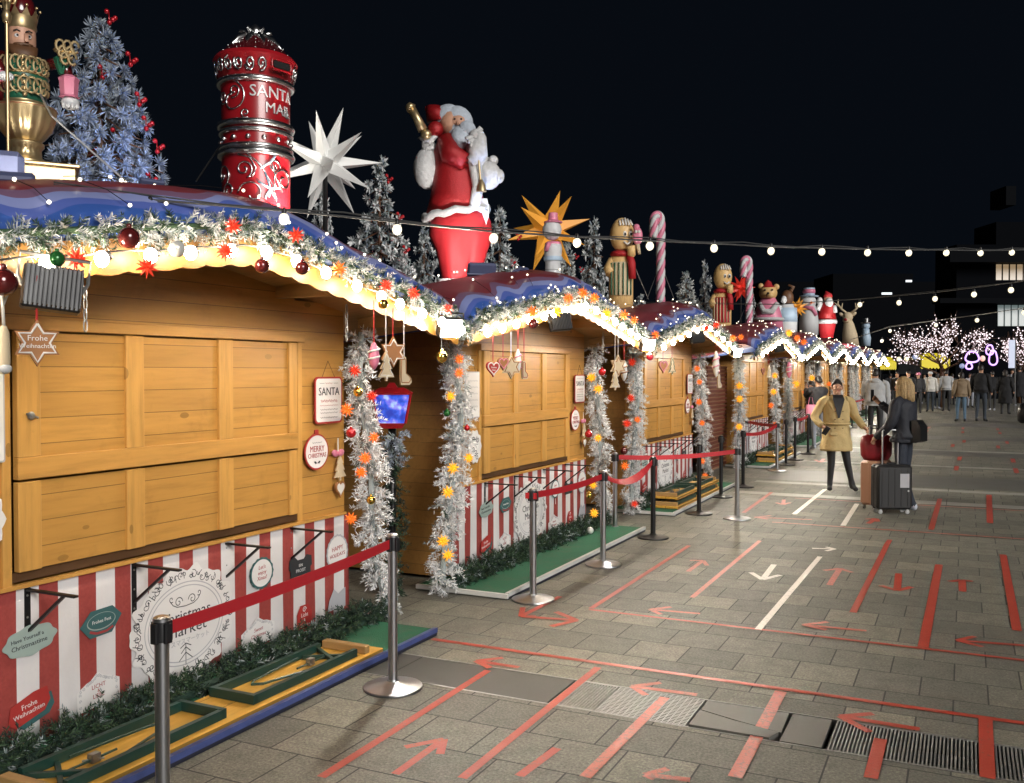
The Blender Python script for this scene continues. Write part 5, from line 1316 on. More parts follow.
def wscroll(lst, rr, m='silver', nm='silver_scroll', th=1.0):
    b = MB()
    for pts in lst: b.tube([(33.6 * s * math.cos(-PI / 2 + x_ * s / (33.6 * s)), 33.6 * s * math.sin(-PI / 2 + x_ * s / (33.6 * s)), zz(y_)) for x_, y_ in pts], th * s, 6)
    return b.build(nm, M[m], r, 180)
sp = lambda cx, cy, q, tr, a0, sg=1, n=26: [(cx + q * (1 - .8 * i / n) * math.cos(a0 + sg * tr * 2 * PI * i / n), cy + q * (1 - .8 * i / n) * math.sin(a0 + sg * tr * 2 * PI * i / n)) for i in range(n + 1)]
wscroll([sp(-25, 107, 17, 1, -1.5, 1), sp(-22, 100, 7, 1.2, 2, -1), sp(-12, 176, 9, 1.4, 1.2, -1), [(-18, 162), (-6, 165), (0, 175), (-4, 184)], sp(30, 184, 13, 1.4, 2.5, 1), [(14, 165), (18, 178), (28, 196)], sp(-4, 200, 14, .9, 3.2, 1), [(-10, 160), (4, 172), (16, 190), (20, 206)], sp(-40, 180, 12, 1.2, 1, -1), sp(-38, 104, 8, 1.3, 0, 1), sp(-30, 196, 9, 1.3, 2, 1), sp(18, 172, 7, 1.2, 0, -1), sp(34, 118, 6, 1.2, 3, 1), sp(-10, 122, 5, 1.2, 1, 1)], 1, th=.9)
b = wscroll([[(4, 175), (14, 168), (20, 160)], [(8, 178), (14, 195), (12, 202)], [(2, 188), (14, 194), (24, 192)], [(8, 204), (13, 194), (20, 203)]], 1, 'paleblue', 'blue_star', 1.1)
b = MB(); b.tube([(-33 * s, 0, zz(146)), (-58 * s, .1, zz(182))], .006, 5); b.build('guy_wire', M['wire'], r)
roof_flood(Vector(onx(300, 230, -4.05)), Vector(onx(268, 150, -4.5)), .1, 40, 'floodlight beside the letterbox, half hidden behind the roof edge')
# ---------------- big paper stars
def moravian(name, px, py, X, rpx, m, label, seed, n=20, r0=.3, pole=True):
    c0 = onx(px, py, X); s_ = depth(c0) / F; i = min(range(len(YC)), key=lambda k: abs(YC[k] - c0.y))
    zr = zt(max(-RW, min(RW, c0.y - YC[i]))) + RZ(X - SX) - .03
    r = empty(name, (c0.x, c0.y, zr), 0, label, 'star'); L = rpx * s_; b = MB()
    mb = spiky(n, L, L * r0 * 1.25, seed); mb2 = MB(); mb2.add(mb.v, mb.f, 0, Matrix.Translation((0, 0, c0.z - zr))); mb2.build('star', M[m], r)
    if pole: b.tube([(0, 0, 0), (0, 0, c0.z - zr)], .02, 8); b.build('pole', M['black'], r)
    return r
M['star_white'] = glow('white_paper_star', (.72, .72, .7, 1), .03, (1, 1, .96, 1)); M['star_gold'] = glow('amber_paper_star', (.75, .33, .04, 1), .05, (1, .45, .05, 1)); M['star_scarlet'] = glow('scarlet_paper_star', (.6, .03, .02, 1), .06, (1, .06, .03, 1))
moravian('paper_star', 325, 163, -4.7, 58, 'star_white', 'large white many pointed star beside the red letterbox', .35, 18, .22)
moravian('paper_star', 548, 230, -4.9, 44, 'star_gold', 'large amber many pointed star behind the snowman', 1.1, 15, .28)
moravian('paper_star', 741, 288, -4.7, 15, 'star_scarlet', 'small scarlet pointed star between gingerbread figure and rear candy cane', .2, 18)
moravian('paper_star', 797, 308, -4.7, 12, 'star_gold', 'small yellow pointed star left of the snowman in blue', .9, 18)
# ---------------- figures built in pixel units
def fig(name, px, X, label, cat, group=None):
    r, s, zz = deco(name, px, X, label, cat, group)
    def C(cx, w, py, d=None, dy=0, n=20): return circ(w * s, (d if d is not None else w) * s, zz(py), n, (cx - px) * s, dy * s)
    def E(mb, cx, py, rx, ry=None, rz_=None, dy=0, rot=None, nu=16, nv=10):
        ry = rx if ry is None else ry; rz_ = rx if rz_ is None else rz_
        mb.ell(((cx - px) * s, dy * s, zz(py)), (rx * s, rz_ * s, ry * s), nu, nv, rot=rot)
    def T(mb, pts, rr, n=10): mb.tube([((x_ - px) * s, d_ * s, zz(y_)) for x_, y_, d_ in pts], [q * s for q in rr] if isinstance(rr, (list, tuple)) else rr * s, n)
    return r, s, zz, C, E, T
# Santa with sack and bell
r, s, zz, C, E, T = fig('santa_figure', 462, -4.6, 'tall Santa figure in red coat and trousers with white sack and gold bell', 'santa figure')
b = MB(); b.loft([C(461, 17, 292, 11), C(461, 19.5, 276, 13), C(462, 26, 250, 16), C(461, 32, 236, 18), C(461, 30, 222, 17), C(461, 24, 208, 14), C(461, 12, 204, 8)])
nb = []
for (x_, y_, z_) in b.v: nb.append((x_, y_ + .10 * math.exp(-((x_ - .0) / .045) ** 2) * max(0, min(1, (zz(222) - z_) / .3)) * (1 if y_ < 0 else 0) + .012 * math.sin(x_ * 60), z_))
b.v = nb; b.build('trousers', M['redcloth'], r, 180)
b = MB(); b.loft([C(452, 15, 292, 13, -3), C(452, 15, 280, 13, -3)]); b.loft([C(477, 11, 291, 12, -3), C(477, 11, 280, 12, -3)]); b.build('boot_cuffs', M['fur'], r, 60)
b = MB(); b.loft([C(456, 30, 214, 20), C(457, 26, 196, 19), C(455, 21, 170, 17), C(454, 20, 152, 16), C(455, 17, 140, 13), C(456, 9, 134, 9)]); b.build('coat', M['redglit'], r, 180)
b = MB(); rg = []
for k in range(33): 
    a = 2 * PI * k / 32; rg.append(((456 + 31 * math.cos(a) - 462) * s, 21 * s * math.sin(a), zz(214 - 5 * math.cos(a) + 1.5 * math.sin(9 * a))))
b.tube(rg[:-1], 3.8 * s, 10, closed=True); T(b, [(474, 210, -17), (478, 190, -17), (474, 165, -15), (469, 142, -12)], [5, 6, 6, 5], 10); b.build('fur_trim', M['fur'], r, 180)
b = MB(); E(b, 428, 168, 14.5, 21, 13, 4); T(b, [(430, 150, 3), (427, 140, 1), (424, 135, 0)], [9, 5, 7], 12); b.build('sack', M['fur'], r, 180)
b = MB(); T(b, [(447, 142, -6), (451, 158, -15), (466, 166, -20)], [10, 11, 8], 14); b.build('sleeve', M['redglit'], r, 180)
b = MB(); E(b, 477, 155, 9, 12, 9, -20); T(b, [(470, 166, -20), (480, 158, -21), (480, 143, -20), (477, 138, -20)], [6, 8, 6, 6]); E(b, 476, 140, 7, 6, 6, -20); T(b, [(474, 141, -20), (481, 133, -21)], [3, 2.6]); T(b, [(478, 140, -22), (482, 137, -24)], [2.6, 2.2])
for k in range(3): T(b, [(472 + 2 * k, 143 + 3 * k, -23), (466 + 2 * k, 145 + 3 * k, -26)], [2.2, 2])
b.build('mitten', M['fur'], r, 180)
b = MB(); E(b, 489, 177, 12, 14, 10, -8); E(b, 499, 178, 5, 7, 6, -10); E(b, 493, 162, 5, 5, 5, -8); T(b, [(470, 160, -4), (484, 168, -8)], [9, 10]); b.build('lower_arm', M['fur'], r, 180)
b = MB(); E(b, 452, 124, 13.5, 15, 14); b.build('head', M['skin'], r, 180)
b = MB(); E(b, 457, 124, 16.5, 17.5, 13, -1); E(b, 462, 141, 12, 13, 10, -10); E(b, 467, 133, 9, 9, 8, -12); E(b, 449, 118, 16, 14, 14, 3); E(b, 471, 150, 5, 8, 5, -14); b.build('beard_and_hair', M['fur_blue_lit'], r, 180)
b = MB(); E(b, 458, 124, 7.5, 6, 4, -11); E(b, 458.5, 127, 2.2, 2, 2.5, -15.5); b.build('face', M['skin'], r, 180)
b = MB(); 
for e_ in (455, 461.5): E(b, e_, 123, 1, 1, 1, -14.8)
b.build('eyes', M['black'], r, 180)
b = MB(); b.loft([C(440, 13, 122, 12, 3), C(438, 12, 112, 11, 3), C(434, 8, 106, 8, 4), C(428, 3, 110, 3, 4)]); E(b, 436, 132, 8, 8, 8, -8); b.build('hat', M['redglit'], r, 180)
b = MB(); T(b, [(412, 112, -12), (418, 122, -12), (424, 134, -12)], [4.5, 4, 5], 12); T(b, [(409, 109, -12), (413, 113, -12)], [3.5, 5.5], 12); E(b, 427, 138, 5.5, 5, 5, -12); b.build('bell', M['gold'], r, 180)
b = MB(); T(b, [(424, 141, -8), (431, 145, -9), (436, 138, -9), (440, 128, -9)], [3, 3, 3, 3]); b.build('hand', M['fur'], r, 180)
b = MB(); T(b, [(478, 160, -24), (480, 186, -24)], 1); b.lathe([(5 * s, zz(196)), (4 * s, zz(190)), (2 * s, zz(186)), (1 * s, zz(184))], 14, ((481 - 462) * s, -24 * s, 0)); b.build('little_bell', M['gold'], r, 60)
b = MB(); b.loft([[((478 + 3 * math.sin(k) + u_ - 462) * s, (-8 + v_) * s, zz(200 + 9 * k)) for u_, v_ in ((0, -2), (9 - k * .6, -1), (9 - k * .6, 2), (0, 1))] for k in range(5)]); b.build('list_scroll', M['white'], r)
b = MB(); T(b, [(404, 219, -40), (405, 219, -40)], 1)
roof_flood(Vector(onx(481, 272, -4.0)), Vector(onx(462, 245, -4.6)), .13, 26, 'grey blue floodlight box at the feet of the Santa figure', (1, .95, .9), 110)
spot(onx(440, 292, -3.8), onx(462, 170, -4.6), 22, .2, (1, .95, .88), 60)
roof_flood(Vector(onx(520, 270, -3.9)), Vector(onx(462, 135, -4.6)), .08, 16, 'small floodlight right of the Santa figure throwing blue light at its head', (.25, .45, 1), 40)
roof_flood(Vector(onx(150, 186, -4.2)), Vector(onx(95, 110, -5.0)), .07, 9, 'small floodlight behind the roof edge throwing blue light on the large fir', (.35, .5, 1), 80)
# snowman with orange star
r, s, zz, C, E, T = fig('snowman_figure', 553, -4.4, 'white snowman with pale blue top hat band in front of the amber star', 'snowman')
b = MB(); b.lathe([(q * s, zz(py)) for q, py in ((9, 290), (8, 272), (7.5, 264), (8.5, 256), (9, 248), (8, 244))], 24); b.build('body', M['white'], r, 180)
b = MB(); E(b, 552, 230, 9.6, 10.5, 9.6); b.build('head', M['white'], r, 180)
b = MB(); b.lathe([(q * s, zz(py)) for q, py in ((7, 246), (8.5, 244), (7, 242))], 20); T(b, [(549, 244, -8), (546, 252, -9)], [2.5, 2]); b.build('scarf', M['pink'], r, 180)
b = MB(); b.lathe([(q * s, zz(py)) for q, py in ((9.2, 223), (9.4, 222), (5, 220), (4.5, 213), (.5, 212))], 20, (0, 0, 0)); b.build('hat', M['pink'], r, 60)
b = MB(); b.lathe([(q * s, zz(py)) for q, py in ((9, 261), (9.6, 259), (9.4, 257), (8.6, 257))], 24); b.build('band', M['paleblue'], r, 60)
spot(onx(547, 292, -3.85), onx(553, 250, -4.4), 26, .2, (1, .97, .93), 60)
def gingerbread(px, X, y_top, y_bot, label, apron, kk=1.0, extra=True):
    r, s, zz, C, E, T = fig('gingerbread_figure', px, X, label, 'gingerbread figure', 'gingerbread figures'); h = y_bot - y_top
    Y = lambda f: y_top + h * f; w = h / 110
    b = MB(); b.loft([C(px, 14 * w, Y(1.05), 8 * w), C(px, 14 * w, Y(.8), 9 * w), C(px, 14 * w, Y(.6), 10 * w), C(px, 14 * w, Y(.45), 9 * w), C(px - w, 10 * w, Y(.40), 8 * w), C(px - w, 6 * w, Y(.37), 6 * w)]); b.build('body', M['gingerlt'], r, 180)
    b = MB(); E(b, px + w, Y(.19), 14 * w, 20 * w, 11 * w); b.build('head', M['gingerlt'], r, 180)
    b = MB(); T(b, [(px - 9 * w, Y(.45), 0), (px - 14 * w, Y(.55), -3 * w), (px - 12 * w, Y(.60), -7 * w)], [6 * w, 6.5 * w, 6 * w]); b.build('arm', M['gingerlt'], r, 180)
    b = MB(); T(b, [(px + 8 * w, Y(.43), -4 * w), (px + 12 * w, Y(.40), -11 * w), (px + 11 * w, Y(.32), -14 * w)], [5 * w, 5 * w, 5 * w]); b.build('arm', M['gingerlt'], r, 180)
    b = MB()
    for k in range(5): T(b, [(px + (k * 3 - 2) * w, Y(.02 + .012 * abs(k - 2)), -6 * w), (px + (k * 3.4 - 1) * w, Y(.10), -10.5 * w)], 1.1 * w, 6)
    b.build('icing_hair', M['cookie_white'], r, 180)
    b = MB(); 
    for e_ in (4, 11): E(b, px + e_ * w, Y(.19), 2.4 * w, 3.4 * w, 1.6 * w, -9.8 * w)
    T(b, [(px + 3 * w, Y(.27), -9.6 * w), (px + 7 * w, Y(.30), -9.8 * w), (px + 11 * w, Y(.27), -9.4 * w)], 1.2 * w, 6); b.build('eyes', M['cookie_white'], r, 180)
    b = MB()
    for e_ in (4.6, 11.3): E(b, px + e_ * w, Y(.195), 1.2 * w, 1.9 * w, 1 * w, -11 * w)
    b.build('pupils', M['black'], r, 180)
    b = MB(); b.lathe([(q * w * s, zz(Y(f))) for q, f in ((11, .42), (13, .40), (12, .37), (9, .36))], 20, (0, 0, 0)); T(b, [(px + 9 * w, Y(.40), -9 * w), (px + 12 * w, Y(.5), -11 * w), (px + 13 * w, Y(.66), -11 * w)], [4 * w, 4.5 * w, 4 * w], 8); b.build('scarf', M['redcloth'], r, 180)
    b = MB(); vs = []; N = 14
    for i in range(N + 1):
        a = -PI / 2 + (-1.0 + 2.0 * i / N)
        for f, q in ((.48, 9.6), (.6, 10.8), (.74, 10.2), (.83, 9.8)): vs.append(((14.6 * w * math.cos(a)) * s, (q * w * math.sin(a) - .6 * w) * s, zz(Y(f))))
    fs = [(i * 4 + k, i * 4 + 4 + k, i * 4 + 5 + k, i * 4 + 1 + k) for i in range(N) for k in range(3)]; b.add(vs, fs); o = b.build('apron', M[apron[0]], r, 180)
    b = MB()
    for k in range(6):
        a = -PI / 2 - .85 + 1.7 * k / 5; T(b, [(px + 14.9 * w * math.cos(a), Y(f), q * w * math.sin(a) - 1.1 * w) for f, q in ((.49, 9.7), (.6, 11), (.74, 10.4), (.825, 10))], .8 * w, 5)
    b.build('apron_stripes', M[apron[1]], r, 180)
    b = MB(); b.loft([C(px, 14.6 * w, Y(.615), 10.6 * w, -.4 * w), C(px, 14.6 * w, Y(.585), 10.6 * w, -.4 * w)]); b.build('belt', M[apron[1]], r, 60)
    spot(onx(px - 6, y_bot + 8, X + .75), onx(px, Y(.7), X), 14 * (s / .0145) ** 2, .2, (1, .88, .6), 80)
    return r, s, zz, C, E, T
r, s, zz, C, E, T = gingerbread(621, -4.5, 217, 312, 'large gingerbread figure with red scarf and green striped apron', ('cream', 'green'))
b = MB(); E(b, 637, 238, 5, 9, 3, -12); E(b, 636, 229, 3.2, 3, 3, -12); b.build('pink_bird_face', M['pink'], r, 180); b = MB(); T(b, [(637, 246, -12), (639, 256, -12)], [2.2, 1.4]); b.build('lolly_stick', M['cream'], r, 180)
b = MB(); 
for e_ in (635.5, 638.5): E(b, e_, 234, 1.4, 1.6, 1, -15)
b.build('lolly_eyes', M['cookie_white'], r, 180)
b = MB(); T(b, [(632, 262, -8), (648, 300, -6)], .4, 5); b.build('guy_wire', M['galv'], r)
r, s, zz, C, E, T = gingerbread(722, -4.5, 263, 335, 'smaller gingerbread figure with red and cream front at the third stall', ('redcloth', 'cream'))
def cane(px, X, yt, yb, label, hook=-1):
    r, s, zz, C, E, T = fig('candy_cane', px, X, label, 'candy cane', 'twisted candy canes on the roofs'); h = yb - yt; w = h / 95
    cx = px; pts = [(cx, yb + 6 * w, 0)] + [(cx, yb - (h - 10 * w) * k / 24, 0) for k in range(25)]
    a_ = [PI * k / 12 for k in range(13)]; top = yt + 10 * w
    pts += [(cx + hook * 3.6 * w * (1 - math.cos(a)), top - 7.5 * w * math.sin(a), -3.2 * (1 - math.cos(a)) * w) for a in a_[1:]] + [(cx + hook * 7.2 * w, top + q * w, -6.4 * w) for q in (5, 12, 18)]
    W = [Vector(((x_ - px) * s, d_ * s, zz(y_))) for x_, y_, d_ in pts]
    # three twisted strands
    arc = 0; base = []
    for i, p in enumerate(W):
        if i: arc += (p - W[i - 1]).length
        t_ = (W[min(i + 1, len(W) - 1)] - W[max(i - 1, 0)]).normalized(); u_ = t_.cross(Vector((0, 1, 0.02))).normalized(); v_ = t_.cross(u_); base.append((p, u_, v_, arc))
    dense = []
    for i in range(len(base) - 1):
        for k in range(4):
            f = k / 4; A, B = base[i], base[i + 1]; dense.append((A[0].lerp(B[0], f), A[1].lerp(B[1], f), A[2].lerp(B[2], f), A[3] + (B[3] - A[3]) * f))
    for j in range(4):
        b = MB(); b.tube([p + (u_ * math.cos(q / (6.2 * w * s) + j * PI / 2) + v_ * math.sin(q / (6.2 * w * s) + j * PI / 2)) * 2.3 * w * s for p, u_, v_, q in dense], 2.7 * w * s, 8); b.build('twisted_strand', M['pink' if j % 2 else 'white'], r, 180)
    b = MB()
    for q in (-1, 1): b.tube([(0, 0, zz(yt + h * .55)), (q * 14 * w * s, 0, zz(yb - 5))], .005, 5)
    b.build('guy_wires', M['galv'], r); spot(onx(px + 2, yb + 10, X + .8), onx(px, yb - 40 * w, X), 10 * (s / .0145) ** 2, .2, (1, .95, .9), 70)
cane(660.5, -4.4, 213, 304, 'tall pink and white twisted candy cane beside the large gingerbread figure')
cane(749, -4.4, 257, 330, 'pink and white twisted candy cane behind the smaller gingerbread figure')
# bear with hat, sheep like figure, snowman, Santa, reindeer, silver lantern figure
r, s, zz, C, E, T = fig('bear_figure', 768, -4.5, 'brown bear figure in mauve dress and small red hat on the roof', 'bear figure')
b = MB(); b.loft([C(768, 15, 330, 9), C(768, 14, 318, 9), C(768, 10, 304, 8), C(768, 7, 298, 6)]); b.build('dress', M['mauve'] if 'mauve' in M else M['pink'], r, 180)
b = MB(); E(b, 768, 293, 9, 8, 8); E(b, 761, 286, 3, 3, 2); E(b, 776, 287, 3, 3, 2); E(b, 770, 296, 4, 3, 4, -7); b.build('head', M['gingerlt'], r, 180)
b = MB(); b.lathe([(q * s, zz(py)) for q, py in ((6, 288), (6.4, 287), (4.5, 286), (3, 282), (.5, 280))], 16); b.build('hat', M['redcloth'], r, 60)
b = MB(); b.lathe([(q * s, zz(py)) for q, py in ((15.4, 321), (16, 319.5), (15.2, 318))], 20); T(b, [(760, 304, -5), (764, 312, -9), (772, 312, -10), (777, 304, -6)], [2.6, 3, 3, 2.6]); b.build('white_trim', M['fur'], r, 180)
b = MB(); E(b, 768, 294, 1.3, 1.2, 1, -10.5)
for e_ in (765, 772): E(b, e_, 290.5, 1, 1, 1, -7.6)
b.build('eyes_and_nose', M['black'], r, 180)
r, s, zz, C, E, T = fig('penguin_figure', 787, -4.4, 'grey figure in blue and white waistcoat between bear and yellow star', 'roof figure')
b = MB(); b.loft([C(788, 9, 335, 7), C(788, 9, 316, 7), C(787, 6, 304, 6)]); b.build('body', M['white'], r, 180)
b = MB(); E(b, 787, 298, 6.5, 8, 6); T(b, [(790, 292, 0), (793, 287, 0), (788, 285, -1)], [2, 1.8, 1]); b.build('head', M['brown'], r, 180)
b = MB(); b.loft([C(788, 9.3, 322, 7.4), C(788, 8.6, 308, 7.2)]); b.build('waistcoat', M['paleblue'], r, 180)
b = MB(); E(b, 784, 300, 3, 4, 3, -5); T(b, [(780, 306, -4), (779, 314, -6)], [2.4, 2]); b.build('muzzle_and_arm', M['white'], r, 180)
r, s, zz, C, E, T = fig('snowman_figure', 809, -4.5, 'white snowman with pale blue hat and pink scarf far along the roofs', 'snowman')
b = MB(); b.lathe([(q * s, zz(py)) for q, py in ((9, 335), (9.5, 322), (8, 312), (6.5, 306))], 20); E(b, 808, 302, 8, 8, 8); b.build('body', M['white'], r, 180)
b = MB(); b.lathe([(q * s, zz(py)) for q, py in ((9, 297), (9.4, 296), (5.6, 295), (5.6, 288), (.5, 287.5))], 18, (.0, 0, 0)); b.build('hat', M['paleblue'], r, 60)
b = MB(); b.lathe([(q * s, zz(py)) for q, py in ((5.8, 293.5), (6.1, 291.5), (5.8, 289.5))], 18); T(b, [(803, 308, -6), (812, 309, -7), (816, 316, -6)], [2.2, 2.4, 2]); b.build('pink_band_and_scarf', M['pink'], r, 180)
b = MB(); T(b, [(811, 303, -7), (814, 303.5, -12)], [1.2, .3]); b.build('nose', M['star_org'], r, 180)
r, s, zz, C, E, T = fig('santa_figure', 827, -4.5, 'small Santa figure in red coat with white hem, far along the roofs', 'santa figure')
b = MB(); b.loft([C(827, 6, 338, 5), C(827, 9, 322, 6), C(827, 8, 319, 6)]); b.build('trousers', M['redcloth'], r, 180)
b = MB(); b.loft([C(827, 9.5, 322, 7), C(827, 8, 312, 6), C(828, 6, 304, 5), C(828, 3.5, 301, 3.5)]); b.build('coat', M['redglit'], r, 180)
b = MB(); b.lathe([(q * s, zz(py)) for q, py in ((9.4, 324), (10.2, 322), (9.4, 320))], 18); T(b, [(821, 303, -2), (818, 310, -3)], [2.4, 2.4]); E(b, 820, 301, 3, 4, 3, -2); E(b, 829, 303, 4, 5, 3, -3.5); T(b, [(834, 306, -2), (835, 313, -3)], [2, 2]); b.build('fur_trim', M['fur'], r, 180)
b = MB(); E(b, 828, 299, 4, 4.5, 4); b.build('head', M['skin'], r, 180)
b = MB(); b.loft([C(828, 4.4, 297, 4.2), C(828, 3.6, 294, 3.6), C(826, .6, 291, .6)]); b.build('hat', M['redcloth'], r, 180)
r, s, zz, C, E, T = fig('reindeer_figure', 850, -4.5, 'pale reindeer figure with tall antlers and red nose on the far roofs', 'reindeer figure')
b = MB(); b.loft([C(851, 8, 345, 6), C(850, 7, 334, 6), C(849, 5, 324, 5), C(848.5, 3.5, 320, 4)]); E(b, 848, 317, 5, 5, 5); E(b, 846.5, 320.5, 3.4, 2.8, 4, -5); E(b, 854, 314, 1.6, 2.6, 1, 0, (0, .8, 0)); E(b, 842, 314.5, 1.6, 2.6, 1, 0, (0, -.8, 0)); b.build('body', M['cream'], r, 180)
b = MB(); 
for q in (-1, 1): T(b, [(849 + q * 2, 313, 0), (849 + q * 7, 309, 0), (849 + q * 10.5, 304, 0), (849 + q * 10, 299, 0)], [1, .9, .8, .4], 6); T(b, [(849 + q * 7, 309, 0), (849 + q * 6, 303, 0)], [.8, .3], 6); T(b, [(849 + q * 9.5, 306, 0), (849 + q * 14, 302, 0)], [.8, .3], 6)
b.build('antlers', M['cream'], r, 180); b = MB(); E(b, 846, 320, 1.7, 1.5, 1.5, -9); b.build('nose', M['red'], r, 180)
r, s, zz, C, E, T = fig('snowman_figure', 866, -4.5, 'small grey blue snowman at the far end beside the reindeer', 'snowman')
b = MB(); b.lathe([(q * s, zz(py)) for q, py in ((4.5, 346), (5, 338), (3.6, 332), (3.4, 329))], 16); E(b, 866, 326, 4, 4, 4); b.build('body', M['paleblue'], r, 180)
b = MB(); b.lathe([(q * s, zz(py)) for q, py in ((4.6, 323.5), (4.8, 322.8), (3, 322), (3, 318.5), (.3, 318))], 14); b.build('hat', M['silver'], r, 60)
for (px, py, pw) in ((765, 322, 30), (806, 328, 42), (846, 336, 60)): spot(onx(px, py + 6, -3.6), onx(px + 3, py - 18, -4.5), pw * 2.2, .3, (1, .96, .9), 90)
# ================================================================== PEOPLE
M['hair_blond'] = mat('blond_hair', (.42, .29, .14, 1), .5, 0, .6, 60, bump=.5); M['hair_dark'] = mat('dark_hair', (.018, .013, .011, 1), .45, 0, .4, 60, bump=.4)
CLOTH = {}
def cloth(name, c, rough=.85, var=.22, sc=9):
    if name not in CLOTH:
        t = NT(name); o = t.obj(); n = t.noise(o, sc, 4, .6); f = t.noise(o, 160, 2)
        t.l(t.mix(n, sc4(c, 1 - var), sc4(c, 1 + var)), t.b.inputs['Base Color']); t.b.inputs['Roughness'].default_value = rough
        t.bump(t.math('ADD', n, t.math('MULTIPLY', f, .15)), .5, .02); CLOTH[name] = t.m
    return CLOTH[name]
cloth('tan_coat_cloth', (.52, .385, .175, 1)); cloth('navy_jacket_cloth', (.012, .014, .022, 1), .7); cloth('black_trousers', (.012, .012, .014, 1), .6); cloth('grey_hoodie', (.42, .43, .44, 1)); cloth('grey_trousers', (.3, .32, .36, 1))
cloth('charcoal_jacket', (.03, .03, .034, 1)); cloth('white_hoodie', (.62, .6, .56, 1)); cloth('brown_sweater', (.22, .16, .1, 1)); cloth('blue_jeans', (.09, .15, .22, 1)); cloth('dark_jeans', (.035, .045, .06, 1)); cloth('black_coat', (.011, .011, .013, 1)); cloth('denim_dark', (.02, .026, .04, 1), .8)
SHOE_W, SHOE_B = cloth('pale_shoes', (.5, .53, .6, 1), .6), cloth('black_shoes', (.012, .012, .013, 1), .5)
SKIN = mat('warm_skin', (.52, .29, .19, 1), .5, 0, .08, 14)
def skin_body(J, E_, RAD, mats, segmat, name, parent):
    """one continuous surface grown over the joints; each face takes the material of the nearest bone"""
    names = list(J); idx = {n: i for i, n in enumerate(names)}
    me = bpy.data.meshes.new('sk'); me.from_pydata([J[n] for n in names], [(idx[a], idx[b]) for a, b in E_], [])
    o = bpy.data.objects.new('sk', me); COL.objects.link(o)
    sk = o.modifiers.new('s', 'SKIN'); lay = me.skin_vertices[0].data if me.skin_vertices else None
    if lay is None:
        bm = bmesh.new(); bm.from_mesh(me); bm.verts.layers.skin.verify(); bm.to_mesh(me); bm.free(); lay = me.skin_vertices[0].data
    for n in names:
        q = RAD[n]; lay[idx[n]].radius = q if isinstance(q, tuple) else (q, q); lay[idx[n]].use_root = (n == 'pelvis')
    sk.branch_smoothing = .6; sk.use_smooth_shade = True
    sb = o.modifiers.new('ss', 'SUBSURF'); sb.levels = 2; sb.render_levels = 2
    dg = bpy.context.evaluated_depsgraph_get(); m2 = bpy.data.meshes.new_from_object(o.evaluated_get(dg)); bpy.data.objects.remove(o); m2.name = name
    m2.materials.clear()
    for m in mats: m2.materials.append(m)
    segs = [(Vector(J[a]), Vector(J[b]), segmat.get((a, b), 0)) for a, b in E_]
    for p in m2.polygons:
        c = p.center; best = 1e9; bmat = 0
        for a, b, k in segs:
            d = b - a; t_ = max(0, min(1, (c - a).dot(d) / max(d.length_squared, 1e-9))); q = (c - a - d * t_).length_squared
            if q < best: best = q; bmat = k
        p.material_index = bmat; p.use_smooth = True
    ob = bpy.data.objects.new(name, m2); COL.objects.link(ob); ob.parent = parent; return ob
def sleeve_rings(pts, rad, n=12):
    mb = MB(); mb.tube(pts, rad, n); return mb
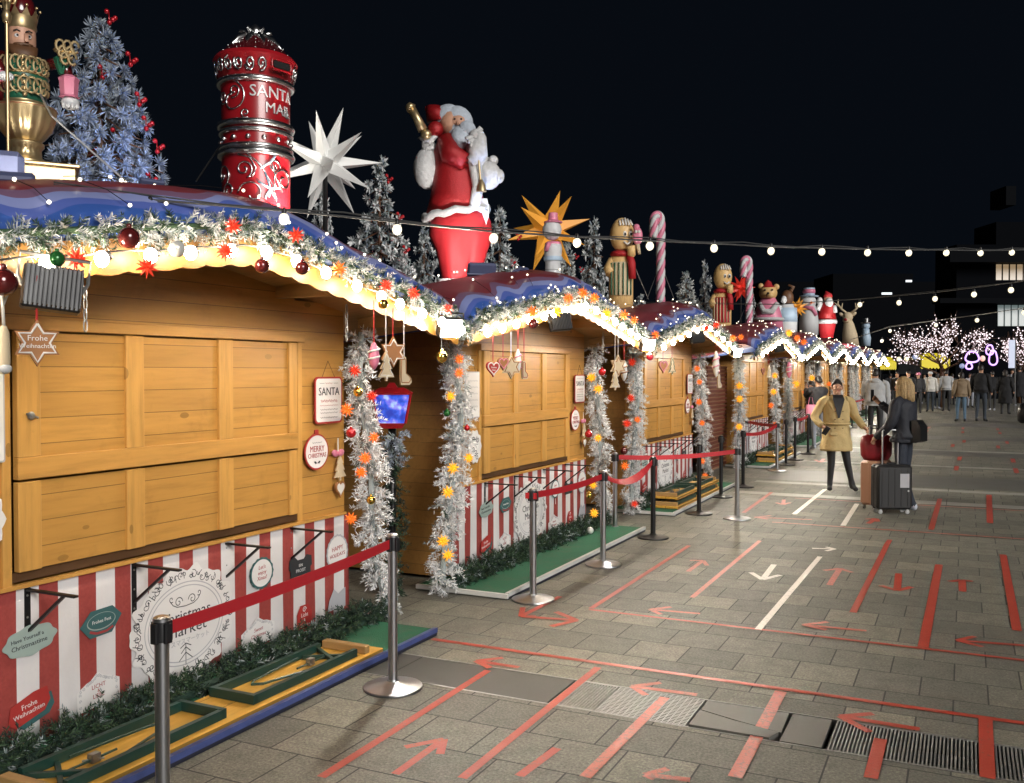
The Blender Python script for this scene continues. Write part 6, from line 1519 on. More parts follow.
def person(loc, face, hgt, label, top, legs, shoes, hair='short', hairm='hair_dark', coat='jacket', pose=None, group=None, detail=False, width=1.0, headyaw=0.0):
    """local frame: the person faces -y, x is to their left hand seen from the front (their left = +x)"""
    k = hgt / 1.7; r = empty('person', loc, face, label, 'person', group); P = pose or {}
    def V(x, y, z): return Vector((x * k, y * k, z * k))
    lean = P.get('lean', 0); sh = .185 * width
    J = {}
    J['pelvis'] = V(0, 0, .93); J['waist'] = V(0, lean * .15, 1.08); J['chest'] = V(0, lean * .32, 1.28); J['neck'] = V(0, lean * .45 - .005, 1.44); J['nape'] = V(0, lean * .5 - .012, 1.50)
    hx, hy = P.get('head', (0, 0))
    J['skull'] = V(hx * .6, lean * .55 - .012 + hy * .6, 1.575); J['crown'] = V(hx, lean * .58 - .0 + hy, 1.64)
    for s, S in ((1, 'l'), (-1, 'r')):
        J['hip' + S] = V(s * .095, 0, .90)
        kn, an = P.get('leg' + S, ((s * .10, -.01, .49), (s * .105, .02, .085)))
        J['knee' + S] = V(*kn); J['ankle' + S] = V(*an)
        fd = P.get('foot' + S, (s * .03, -.15)); J['toe' + S] = V(an[0] + fd[0], an[1] + fd[1], max(.035, an[2] - .055))
        J['heel' + S] = V(an[0] - fd[0] * .3, an[1] - fd[1] * .35, max(.04, an[2] - .05))
        J['sho' + S] = V(s * sh, lean * .36, 1.385)
        el, wr = P.get('arm' + S, ((s * (sh + .06), .03, 1.11), (s * (sh + .08), -.05, .87)))
        J['elb' + S] = V(*el); J['wri' + S] = V(*wr)
        d = (J['wri' + S] - J['elb' + S]).normalized(); J['palm' + S] = J['wri' + S] + d * .075 * k
    E_ = [('pelvis', 'waist'), ('waist', 'chest'), ('chest', 'neck'), ('neck', 'nape'), ('nape', 'skull'), ('skull', 'crown')]
    RAD = {'pelvis': (.145, .105), 'waist': (.125, .095), 'chest': (.15, .105), 'neck': .058, 'nape': .056, 'skull': (.078, .094), 'crown': (.062, .076)}
    sm = {('neck', 'nape'): 1, ('nape', 'skull'): 1, ('skull', 'crown'): 1}
    for S in 'lr':
        E_ += [('pelvis', 'hip' + S), ('hip' + S, 'knee' + S), ('knee' + S, 'ankle' + S), ('ankle' + S, 'toe' + S), ('ankle' + S, 'heel' + S), ('chest', 'sho' + S), ('sho' + S, 'elb' + S), ('elb' + S, 'wri' + S), ('wri' + S, 'palm' + S)]
        RAD.update({'hip' + S: .098, 'knee' + S: .062, 'ankle' + S: .043, 'toe' + S: (.042, .032), 'heel' + S: .04, 'sho' + S: .062, 'elb' + S: .043, 'wri' + S: .029, 'palm' + S: (.034, .016)})
        sm.update({('pelvis', 'hip' + S): 2, ('hip' + S, 'knee' + S): 2, ('knee' + S, 'ankle' + S): 2, ('ankle' + S, 'toe' + S): 3, ('ankle' + S, 'heel' + S): 3, ('wri' + S, 'palm' + S): 1})
    sm[('pelvis', 'waist')] = 2
    for n in RAD: RAD[n] = tuple(q * k for q in RAD[n]) if isinstance(RAD[n], tuple) else RAD[n] * k
    body = skin_body(J, E_, RAD, [CLOTH[top], SKIN, CLOTH[legs], shoes], sm, 'body', r)
    if detail:
        # fingers and face belong to the body mesh
        bm = bmesh.new(); bm.from_mesh(body.data); mb = MB()
        for s, S in ((1, 'l'), (-1, 'r')):
            w_, p_ = J['wri' + S], J['palm' + S]; d = (p_ - w_).normalized(); side = d.cross(Vector((0, 1, 0)));
            side = side.normalized() if side.length > .1 else Vector((1, 0, 0)); nn = side.cross(d); curl = P.get('curl' + S, .6)
            for q in range(4):
                b0 = p_ + side * (q - 1.5) * .017 * k - d * .01 * k; L = (.028, .032, .03, .024)[q] * k
                b1 = b0 + (d + nn * curl * .3).normalized() * L; b2 = b1 + (d * (1 - curl * .6) + nn * curl).normalized() * L * .8; b3 = b2 + (d * (.6 - curl) + nn * curl).normalized() * L * .6
                mb.tube([b0, b1, b2, b3], [.0095 * k, .009 * k, .0082 * k, .0065 * k], 7)
            t0 = w_ + d * .025 * k + side * .022 * k; mb.tube([t0, t0 + (side * .7 + d * .8).normalized() * .03 * k, t0 + (side * .5 + d * 1.6 + nn * .3).normalized() * .058 * k], [.012 * k, .0105 * k, .008 * k], 7)
        c = J['skull']; Rh = Matrix.Translation(c) @ Matrix.Rotation(headyaw, 4, 'Z')
        f = lambda x, y, z: Rh @ Vector((x * k, y * k, z * k))
        mb.loft([[f(-.008, -.088, .03), f(.008, -.088, .03), f(.009, -.08, .03), f(-.009, -.08, .03)], [f(-.012, -.102, .0), f(.012, -.102, .0), f(.014, -.085, .0), f(-.014, -.085, .0)], [f(-.016, -.108, -.014), f(.016, -.108, -.014), f(.018, -.085, -.018), f(-.018, -.085, -.018)]])
        mb.ell(f(0, -.068, -.075), (.03 * k, .024 * k, .022 * k), 12, 8)
        for s in (-1, 1): mb.ell(f(s * .082, .005, 0), (.012 * k, .022 * k, .03 * k), 8, 6); mb.ell(f(s * .04, -.066, -.02), (.024 * k, .02 * k, .022 * k), 10, 6)
        vs = [bm.verts.new(v) for v in mb.v]
        for fc in mb.f:
            try: q = bm.faces.new([vs[i] for i in fc]); q.material_index = 1; q.smooth = True
            except ValueError: pass
        bm.to_mesh(body.data); bm.free()
        e = MB()
        for s in (-1, 1):
            e.ell(f(s * .032, -.0885, .022), (.009 * k, .005 * k, .0038 * k), 10, 6)
            e.tube([f(s * .016, -.093, .045), f(s * .034, -.0935, .049), f(s * .05, -.083, .042)], .0022 * k, 5)
        e.build('eyes_and_brows', M['hair_dark'], r, 180)
        e = MB(); e.tube([f(-.026, -.09, -.043), f(-.012, -.1005, -.047), f(.012, -.1005, -.047), f(.026, -.09, -.043)], [.003 * k, .006 * k, .006 * k, .003 * k], 6); e.build('mouth', mat('lips', (.42, .09, .08, 1), .4, 0, 0), r, 180)
    # ---- clothing
    c1 = V(0, 0, 0)
    def ring(z, rx, ry, cx=0, cy=0, n=18, wav=0): return [(( cx + rx * math.cos(2 * PI * q / n) * (1 + wav * math.sin(5 * 2 * PI * q / n + z * 9))) * k, (cy + ry * math.sin(2 * PI * q / n) * (1 + wav * math.sin(5 * 2 * PI * q / n + z * 9))) * k, z * k) for q in range(n)]
    W = width; m = CLOTH[top]
    if coat:
        bot = {'jacket': .88, 'coat': .62, 'long': .42, 'hoodie': .86}[coat]; g = MB(); rg = []
        fl = {'jacket': 1.0, 'coat': 1.22, 'long': 1.25, 'hoodie': 1.0}[coat]
        for z, rx, ry, cy in ((1.455, .062, .062, 0.45 * lean), (1.43, .10, .085, .43 * lean), (1.395, .175 * W, .112, .38 * lean), (1.33, .198 * W, .135, .34 * lean), (1.2, .19 * W, .138, .26 * lean), (1.05, .178 * W, .132, .15 * lean), (.95, .192 * W, .145, .05)):
            rg.append(ring(z, rx, ry, 0, cy, 18, .012))
        nb = 3
        for q in range(1, nb + 1): z = .95 + (bot - .95) * q / nb; rg.append(ring(z, .192 * W * (1 + (fl - 1) * q / nb), .145 * (1 + (fl - 1) * q / nb), 0, .0, 18, .02 * q))
        g.loft(rg, 0, False)
        for S in 'lr':
            a, b_, c_ = J['sho' + S], J['elb' + S], J['wri' + S]; s = 1 if S == 'l' else -1
            g.tube([a + Vector((-s * .06 * k, 0, .0)), a + Vector((s * .012 * k, 0, .0)), a.lerp(b_, .5), b_, b_.lerp(c_, .5), b_.lerp(c_, .93)], [.075 * k, .084 * k, .073 * k, .066 * k, .06 * k, .05 * k], 12, 0, False)
        co = g.build(coat if coat != 'long' else 'coat', m, r, 180)
        fold = bpy.data.textures.get('cloth_folds') or bpy.data.textures.new('cloth_folds', 'CLOUDS'); fold.noise_scale = .11; fold.noise_depth = 2
        sd_ = co.modifiers.new('d', 'SUBSURF'); sd_.levels = 2; sd_.render_levels = 2
        dm = co.modifiers.new('f', 'DISPLACE'); dm.texture = fold; dm.strength = .034 * k; dm.mid_level = .5; dm.texture_coords = 'LOCAL'
        so_ = co.modifiers.new('t', 'SOLIDIFY'); so_.thickness = .008 * k; so_.offset = -1
        if coat == 'hoodie':
            h = MB(); h.ell(V(0, lean * .45 + .06, 1.42), (.12 * k, .085 * k, .075 * k), 14, 8); h.build('hood', m, r, 180)
        elif detail:
            h = MB()
            for s in (-1, 1): h.loft([[V(s * .03, -.135, 1.2), V(s * .03, -.142, 1.2), V(s * .055, -.14, 1.2)], [V(s * .02, -.12, 1.36), V(s * .03, -.132, 1.36), V(s * .13, -.118, 1.33)], [V(s * .05, -.055, 1.46), V(s * .055, -.068, 1.465), V(s * .13, -.04, 1.42)]])
            h.build('collar', m, r, 60)
    # ---- hair
    c = J['skull'] + Vector((0, .0, .02 * k)); hm = M[hairm]; h = MB(); Rh = Matrix.Translation(J['skull']) @ Matrix.Rotation(headyaw, 4, 'Z')
    n = 20
    def cap(z_low_front, z_low_back, bulge):
        rings = []
        for q in range(9):
            t_ = q / 8; ring_ = []
            for j in range(n):
                a = 2 * PI * j / n; back = (math.sin(a) + 1) / 2; low = z_low_front + (z_low_back - z_low_front) * back ** .8
                ph = PI / 2 * (1 - t_); z = .112 * math.sin(ph) if t_ < 1 else 0
                zz_ = .1335 - (.1335 - low) * t_ ** 1.5; rr = math.sqrt(max(0, 1 - (zz_ / .135) ** 2)) if zz_ > 0 else 1 - .3 * abs(zz_)
                wv = 1 + .025 * math.sin(j * 3.1 + q)
                rad_x, rad_y = .089 * bulge, .105 * bulge
                ring_.append(Rh @ Vector((rr * rad_x * math.cos(a) * wv * k, (rr * rad_y * math.sin(a) * wv + .008) * k, zz_ * k)))
            rings.append(ring_)
        h.loft(rings, 0, True)
    if hair == 'short': cap(.085, -.045, 1.0)
    elif hair == 'tied': cap(.115, -.04, .955); h.ell(Rh @ Vector((0, .115 * k, .02 * k)), (.04 * k, .045 * k, .045 * k), 10, 8)
    elif hair == 'long':
        cap(.07, -.10, 1.05)
        for q in range(230):
            a = R.uniform(-.55, PI + .55); wv = R.uniform(.98, 1.12); lo = R.uniform(-.16, -.235); pts = []
            for f_ in (0, .18, .38, .6, .8, 1):
                if f_ < .4: ph = f_ / .4 * PI / 2; rr_ = math.sin(ph); z_ = .115 * math.cos(ph) + .01
                else: rr_ = 1 + .12 * (f_ - .4) - .16 * max(0, f_ - .75); z_ = .01 + (lo - .01) * (f_ - .4) / .6
                pts.append(Rh @ Vector((rr_ * .094 * math.cos(a) * wv * k, (rr_ * .108 * math.sin(a) * wv + .01) * k, z_ * k)))
            h.tube(pts, [.004 * k, .006 * k, .007 * k, .007 * k, .006 * k, .002 * k], 4)
    elif hair == 'bob': cap(.05, -.12, 1.06)
    if hair == 'cap':
        h.lathe([(.098 * k, .02 * k), (.1 * k, .06 * k), (.075 * k, .115 * k), (.01 * k, .13 * k)], 16, tuple(J['skull']))
    hr = h.build('hair' if hair != 'cap' else 'knit_hat', hm, r, 180)
    return r, J, k, V
def facing(p, target):
    d = Vector(target) - Vector(p); return math.atan2(d.y, d.x) + PI / 2
CAMXY = (0, 0, 0)
def at(px, py): return onz(px, py)
def hfrom(px, ptop, pfeet): p = at(px, pfeet); return onx(px, ptop, p.x).z, p
# ---- woman in the tan coat
h, p = hfrom(836, 379.5, 491); f = facing(p, (1.2, 6, 0))
r, J, k, V = person(p, f, h, 'smiling woman in a tan trench coat over black, one hand at her waist', 'tan_coat_cloth', 'black_trousers', SHOE_B, 'tied', 'hair_dark', 'coat',
    dict(legl=((.15, -.02, .48), (.24, .0, .085)), legr=((-.07, 0, .48), (-.09, .02, .085)), armr=((-.33, .07, 1.12), (-.23, -.15, .99)), arml=((.27, .0, 1.13), (.37, -.19, .98)), curll=.9, curlr=.9, head=(.0, -.01)), None, True, 1.02)
b = MB(); b.loft([[Vector((x_ * k, y_ * k, z_ * k)) for x_, y_ in ((-.045, -.1), (.045, -.1), (.03, -.15), (-.03, -.15))] if False else [V(x_, y_, z_) for x_, y_ in pts] for z_, pts in ((1.47, ((-.07, -.075), (.07, -.075), (.06, .05), (-.06, .05))), (1.40, ((-.085, -.145), (.085, -.145), (.07, -.09), (-.07, -.09))), (1.12, ((-.012, -.158), (.012, -.158), (.01, -.12), (-.01, -.12))))]); b.build('black_top', CLOTH['black_trousers'], r, 60)
b = MB(); b.tube([V(.2 * math.cos(a), .153 * math.sin(a), 1.03) for a in [2 * PI * j / 24 for j in range(24)]], .014 * k, 6, closed=True); b.box(-.13 * k, -.02 * k, -.172 * k, -.158 * k, .86 * k, .90 * k, 0, None, .003); b.build('belt_and_pocket', CLOTH['tan_coat_cloth'], r, 60)
b = MB()
for z_ in (1.22, 1.1, .97): b.ell(V(-.055, -.158, z_), (.011 * k, .006 * k, .011 * k), 8, 6); b.ell(V(.06, -.155, z_), (.009 * k, .005 * k, .009 * k), 8, 6)
b.build('buttons', M['brown'], r, 180)
tw = r
hp = r.matrix_basis @ (J['palmr'] + Vector((0, -.03, -.02))); q = MB(); q.box(-.036, .036, -.005, .005, -.07, .07, 0, None, .004); o = q.build('phone', M['blackpl']); o.location = hp; o.rotation_euler = (.4, .5, f); tag(o, 'black phone held at the waist by the woman in tan', 'phone')
# ---- blond woman photographing
h, p = hfrom(903, 377, 511); f = facing(p, (p.x - 1, p.y + .42, 0))
r, J, k, V = person(p, f, h, 'blond woman in a dark jacket and trousers holding up her phone', 'navy_jacket_cloth', 'denim_dark', SHOE_W, 'long', 'hair_blond', 'jacket',
    dict(legl=((.09, .02, .49), (.06, .16, .085)), legr=((-.10, -.03, .49), (-.11, -.03, .085)), armr=((-.25, -.16, 1.14), (-.1, -.38, 1.36)), arml=((.27, -.03, 1.1), (.2, -.26, .93)), curll=1.0, curlr=1.0, lean=-.0), None, True, 1.08)
hp = r.matrix_basis @ (J['palmr'] + Vector((.0, -.03, .045))); q = MB(); q.box(-.038, .038, -.005, .005, -.078, .078, 0, None, .005); q.box(-.028, -.006, .005, .008, .045, .068, 0, None, .002); o = q.build('phone', M['blackpl']); o.location = hp; o.rotation_euler = (0, 0, f); tag(o, 'black phone raised by the blond woman', 'phone')
bp = MB(); bp.loft([[V(x_, y_, z_) for x_, y_ in ((-.11, .15), (.11, .15), (.09, .15 + t_), (-.09, .15 + t_))] for z_, t_ in ((.88, .05), (.9, .11), (1.08, .11), (1.16, .05))]); bpo = bp.build('backpack', M['black'], None, 60); bpo.matrix_basis = r.matrix_basis.copy(); tag(bpo, 'black backpack worn by the blond woman', 'backpack')
bl_w = r
# ---- suitcases
def suitcase(px, py, wd, ht, dp, rz, m, label, hand):
    p = onz(px, py); r = empty('suitcase', (p.x, p.y, 0), rz, label, 'suitcase'); b = MB()
    b.box(-wd / 2, wd / 2, -dp / 2, dp / 2, .055, .055 + ht, 0, None, .03); b.build('shell', m, r, 40)
    b = MB(); 
    for q in range(5): x_ = -wd * .36 + wd * .72 * q / 4; b.box(x_ - .006, x_ + .006, -dp / 2 - .004, dp / 2 + .004, .10, ht, 0, None, .003)
    b.box(-wd / 2 - .004, wd / 2 + .004, -.006, .006, .06, ht + .05, 0, None, .003); b.build('ribs', m, r, 40)
    for sx_ in (-1, 1):
        for sy_ in (-1, 1):
            w_ = MB(); w_.lathe([(.004, -.014), (.026, -.012), (.028, 0), (.026, .012), (.004, .014)], 14, M=Matrix.Translation((sx_ * wd * .38, sy_ * dp * .33, .028)) @ Matrix.Rotation(PI / 2, 4, 'X')); w_.box(sx_ * wd * .38 - .012, sx_ * wd * .38 + .012, sy_ * dp * .33 - .018, sy_ * dp * .33 + .018, .04, .062); w_.build('wheel', M['blackpl'] if m is M['black'] else M['galv'], r, 40)
    b = MB(); z1 = .055 + ht; b.tube([(-wd * .22, dp * .2, z1 - .01), (-wd * .22, dp * .2, z1 + hand), (-wd * .19, dp * .2, z1 + hand + .02), (wd * .19, dp * .2, z1 + hand + .02), (wd * .22, dp * .2, z1 + hand), (wd * .22, dp * .2, z1 - .01)], .0105, 8); b.build('handle', M['chrome'], r, 50)
    b = MB(); b.box(-.06, .06, -.012, .012, z1, z1 + .022, 0, None, .006); b.build('grip', M['black'], r); return r
M['rose'] = mat('rose_gold_shell', (.55, .30, .20, 1), .35, .1, .06, 5)
M['caseblk'] = mat('black_suitcase_shell', (.016, .016, .017, 1), .5, 0, .2, 20)
sc_ = suitcase(891, 513, .43, .55, .25, .42, M['caseblk'], 'black hard shell suitcase with a pale sticker, nearest to the camera', .4)
b = MB(); b.box(.06, .17, -.1305, -.1295, .33, .5); b.build('sticker', M['print_lace'], sc_); b = MB(); b.lathe([(.012, 0), (.012, .004)], 12, M=Matrix.Translation((.16, -.1295, .29)) @ Matrix.Rotation(PI / 2, 4, 'X')); b.build('badge', M['galv'], sc_)
s2 = suitcase(876, 508, .40, .56, .24, 1.15, M['rose'], 'rose coloured suitcase standing behind the black one', .42)
b = MB(); rg = []
for z_, w_, d_ in ((.0, .15, .1), (.06, .19, .13), (.2, .2, .12), (.3, .19, .07), (.33, .12, .02)): rg.append([(w_ * math.cos(2 * PI * j / 20) * (1 + .04 * math.sin(j * 2.3)), d_ * math.sin(2 * PI * j / 20) * (1 + .06 * math.sin(j * 1.7)), z_) for j in range(20)])
b.loft(rg); o = b.build('travel_bag', mat('dark_red_bag', (.25, .012, .02, 1), .5, 0, .3, 9, bump=.4), None, 180); o.location = (s2.location.x, s2.location.y, .62); o.rotation_euler = (0, 0, .5); tag(o, 'dark red bag lying on top of the rose suitcase', 'bag')
b = MB(); b.tube([(-.1, 0, .3), (-.06, 0, .4), (.06, 0, .4), (.1, 0, .3)], .008, 6); b.build('strap', M['black'], o)
# ---- man in the grey hoodie
h, p = hfrom(875, 369, 443); f = facing(p, (-2.0, 40, 0))
r, J, k, V = person(p, f, h, 'man in a pale grey hoodie and black trousers seen from behind', 'grey_hoodie', 'black_trousers', SHOE_B, 'short', 'hair_dark', 'hoodie', dict(arml=((.27, -.05, 1.12), (.2, -.22, 1.0)), armr=((-.27, -.02, 1.1), (-.25, -.1, .88))), None, False, 1.18)
hp = r.matrix_basis @ (J['palmr']); b = MB(); b.loft([[(w_ * math.cos(2 * PI * j / 12), d_ * math.sin(2 * PI * j / 12), z_) for j in range(12)] for z_, w_, d_ in ((-.42, .14, .06), (-.36, .19, .09), (-.12, .17, .08), (0, .04, .02))]); o = b.build('shopping_bag', M['white'], None, 60); o.location = hp; tag(o, 'white plastic bag hanging from the hand of the man in grey', 'bag')
# ---- person photographing a stall at the barrier
h, p = hfrom(818, 376, 450); f = facing(p, (-4, p.y + 1.5, 0))
r, J, k, V = person(p, f, h, 'person in charcoal jacket and grey trousers raising a phone by the barrier', 'charcoal_jacket', 'grey_trousers', SHOE_W, 'tied', 'hair_dark', 'jacket', dict(arml=((.2, -.22, 1.22), (.1, -.4, 1.4)), armr=((-.2, -.22, 1.2), (-.08, -.4, 1.38))), None, True, 1.0)
hp = r.matrix_basis @ (J['palmr'] + Vector((.05, -.04, .04))); q = MB(); q.box(-.075, .075, -.005, .005, -.037, .037, 0, None, .004); o = q.build('phone', M['blackpl']); o.location = hp; o.rotation_euler = (0, 0, f); tag(o, 'phone held up in front of the fifth stall', 'phone')
b = MB(); b.box(-.11, .11, -.04, .04, -.3, 0, 0, None, .02); b.tube([(-.06, 0, -.01), (-.03, 0, .16), (.03, 0, .16), (.06, 0, -.01)], .006, 6); o = b.build('tote_bag', M['pink'], None, 50); o.location = (p.x - .12, p.y - .28, 1.05 * k); o.rotation_euler = (0, 0, f); tag(o, 'pink bag at the side of the person by the barrier', 'bag')
h, p = hfrom(811, 381, 440); person(p, facing(p, (-4, p.y, 0)), h, 'person in dark clothes half hidden behind the one with a phone', 'black_coat', 'black_trousers', SHOE_B, 'short', 'hair_dark', 'jacket')
# ---- the crowd beyond
crowd = [(908, 371, 414, 'person in black with a dark cap in the crowd left of the white hoodie', 'black_coat', 'black_trousers', 'cap', 'hair_dark', 'jacket', 2.6, {}),
    (918, 372.5, 413, 'person with a pink knit hat in the crowd left of the white hoodie', 'charcoal_jacket', 'black_trousers', 'cap', 'pink', 'jacket', .3, {}),
    (897, 372, 410, 'person in dark clothes between grey hoodie and blond hair', 'black_coat', 'dark_jeans', 'short', 'hair_dark', 'jacket', .2, {}),
    (890, 373, 407, 'small dark figure farther behind the blond woman', 'charcoal_jacket', 'black_trousers', 'short', 'hair_dark', 'jacket', 3, {}),
    (930, 371.5, 412, 'person in a white hoodie and grey trousers walking away', 'white_hoodie', 'dark_jeans', 'cap', 'white', 'hoodie', 3.2, {}),
    (946, 370, 411.5, 'person in a grey and black vest with black trousers', 'grey_hoodie', 'black_trousers', 'short', 'hair_dark', 'jacket', 3.2, {}),
    (937, 373, 409, 'person partly hidden between white hoodie and grey vest', 'brown_sweater', 'dark_jeans', 'bob', 'hair_dark', 'jacket', 2.9, {}),
    (961, 372, 422, 'person in a brown sweater and light blue jeans walking away', 'brown_sweater', 'blue_jeans', 'bob', 'hair_dark', 'hoodie', 3.1, {}),
    (980.5, 365, 422, 'tall man in a black jacket and dark jeans walking beside the brown sweater', 'black_coat', 'dark_jeans', 'short', 'hair_dark', 'jacket', 3.1, {}),
    (992, 371, 411, 'person in black just right of the tall man', 'black_coat', 'black_trousers', 'short', 'hair_dark', 'jacket', 3.4, {}),
    (1005, 370, 414.5, 'person in a long black coat walking away', 'black_coat', 'black_trousers', 'bob', 'hair_dark', 'long', 3.2, {}),
    (1012, 369, 406, 'person in a light grey top behind the long black coat', 'grey_hoodie', 'grey_trousers', 'short', 'hair_dark', 'hoodie', .1, {}),
    (1019, 366, 407, 'tall dark figure at the right edge of the crowd', 'black_coat', 'black_trousers', 'short', 'hair_dark', 'long', 3.0, {}),
    (970, 373, 408, 'person in pale clothes glimpsed between the couple', 'white_hoodie', 'grey_trousers', 'short', 'hair_dark', 'jacket', .4, {}),
    (952, 373.5, 405, 'distant person in dark grey left of the brown sweater', 'charcoal_jacket', 'black_trousers', 'short', 'hair_dark', 'jacket', 2.8, {}),
    (924, 374, 404, 'distant person in black behind the white hoodie', 'black_coat', 'black_trousers', 'short', 'hair_dark', 'jacket', .2, {})]
for i, (px, pt_, pf, lb, tp, lg, hr, hm_, ct, fa, ps) in enumerate(crowd):
    h, p = hfrom(px, pt_, pf); fz = facing(p, (0, 0, 0)) + (PI if fa > 1.5 else 0) + R.uniform(-.35, .35); st = R.uniform(-.12, .12)
    ps = dict(legl=((.10, -.03 - st * .6, .49), (.10, -st, .085)), legr=((-.10, -.03 + st * .6, .49), (-.10, st, .085)))
    person(p, fz, h, lb, tp, lg, SHOE_B if i % 3 else SHOE_W, hr, hm_, ct, ps, 'people in the distant crowd', False, R.uniform(.95, 1.12))
# dark bag at the right picture edge
p = onz(1024, 423); b = MB(); b.loft([[(.2 * w_ * math.cos(2 * PI * j / 14), .28 * w_ * math.sin(2 * PI * j / 14), z_) for j in range(14)] for z_, w_ in ((0, .6), (.08, 1), (.35, 1.05), (.6, .8), (.68, .3))]); o = b.build('dark_bag', M['black'], None, 180); o.location = p; tag(o, 'dark bag standing on the ground at the right picture edge', 'bag')
# ================================================================== FESTOONS, BACKGROUND
fb = MB(); fb.ell((0, 0, -.03), (.026, .026, .03), 14, 10); mFB = fb.mesh('bulb', M['fest'], 180)
fs_ = MB(); fs_.lathe([(.012, -.008), (.013, .02), (.006, .03)], 10); mFS = fs_.mesh('socket', M['blackpl'], 40)
def festoon(wire, bulbs, label, sc=1.0):
    r = empty('festoon_string', wire[0], 0, label, 'light string', 'festoon light strings over the plaza'); o0 = Vector(wire[0])
    b = MB(); b.tube([Vector(p) - o0 for p in wire], .006, 5); b.tube([Vector(p) - o0 + Vector((0, 0, .012 + .01 * math.sin(i * 1.9))) for i, p in enumerate(wire)], .004, 4); b.build('wire', M['galv_dk'], r)
    for p in bulbs:
        q = mk('bulb', mFB, Vector(p) - o0, None, None, None, r); q.scale = (sc,) * 3; q = mk('socket', mFS, Vector(p) - o0, None, None, None, r); q.scale = (sc,) * 3
M['galv_dk'] = mat('grey_cable', (.09, .09, .09, 1), .5, .2, 0)
Z0 = 4.3
YB = [206, 216, 227, 236, 241, 244.5, 247, 250, 251, 252, 252.5, 252.5, 253, 252.5, 251.5, 250, 248, 246, 244]
def fx(t): return (150 + 160.5 * t) / (1 + .0931 * t)
def fy(t):
    t = max(0, min(len(YB) - 1.001, t)); i = int(t); return YB[i] + (YB[i + 1] - YB[i]) * (t - i)
def f1(t, dy=0): return ondepth(fx(t), fy(t) + dy, Z0 * (1 + .0931 * t))
wire = [f1(-.62, -21)] + [f1(t * .5, -6 / (1 + .06 * t)) for t in range(0, 90)]
festoon(wire, [f1(t, -3) for t in range(18)], 'long festoon of warm bulbs rising from the nearest roof across the plaza')
def f2(x, y): return ondepth(x, y, 20 - (x - 640) / 420 * 7)
festoon([f2(640, 303), f2(720, 304), f2(780, 304.5), f2(860, 299), f2(935, 292.5), f2(1011, 283), f2(1090, 270)], [f2(x, y) for x, y in ((859.8, 302), (899, 300), (935, 296), (974, 291.5), (1011, 287), (1050, 280))], 'second festoon of warm bulbs above the heads of the crowd', 1.5)
def f3(x, y): return ondepth(x, y, 26 - (x - 860) / 160 * 8)
festoon([f3(850, 340), f3(890, 327), f3(977, 315), f3(1040, 306)], [f3(x, y) for x, y in ((882, 339), (890, 329), (936, 323), (977, 318), (1024, 310))], 'third thin festoon just above the lit bare tree', 1.6)
# bulbs hanging low at the end of the row
for x_, y_, lb in ((899, 359, 'left of two round white lamps at the end of the stalls'), (906.5, 359, 'right of two round white lamps at the end of the stalls')):
    p = ondepth(x_, y_, 46); b = MB(); b.ell((0, 0, 0), .11, 14, 10); r = empty('globe_lamp', p, 0, lb, 'lamp'); b.build('globe', M['fest'], r, 180); b = MB(); b.tube([(0, 0, .1), (0, 0, .9)], .012, 5); b.build('cord', M['wire'], r)
# ---- buildings
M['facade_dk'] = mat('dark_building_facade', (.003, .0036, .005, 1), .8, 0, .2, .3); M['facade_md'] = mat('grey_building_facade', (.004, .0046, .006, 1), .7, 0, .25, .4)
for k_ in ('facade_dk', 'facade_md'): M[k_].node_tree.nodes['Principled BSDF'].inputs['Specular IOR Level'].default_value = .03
M['win_warm'] = emit('lit_warm_window', (1, .68, .36, 1), .10); M['win_cool'] = emit('lit_cool_window', (.62, .85, .85, 1), .055); M['sign_white'] = emit('lit_white_sign', (.85, .95, 1, 1), .35); M['sign_blue'] = emit('lit_blue_banner', (.13, .3, .8, 1), .13)
def quadbox(mb, px0, py0, px1, py1, Z, dz, mat=0):
    """upright block whose front spans the given outline at the given distance"""
    a, b_ = ondepth(px0, py1, Z), ondepth(px1, py0, Z); w = (px1 - px0) / F * Z; z0, z1 = min(a.z, b_.z), max(a.z, b_.z)
    T = Matrix.Translation((a.x, a.y, 0)) @ Matrix.Rotation(TH, 4, 'Z'); mb.box(0, w, 0, dz, max(z0, -.2), z1, mat, T)
def building(name, blocks, label, wins):
    r = empty(name, (0, 0, 0), 0, label, 'building')
    for nm, q, m in blocks: b = MB(); quadbox(b, *q); b.build(nm, M[m], r)
    for nm, q, m in wins: b = MB(); quadbox(b, *q); b.build(nm, M[m], r)
    return r
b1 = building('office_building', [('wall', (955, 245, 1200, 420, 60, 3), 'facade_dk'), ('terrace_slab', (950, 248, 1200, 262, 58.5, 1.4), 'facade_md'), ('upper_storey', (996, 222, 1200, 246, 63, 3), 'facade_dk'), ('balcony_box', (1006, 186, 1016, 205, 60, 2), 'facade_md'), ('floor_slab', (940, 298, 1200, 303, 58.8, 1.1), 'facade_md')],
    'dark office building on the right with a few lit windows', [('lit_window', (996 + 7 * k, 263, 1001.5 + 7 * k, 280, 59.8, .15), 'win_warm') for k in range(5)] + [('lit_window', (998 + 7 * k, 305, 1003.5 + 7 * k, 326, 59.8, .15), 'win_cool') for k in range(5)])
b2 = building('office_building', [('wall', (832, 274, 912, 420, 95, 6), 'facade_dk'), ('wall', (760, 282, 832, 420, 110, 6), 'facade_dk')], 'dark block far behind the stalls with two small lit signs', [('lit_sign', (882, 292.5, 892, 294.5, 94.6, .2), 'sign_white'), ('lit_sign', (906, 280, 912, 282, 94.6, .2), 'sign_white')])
b3 = building('office_building', [('wall', (905, 282, 962, 420, 120, 6), 'facade_dk')], 'plain dark building between the lit signs and the right office building', [])
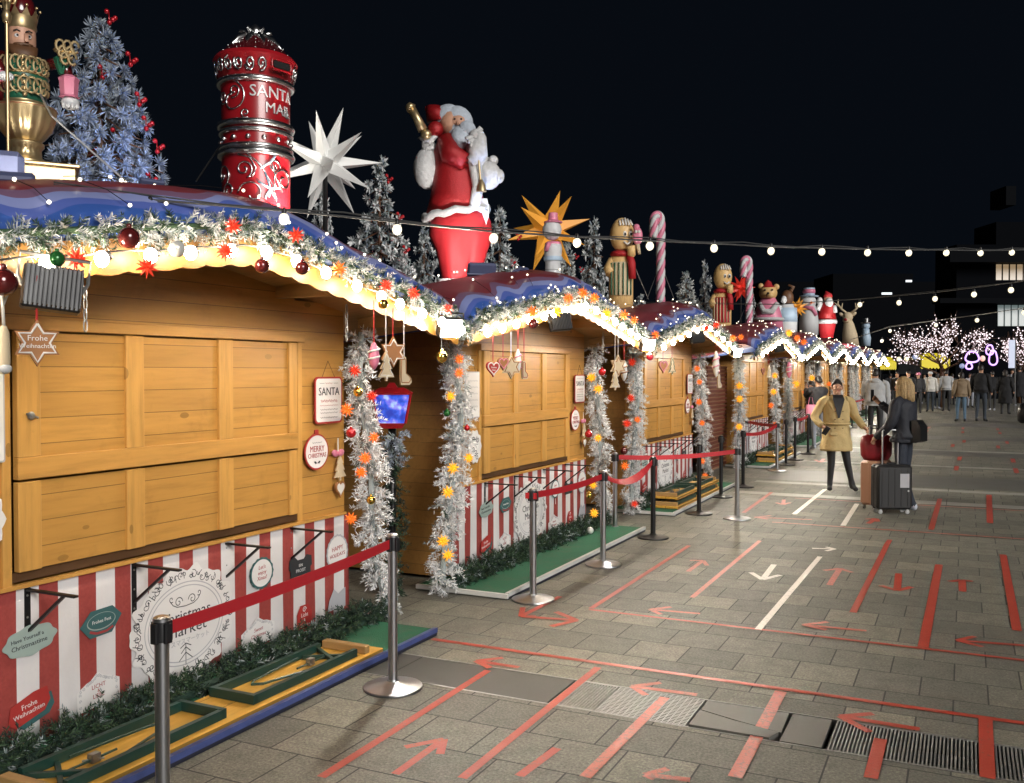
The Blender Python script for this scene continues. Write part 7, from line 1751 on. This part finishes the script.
# hedge like dark trees at the end
# ---- bare trees wound with fairy lights
def lit_tree(pxb, pyb, Z, halfw, htop, label, n):
    p0 = ondepth(pxb, pyb, Z); p0.z = 0; r = empty('lit_bare_tree', p0, 0, label, 'tree', 'bare trees wound with fairy lights'); s = Z / F; hh = H + (371.5 - htop) * s
    mb = MB(); pts = []; rr = random.Random(n)
    mb.tube([(0, 0, 0), (.03, 0, hh * .3), (0, 0, hh * .45)], [hh * .03, hh * .022, hh * .018], 8); tr = mb.build('trunk', M['brown'], r, 180); br_ = MB()
    def grow(p, d, L, w, lev):
        q = p + d * L; m_ = p.lerp(q, .5) + Vector((rr.uniform(-1, 1), rr.uniform(-1, 1), rr.uniform(-.4, .6))) * L * .1
        br_.tube([p, m_, q], [w, w * .8, w * .6], 5)
        k_ = max(2, int(L / .16))
        for i in range(k_):
            if lev > 0 or i > k_ // 2: pts.append(p.lerp(m_, i / k_ * 2) if i < k_ / 2 else m_.lerp(q, i / k_ * 2 - 1))
        if lev >= 4 or L < .12: return
        for _ in range(rr.choice((3, 4) if lev < 2 else (2, 3))):
            dd = (d + Vector((rr.uniform(-1, 1), rr.uniform(-1, 1), rr.uniform(-.35, .75))) * .85).normalized(); grow(q if rr.random() < .6 else m_, dd, L * rr.uniform(.62, .85), w * .6, lev + 1)
    for k in range(7):
        a = k * 2 * PI / 7 + rr.uniform(-.3, .3); grow(Vector((0, 0, hh * rr.uniform(.3, .45))), Vector((math.cos(a), math.sin(a), rr.uniform(.35, 1.1))).normalized(), hh * .22, hh * .011, 0)
    mx = max(abs(p.x) for p in pts); mz = max(p.z for p in pts); kx = halfw * s / mx; kz = hh / mz
    bo = br_.build('branches', M['brown'], r, 180); bo.scale = (kx, kx, kz)
    pts = [Vector((p.x * kx, p.y * kx, p.z * kz)) for p in pts]; rr.shuffle(pts); pts = pts[:(1150 if n == 5 else 420)]
    lm = MB()
    for p in pts: q = rr.uniform(.45, 1.2) * .028 * Z / 45; lm.ell(tuple(p), q, 6, 4)
    o = lm.build('fairy_bulbs', M['tree_light'], r); o['kind'] = 'stuff'
M['tree_light'] = emit('lit_tree_bulb', (1, .82, .88, 1), .6)
lit_tree(941, 420, 46, 52, 314, 'bare tree covered in pinkish white fairy lights left of the neon flowers', 5)
lit_tree(1019, 420, 52, 24, 326, 'bare tree with fewer fairy lights at the right edge before the office', 8)
# ---- neon flowers
M['neon'] = emit('lit_neon_tube', (.5, .2, 1, 1), .6); M['neon_or'] = emit('dim_orange_neon', (.9, .25, .08, 1), .25)
Zn = 44; sn = Zn / F; p0 = ondepth(980, 371, Zn); r = empty('neon_flower_sculpture', (p0.x, p0.y, 0), TH, 'large violet neon flower outlines glowing above the crowd', 'light sculpture')
def NP(x_, y_): q = ondepth(x_, y_, Zn); return Vector(((x_ - 980) * sn, 0, q.z))
for cx_, cy_, a_, b_ in ((972, 357, 6.5, 6), (989.5, 350, 3.5, 5.5), (993, 358, 4, 8), (969, 366, 3, 3.5)):
    b = MB(); b.tube([NP(cx_ + a_ * (1 + .12 * math.sin(3 * t_)) * math.cos(t_), cy_ + b_ * (1 + .12 * math.cos(2 * t_)) * math.sin(t_)) for t_ in [2 * PI * j / 28 for j in range(28)]], .04, 6, closed=True); b.build('neon_loop', M['neon'], r, 180)
b = MB(); b.ell(tuple(NP(982.5, 358.5)), (.13, .05, .14), 10, 8); b.build('glowing_core', M['neon_or'], r, 180); b = MB(); b.tube([(0, .1, 0), (0, .1, NP(980, 350).z)], .04, 6); b.build('pole', M['black'], r)
# ---- yellow canopies and a dark tent at the end of the row
M['canopy_y'] = NT('lit_yellow_canopy').m; b_ = M['canopy_y'].node_tree.nodes['Principled BSDF']; b_.inputs['Base Color'].default_value = (.75, .6, .02, 1); b_.inputs['Emission Color'].default_value = (.9, .75, .05, 1); b_.inputs['Emission Strength'].default_value = .09
def canopy(px0, px1, py0, py1, Z, label, m, name='market_tent', peak=False):
    s = Z / F; p = ondepth((px0 + px1) / 2, py1, Z); w = (px1 - px0) * s / 2; z0, z1 = p.z, ondepth(px0, py0, Z).z; r = empty(name, (p.x, p.y, 0), TH, label, 'tent'); b = MB()
    if peak: b.loft([[(-w, -w, z0), (w, -w, z0), (w, w, z0), (-w, w, z0)], [(-.05, -.05, z1), (.05, -.05, z1), (.05, .05, z1), (-.05, .05, z1)]])
    else:
        n = 9; P_ = [(-w, z1)] + [q for k in range(n) for q in ((-w + 2 * w * k / n, z0 + .15 * (z1 - z0)), (-w + 2 * w * (k + .5) / n, z0))] + [(w, z0 + .15 * (z1 - z0)), (w, z1)]
        b.prism(P_[::-1], -.02, .02, Matrix(((1, 0, 0, 0), (0, 0, -1, -w), (0, 1, 0, 0), (0, 0, 0, 1)))); b.loft([[(-w, -w, z1 - .02), (w, -w, z1 - .02), (w, w, z1 - .02), (-w, w, z1 - .02)], [(-w * .5, -w * .5, z1 + .3), (w * .5, -w * .5, z1 + .3), (w * .5, w * .5, z1 + .3), (-w * .5, w * .5, z1 + .3)]])
    b.build('canopy', M[m], r)
    for sx_ in (-1, 1):
        for sy_ in (-1, 1): q = MB(); q.tube([(sx_ * w * .93, sy_ * w * .93, 0), (sx_ * w * .93, sy_ * w * .93, z0)], .03, 6); q.build('pole', M['black'], r)
canopy(877, 893, 362, 370, 58, 'yellow scalloped canopy left of the dark tent', 'canopy_y'); canopy(914, 943, 359, 369, 50, 'larger yellow scalloped canopy right of the dark tent', 'canopy_y'); canopy(888, 924, 350, 374, 62, 'dark pointed tent behind the crowd', 'black', 'market_tent', True)
p = ondepth(1011.5, 371, 40); r = empty('banner_flag', (p.x, p.y, 0), TH, 'tall glowing blue banner at the right edge above the crowd', 'banner'); s = 40 / F; z1, z0 = ondepth(1011, 340, 40).z, ondepth(1011, 368, 40).z
b = MB(); b.box(-3 * s, 3 * s, -.02, .02, z0, z1); b.build('banner', M['sign_blue'], r); b = MB(); b.tube([(3.6 * s, 0, 0), (3.6 * s, 0, z1 + .1)], .03, 6); b.build('pole', M['galv_dk'], r)
for x_, y_, lb, m in ((915, 357, 'round blue lamp above the yellow canopy', 'sign_blue'), (962, 366, 'small blue glowing ball beside the neon flowers', 'sign_blue')):
    b = MB(); b.ell((0, 0, 0), .12, 12, 8); r = empty('globe_lamp', ondepth(x_, y_, 45), 0, lb, 'lamp'); b.build('globe', M[m], r, 180); c_ = MB(); c_.tube([(0, 0, -.1), (0, 0, -r.location.z)], .02, 5); c_.build('pole', M['black'], r)
# ================================================================== WORLD AND LIGHT
w = bpy.data.worlds.new('World'); SC.world = w; w.use_nodes = True
bg = w.node_tree.nodes['Background']; bg.inputs[0].default_value = (.0008, .0012, .002, 1); bg.inputs[1].default_value = 1.0
SC.view_settings.view_transform = 'Standard'; SC.view_settings.look = 'None'; SC.view_settings.exposure = 1.5; SC.view_settings.gamma = 1
SC.render.engine = 'CYCLES'; SC.cycles.use_denoising = True; SC.cycles.max_bounces = 5; SC.cycles.diffuse_bounces = 3; SC.cycles.glossy_bounces = 3
SC.cycles.sample_clamp_indirect = 4; SC.cycles.use_light_tree = True; SC.cycles.caustics_reflective = False; SC.cycles.caustics_refractive = False
SC.cycles.transmission_bounces = 4
bpy.context.view_layer.update()
sl = bpy.data.lights.new('plaza_fill_sun', 'SUN'); sl.energy = .95; sl.angle = math.radians(25); sl.color = (1, .97, .93)  # added soft fill sun standing in for the plaza's ambient light
so_ = bpy.data.objects.new('plaza_fill_sun', sl); COL.objects.link(so_)
so_.rotation_euler = Vector((-.8, .45, -.34)).to_track_quat('-Z', 'Y').to_euler()
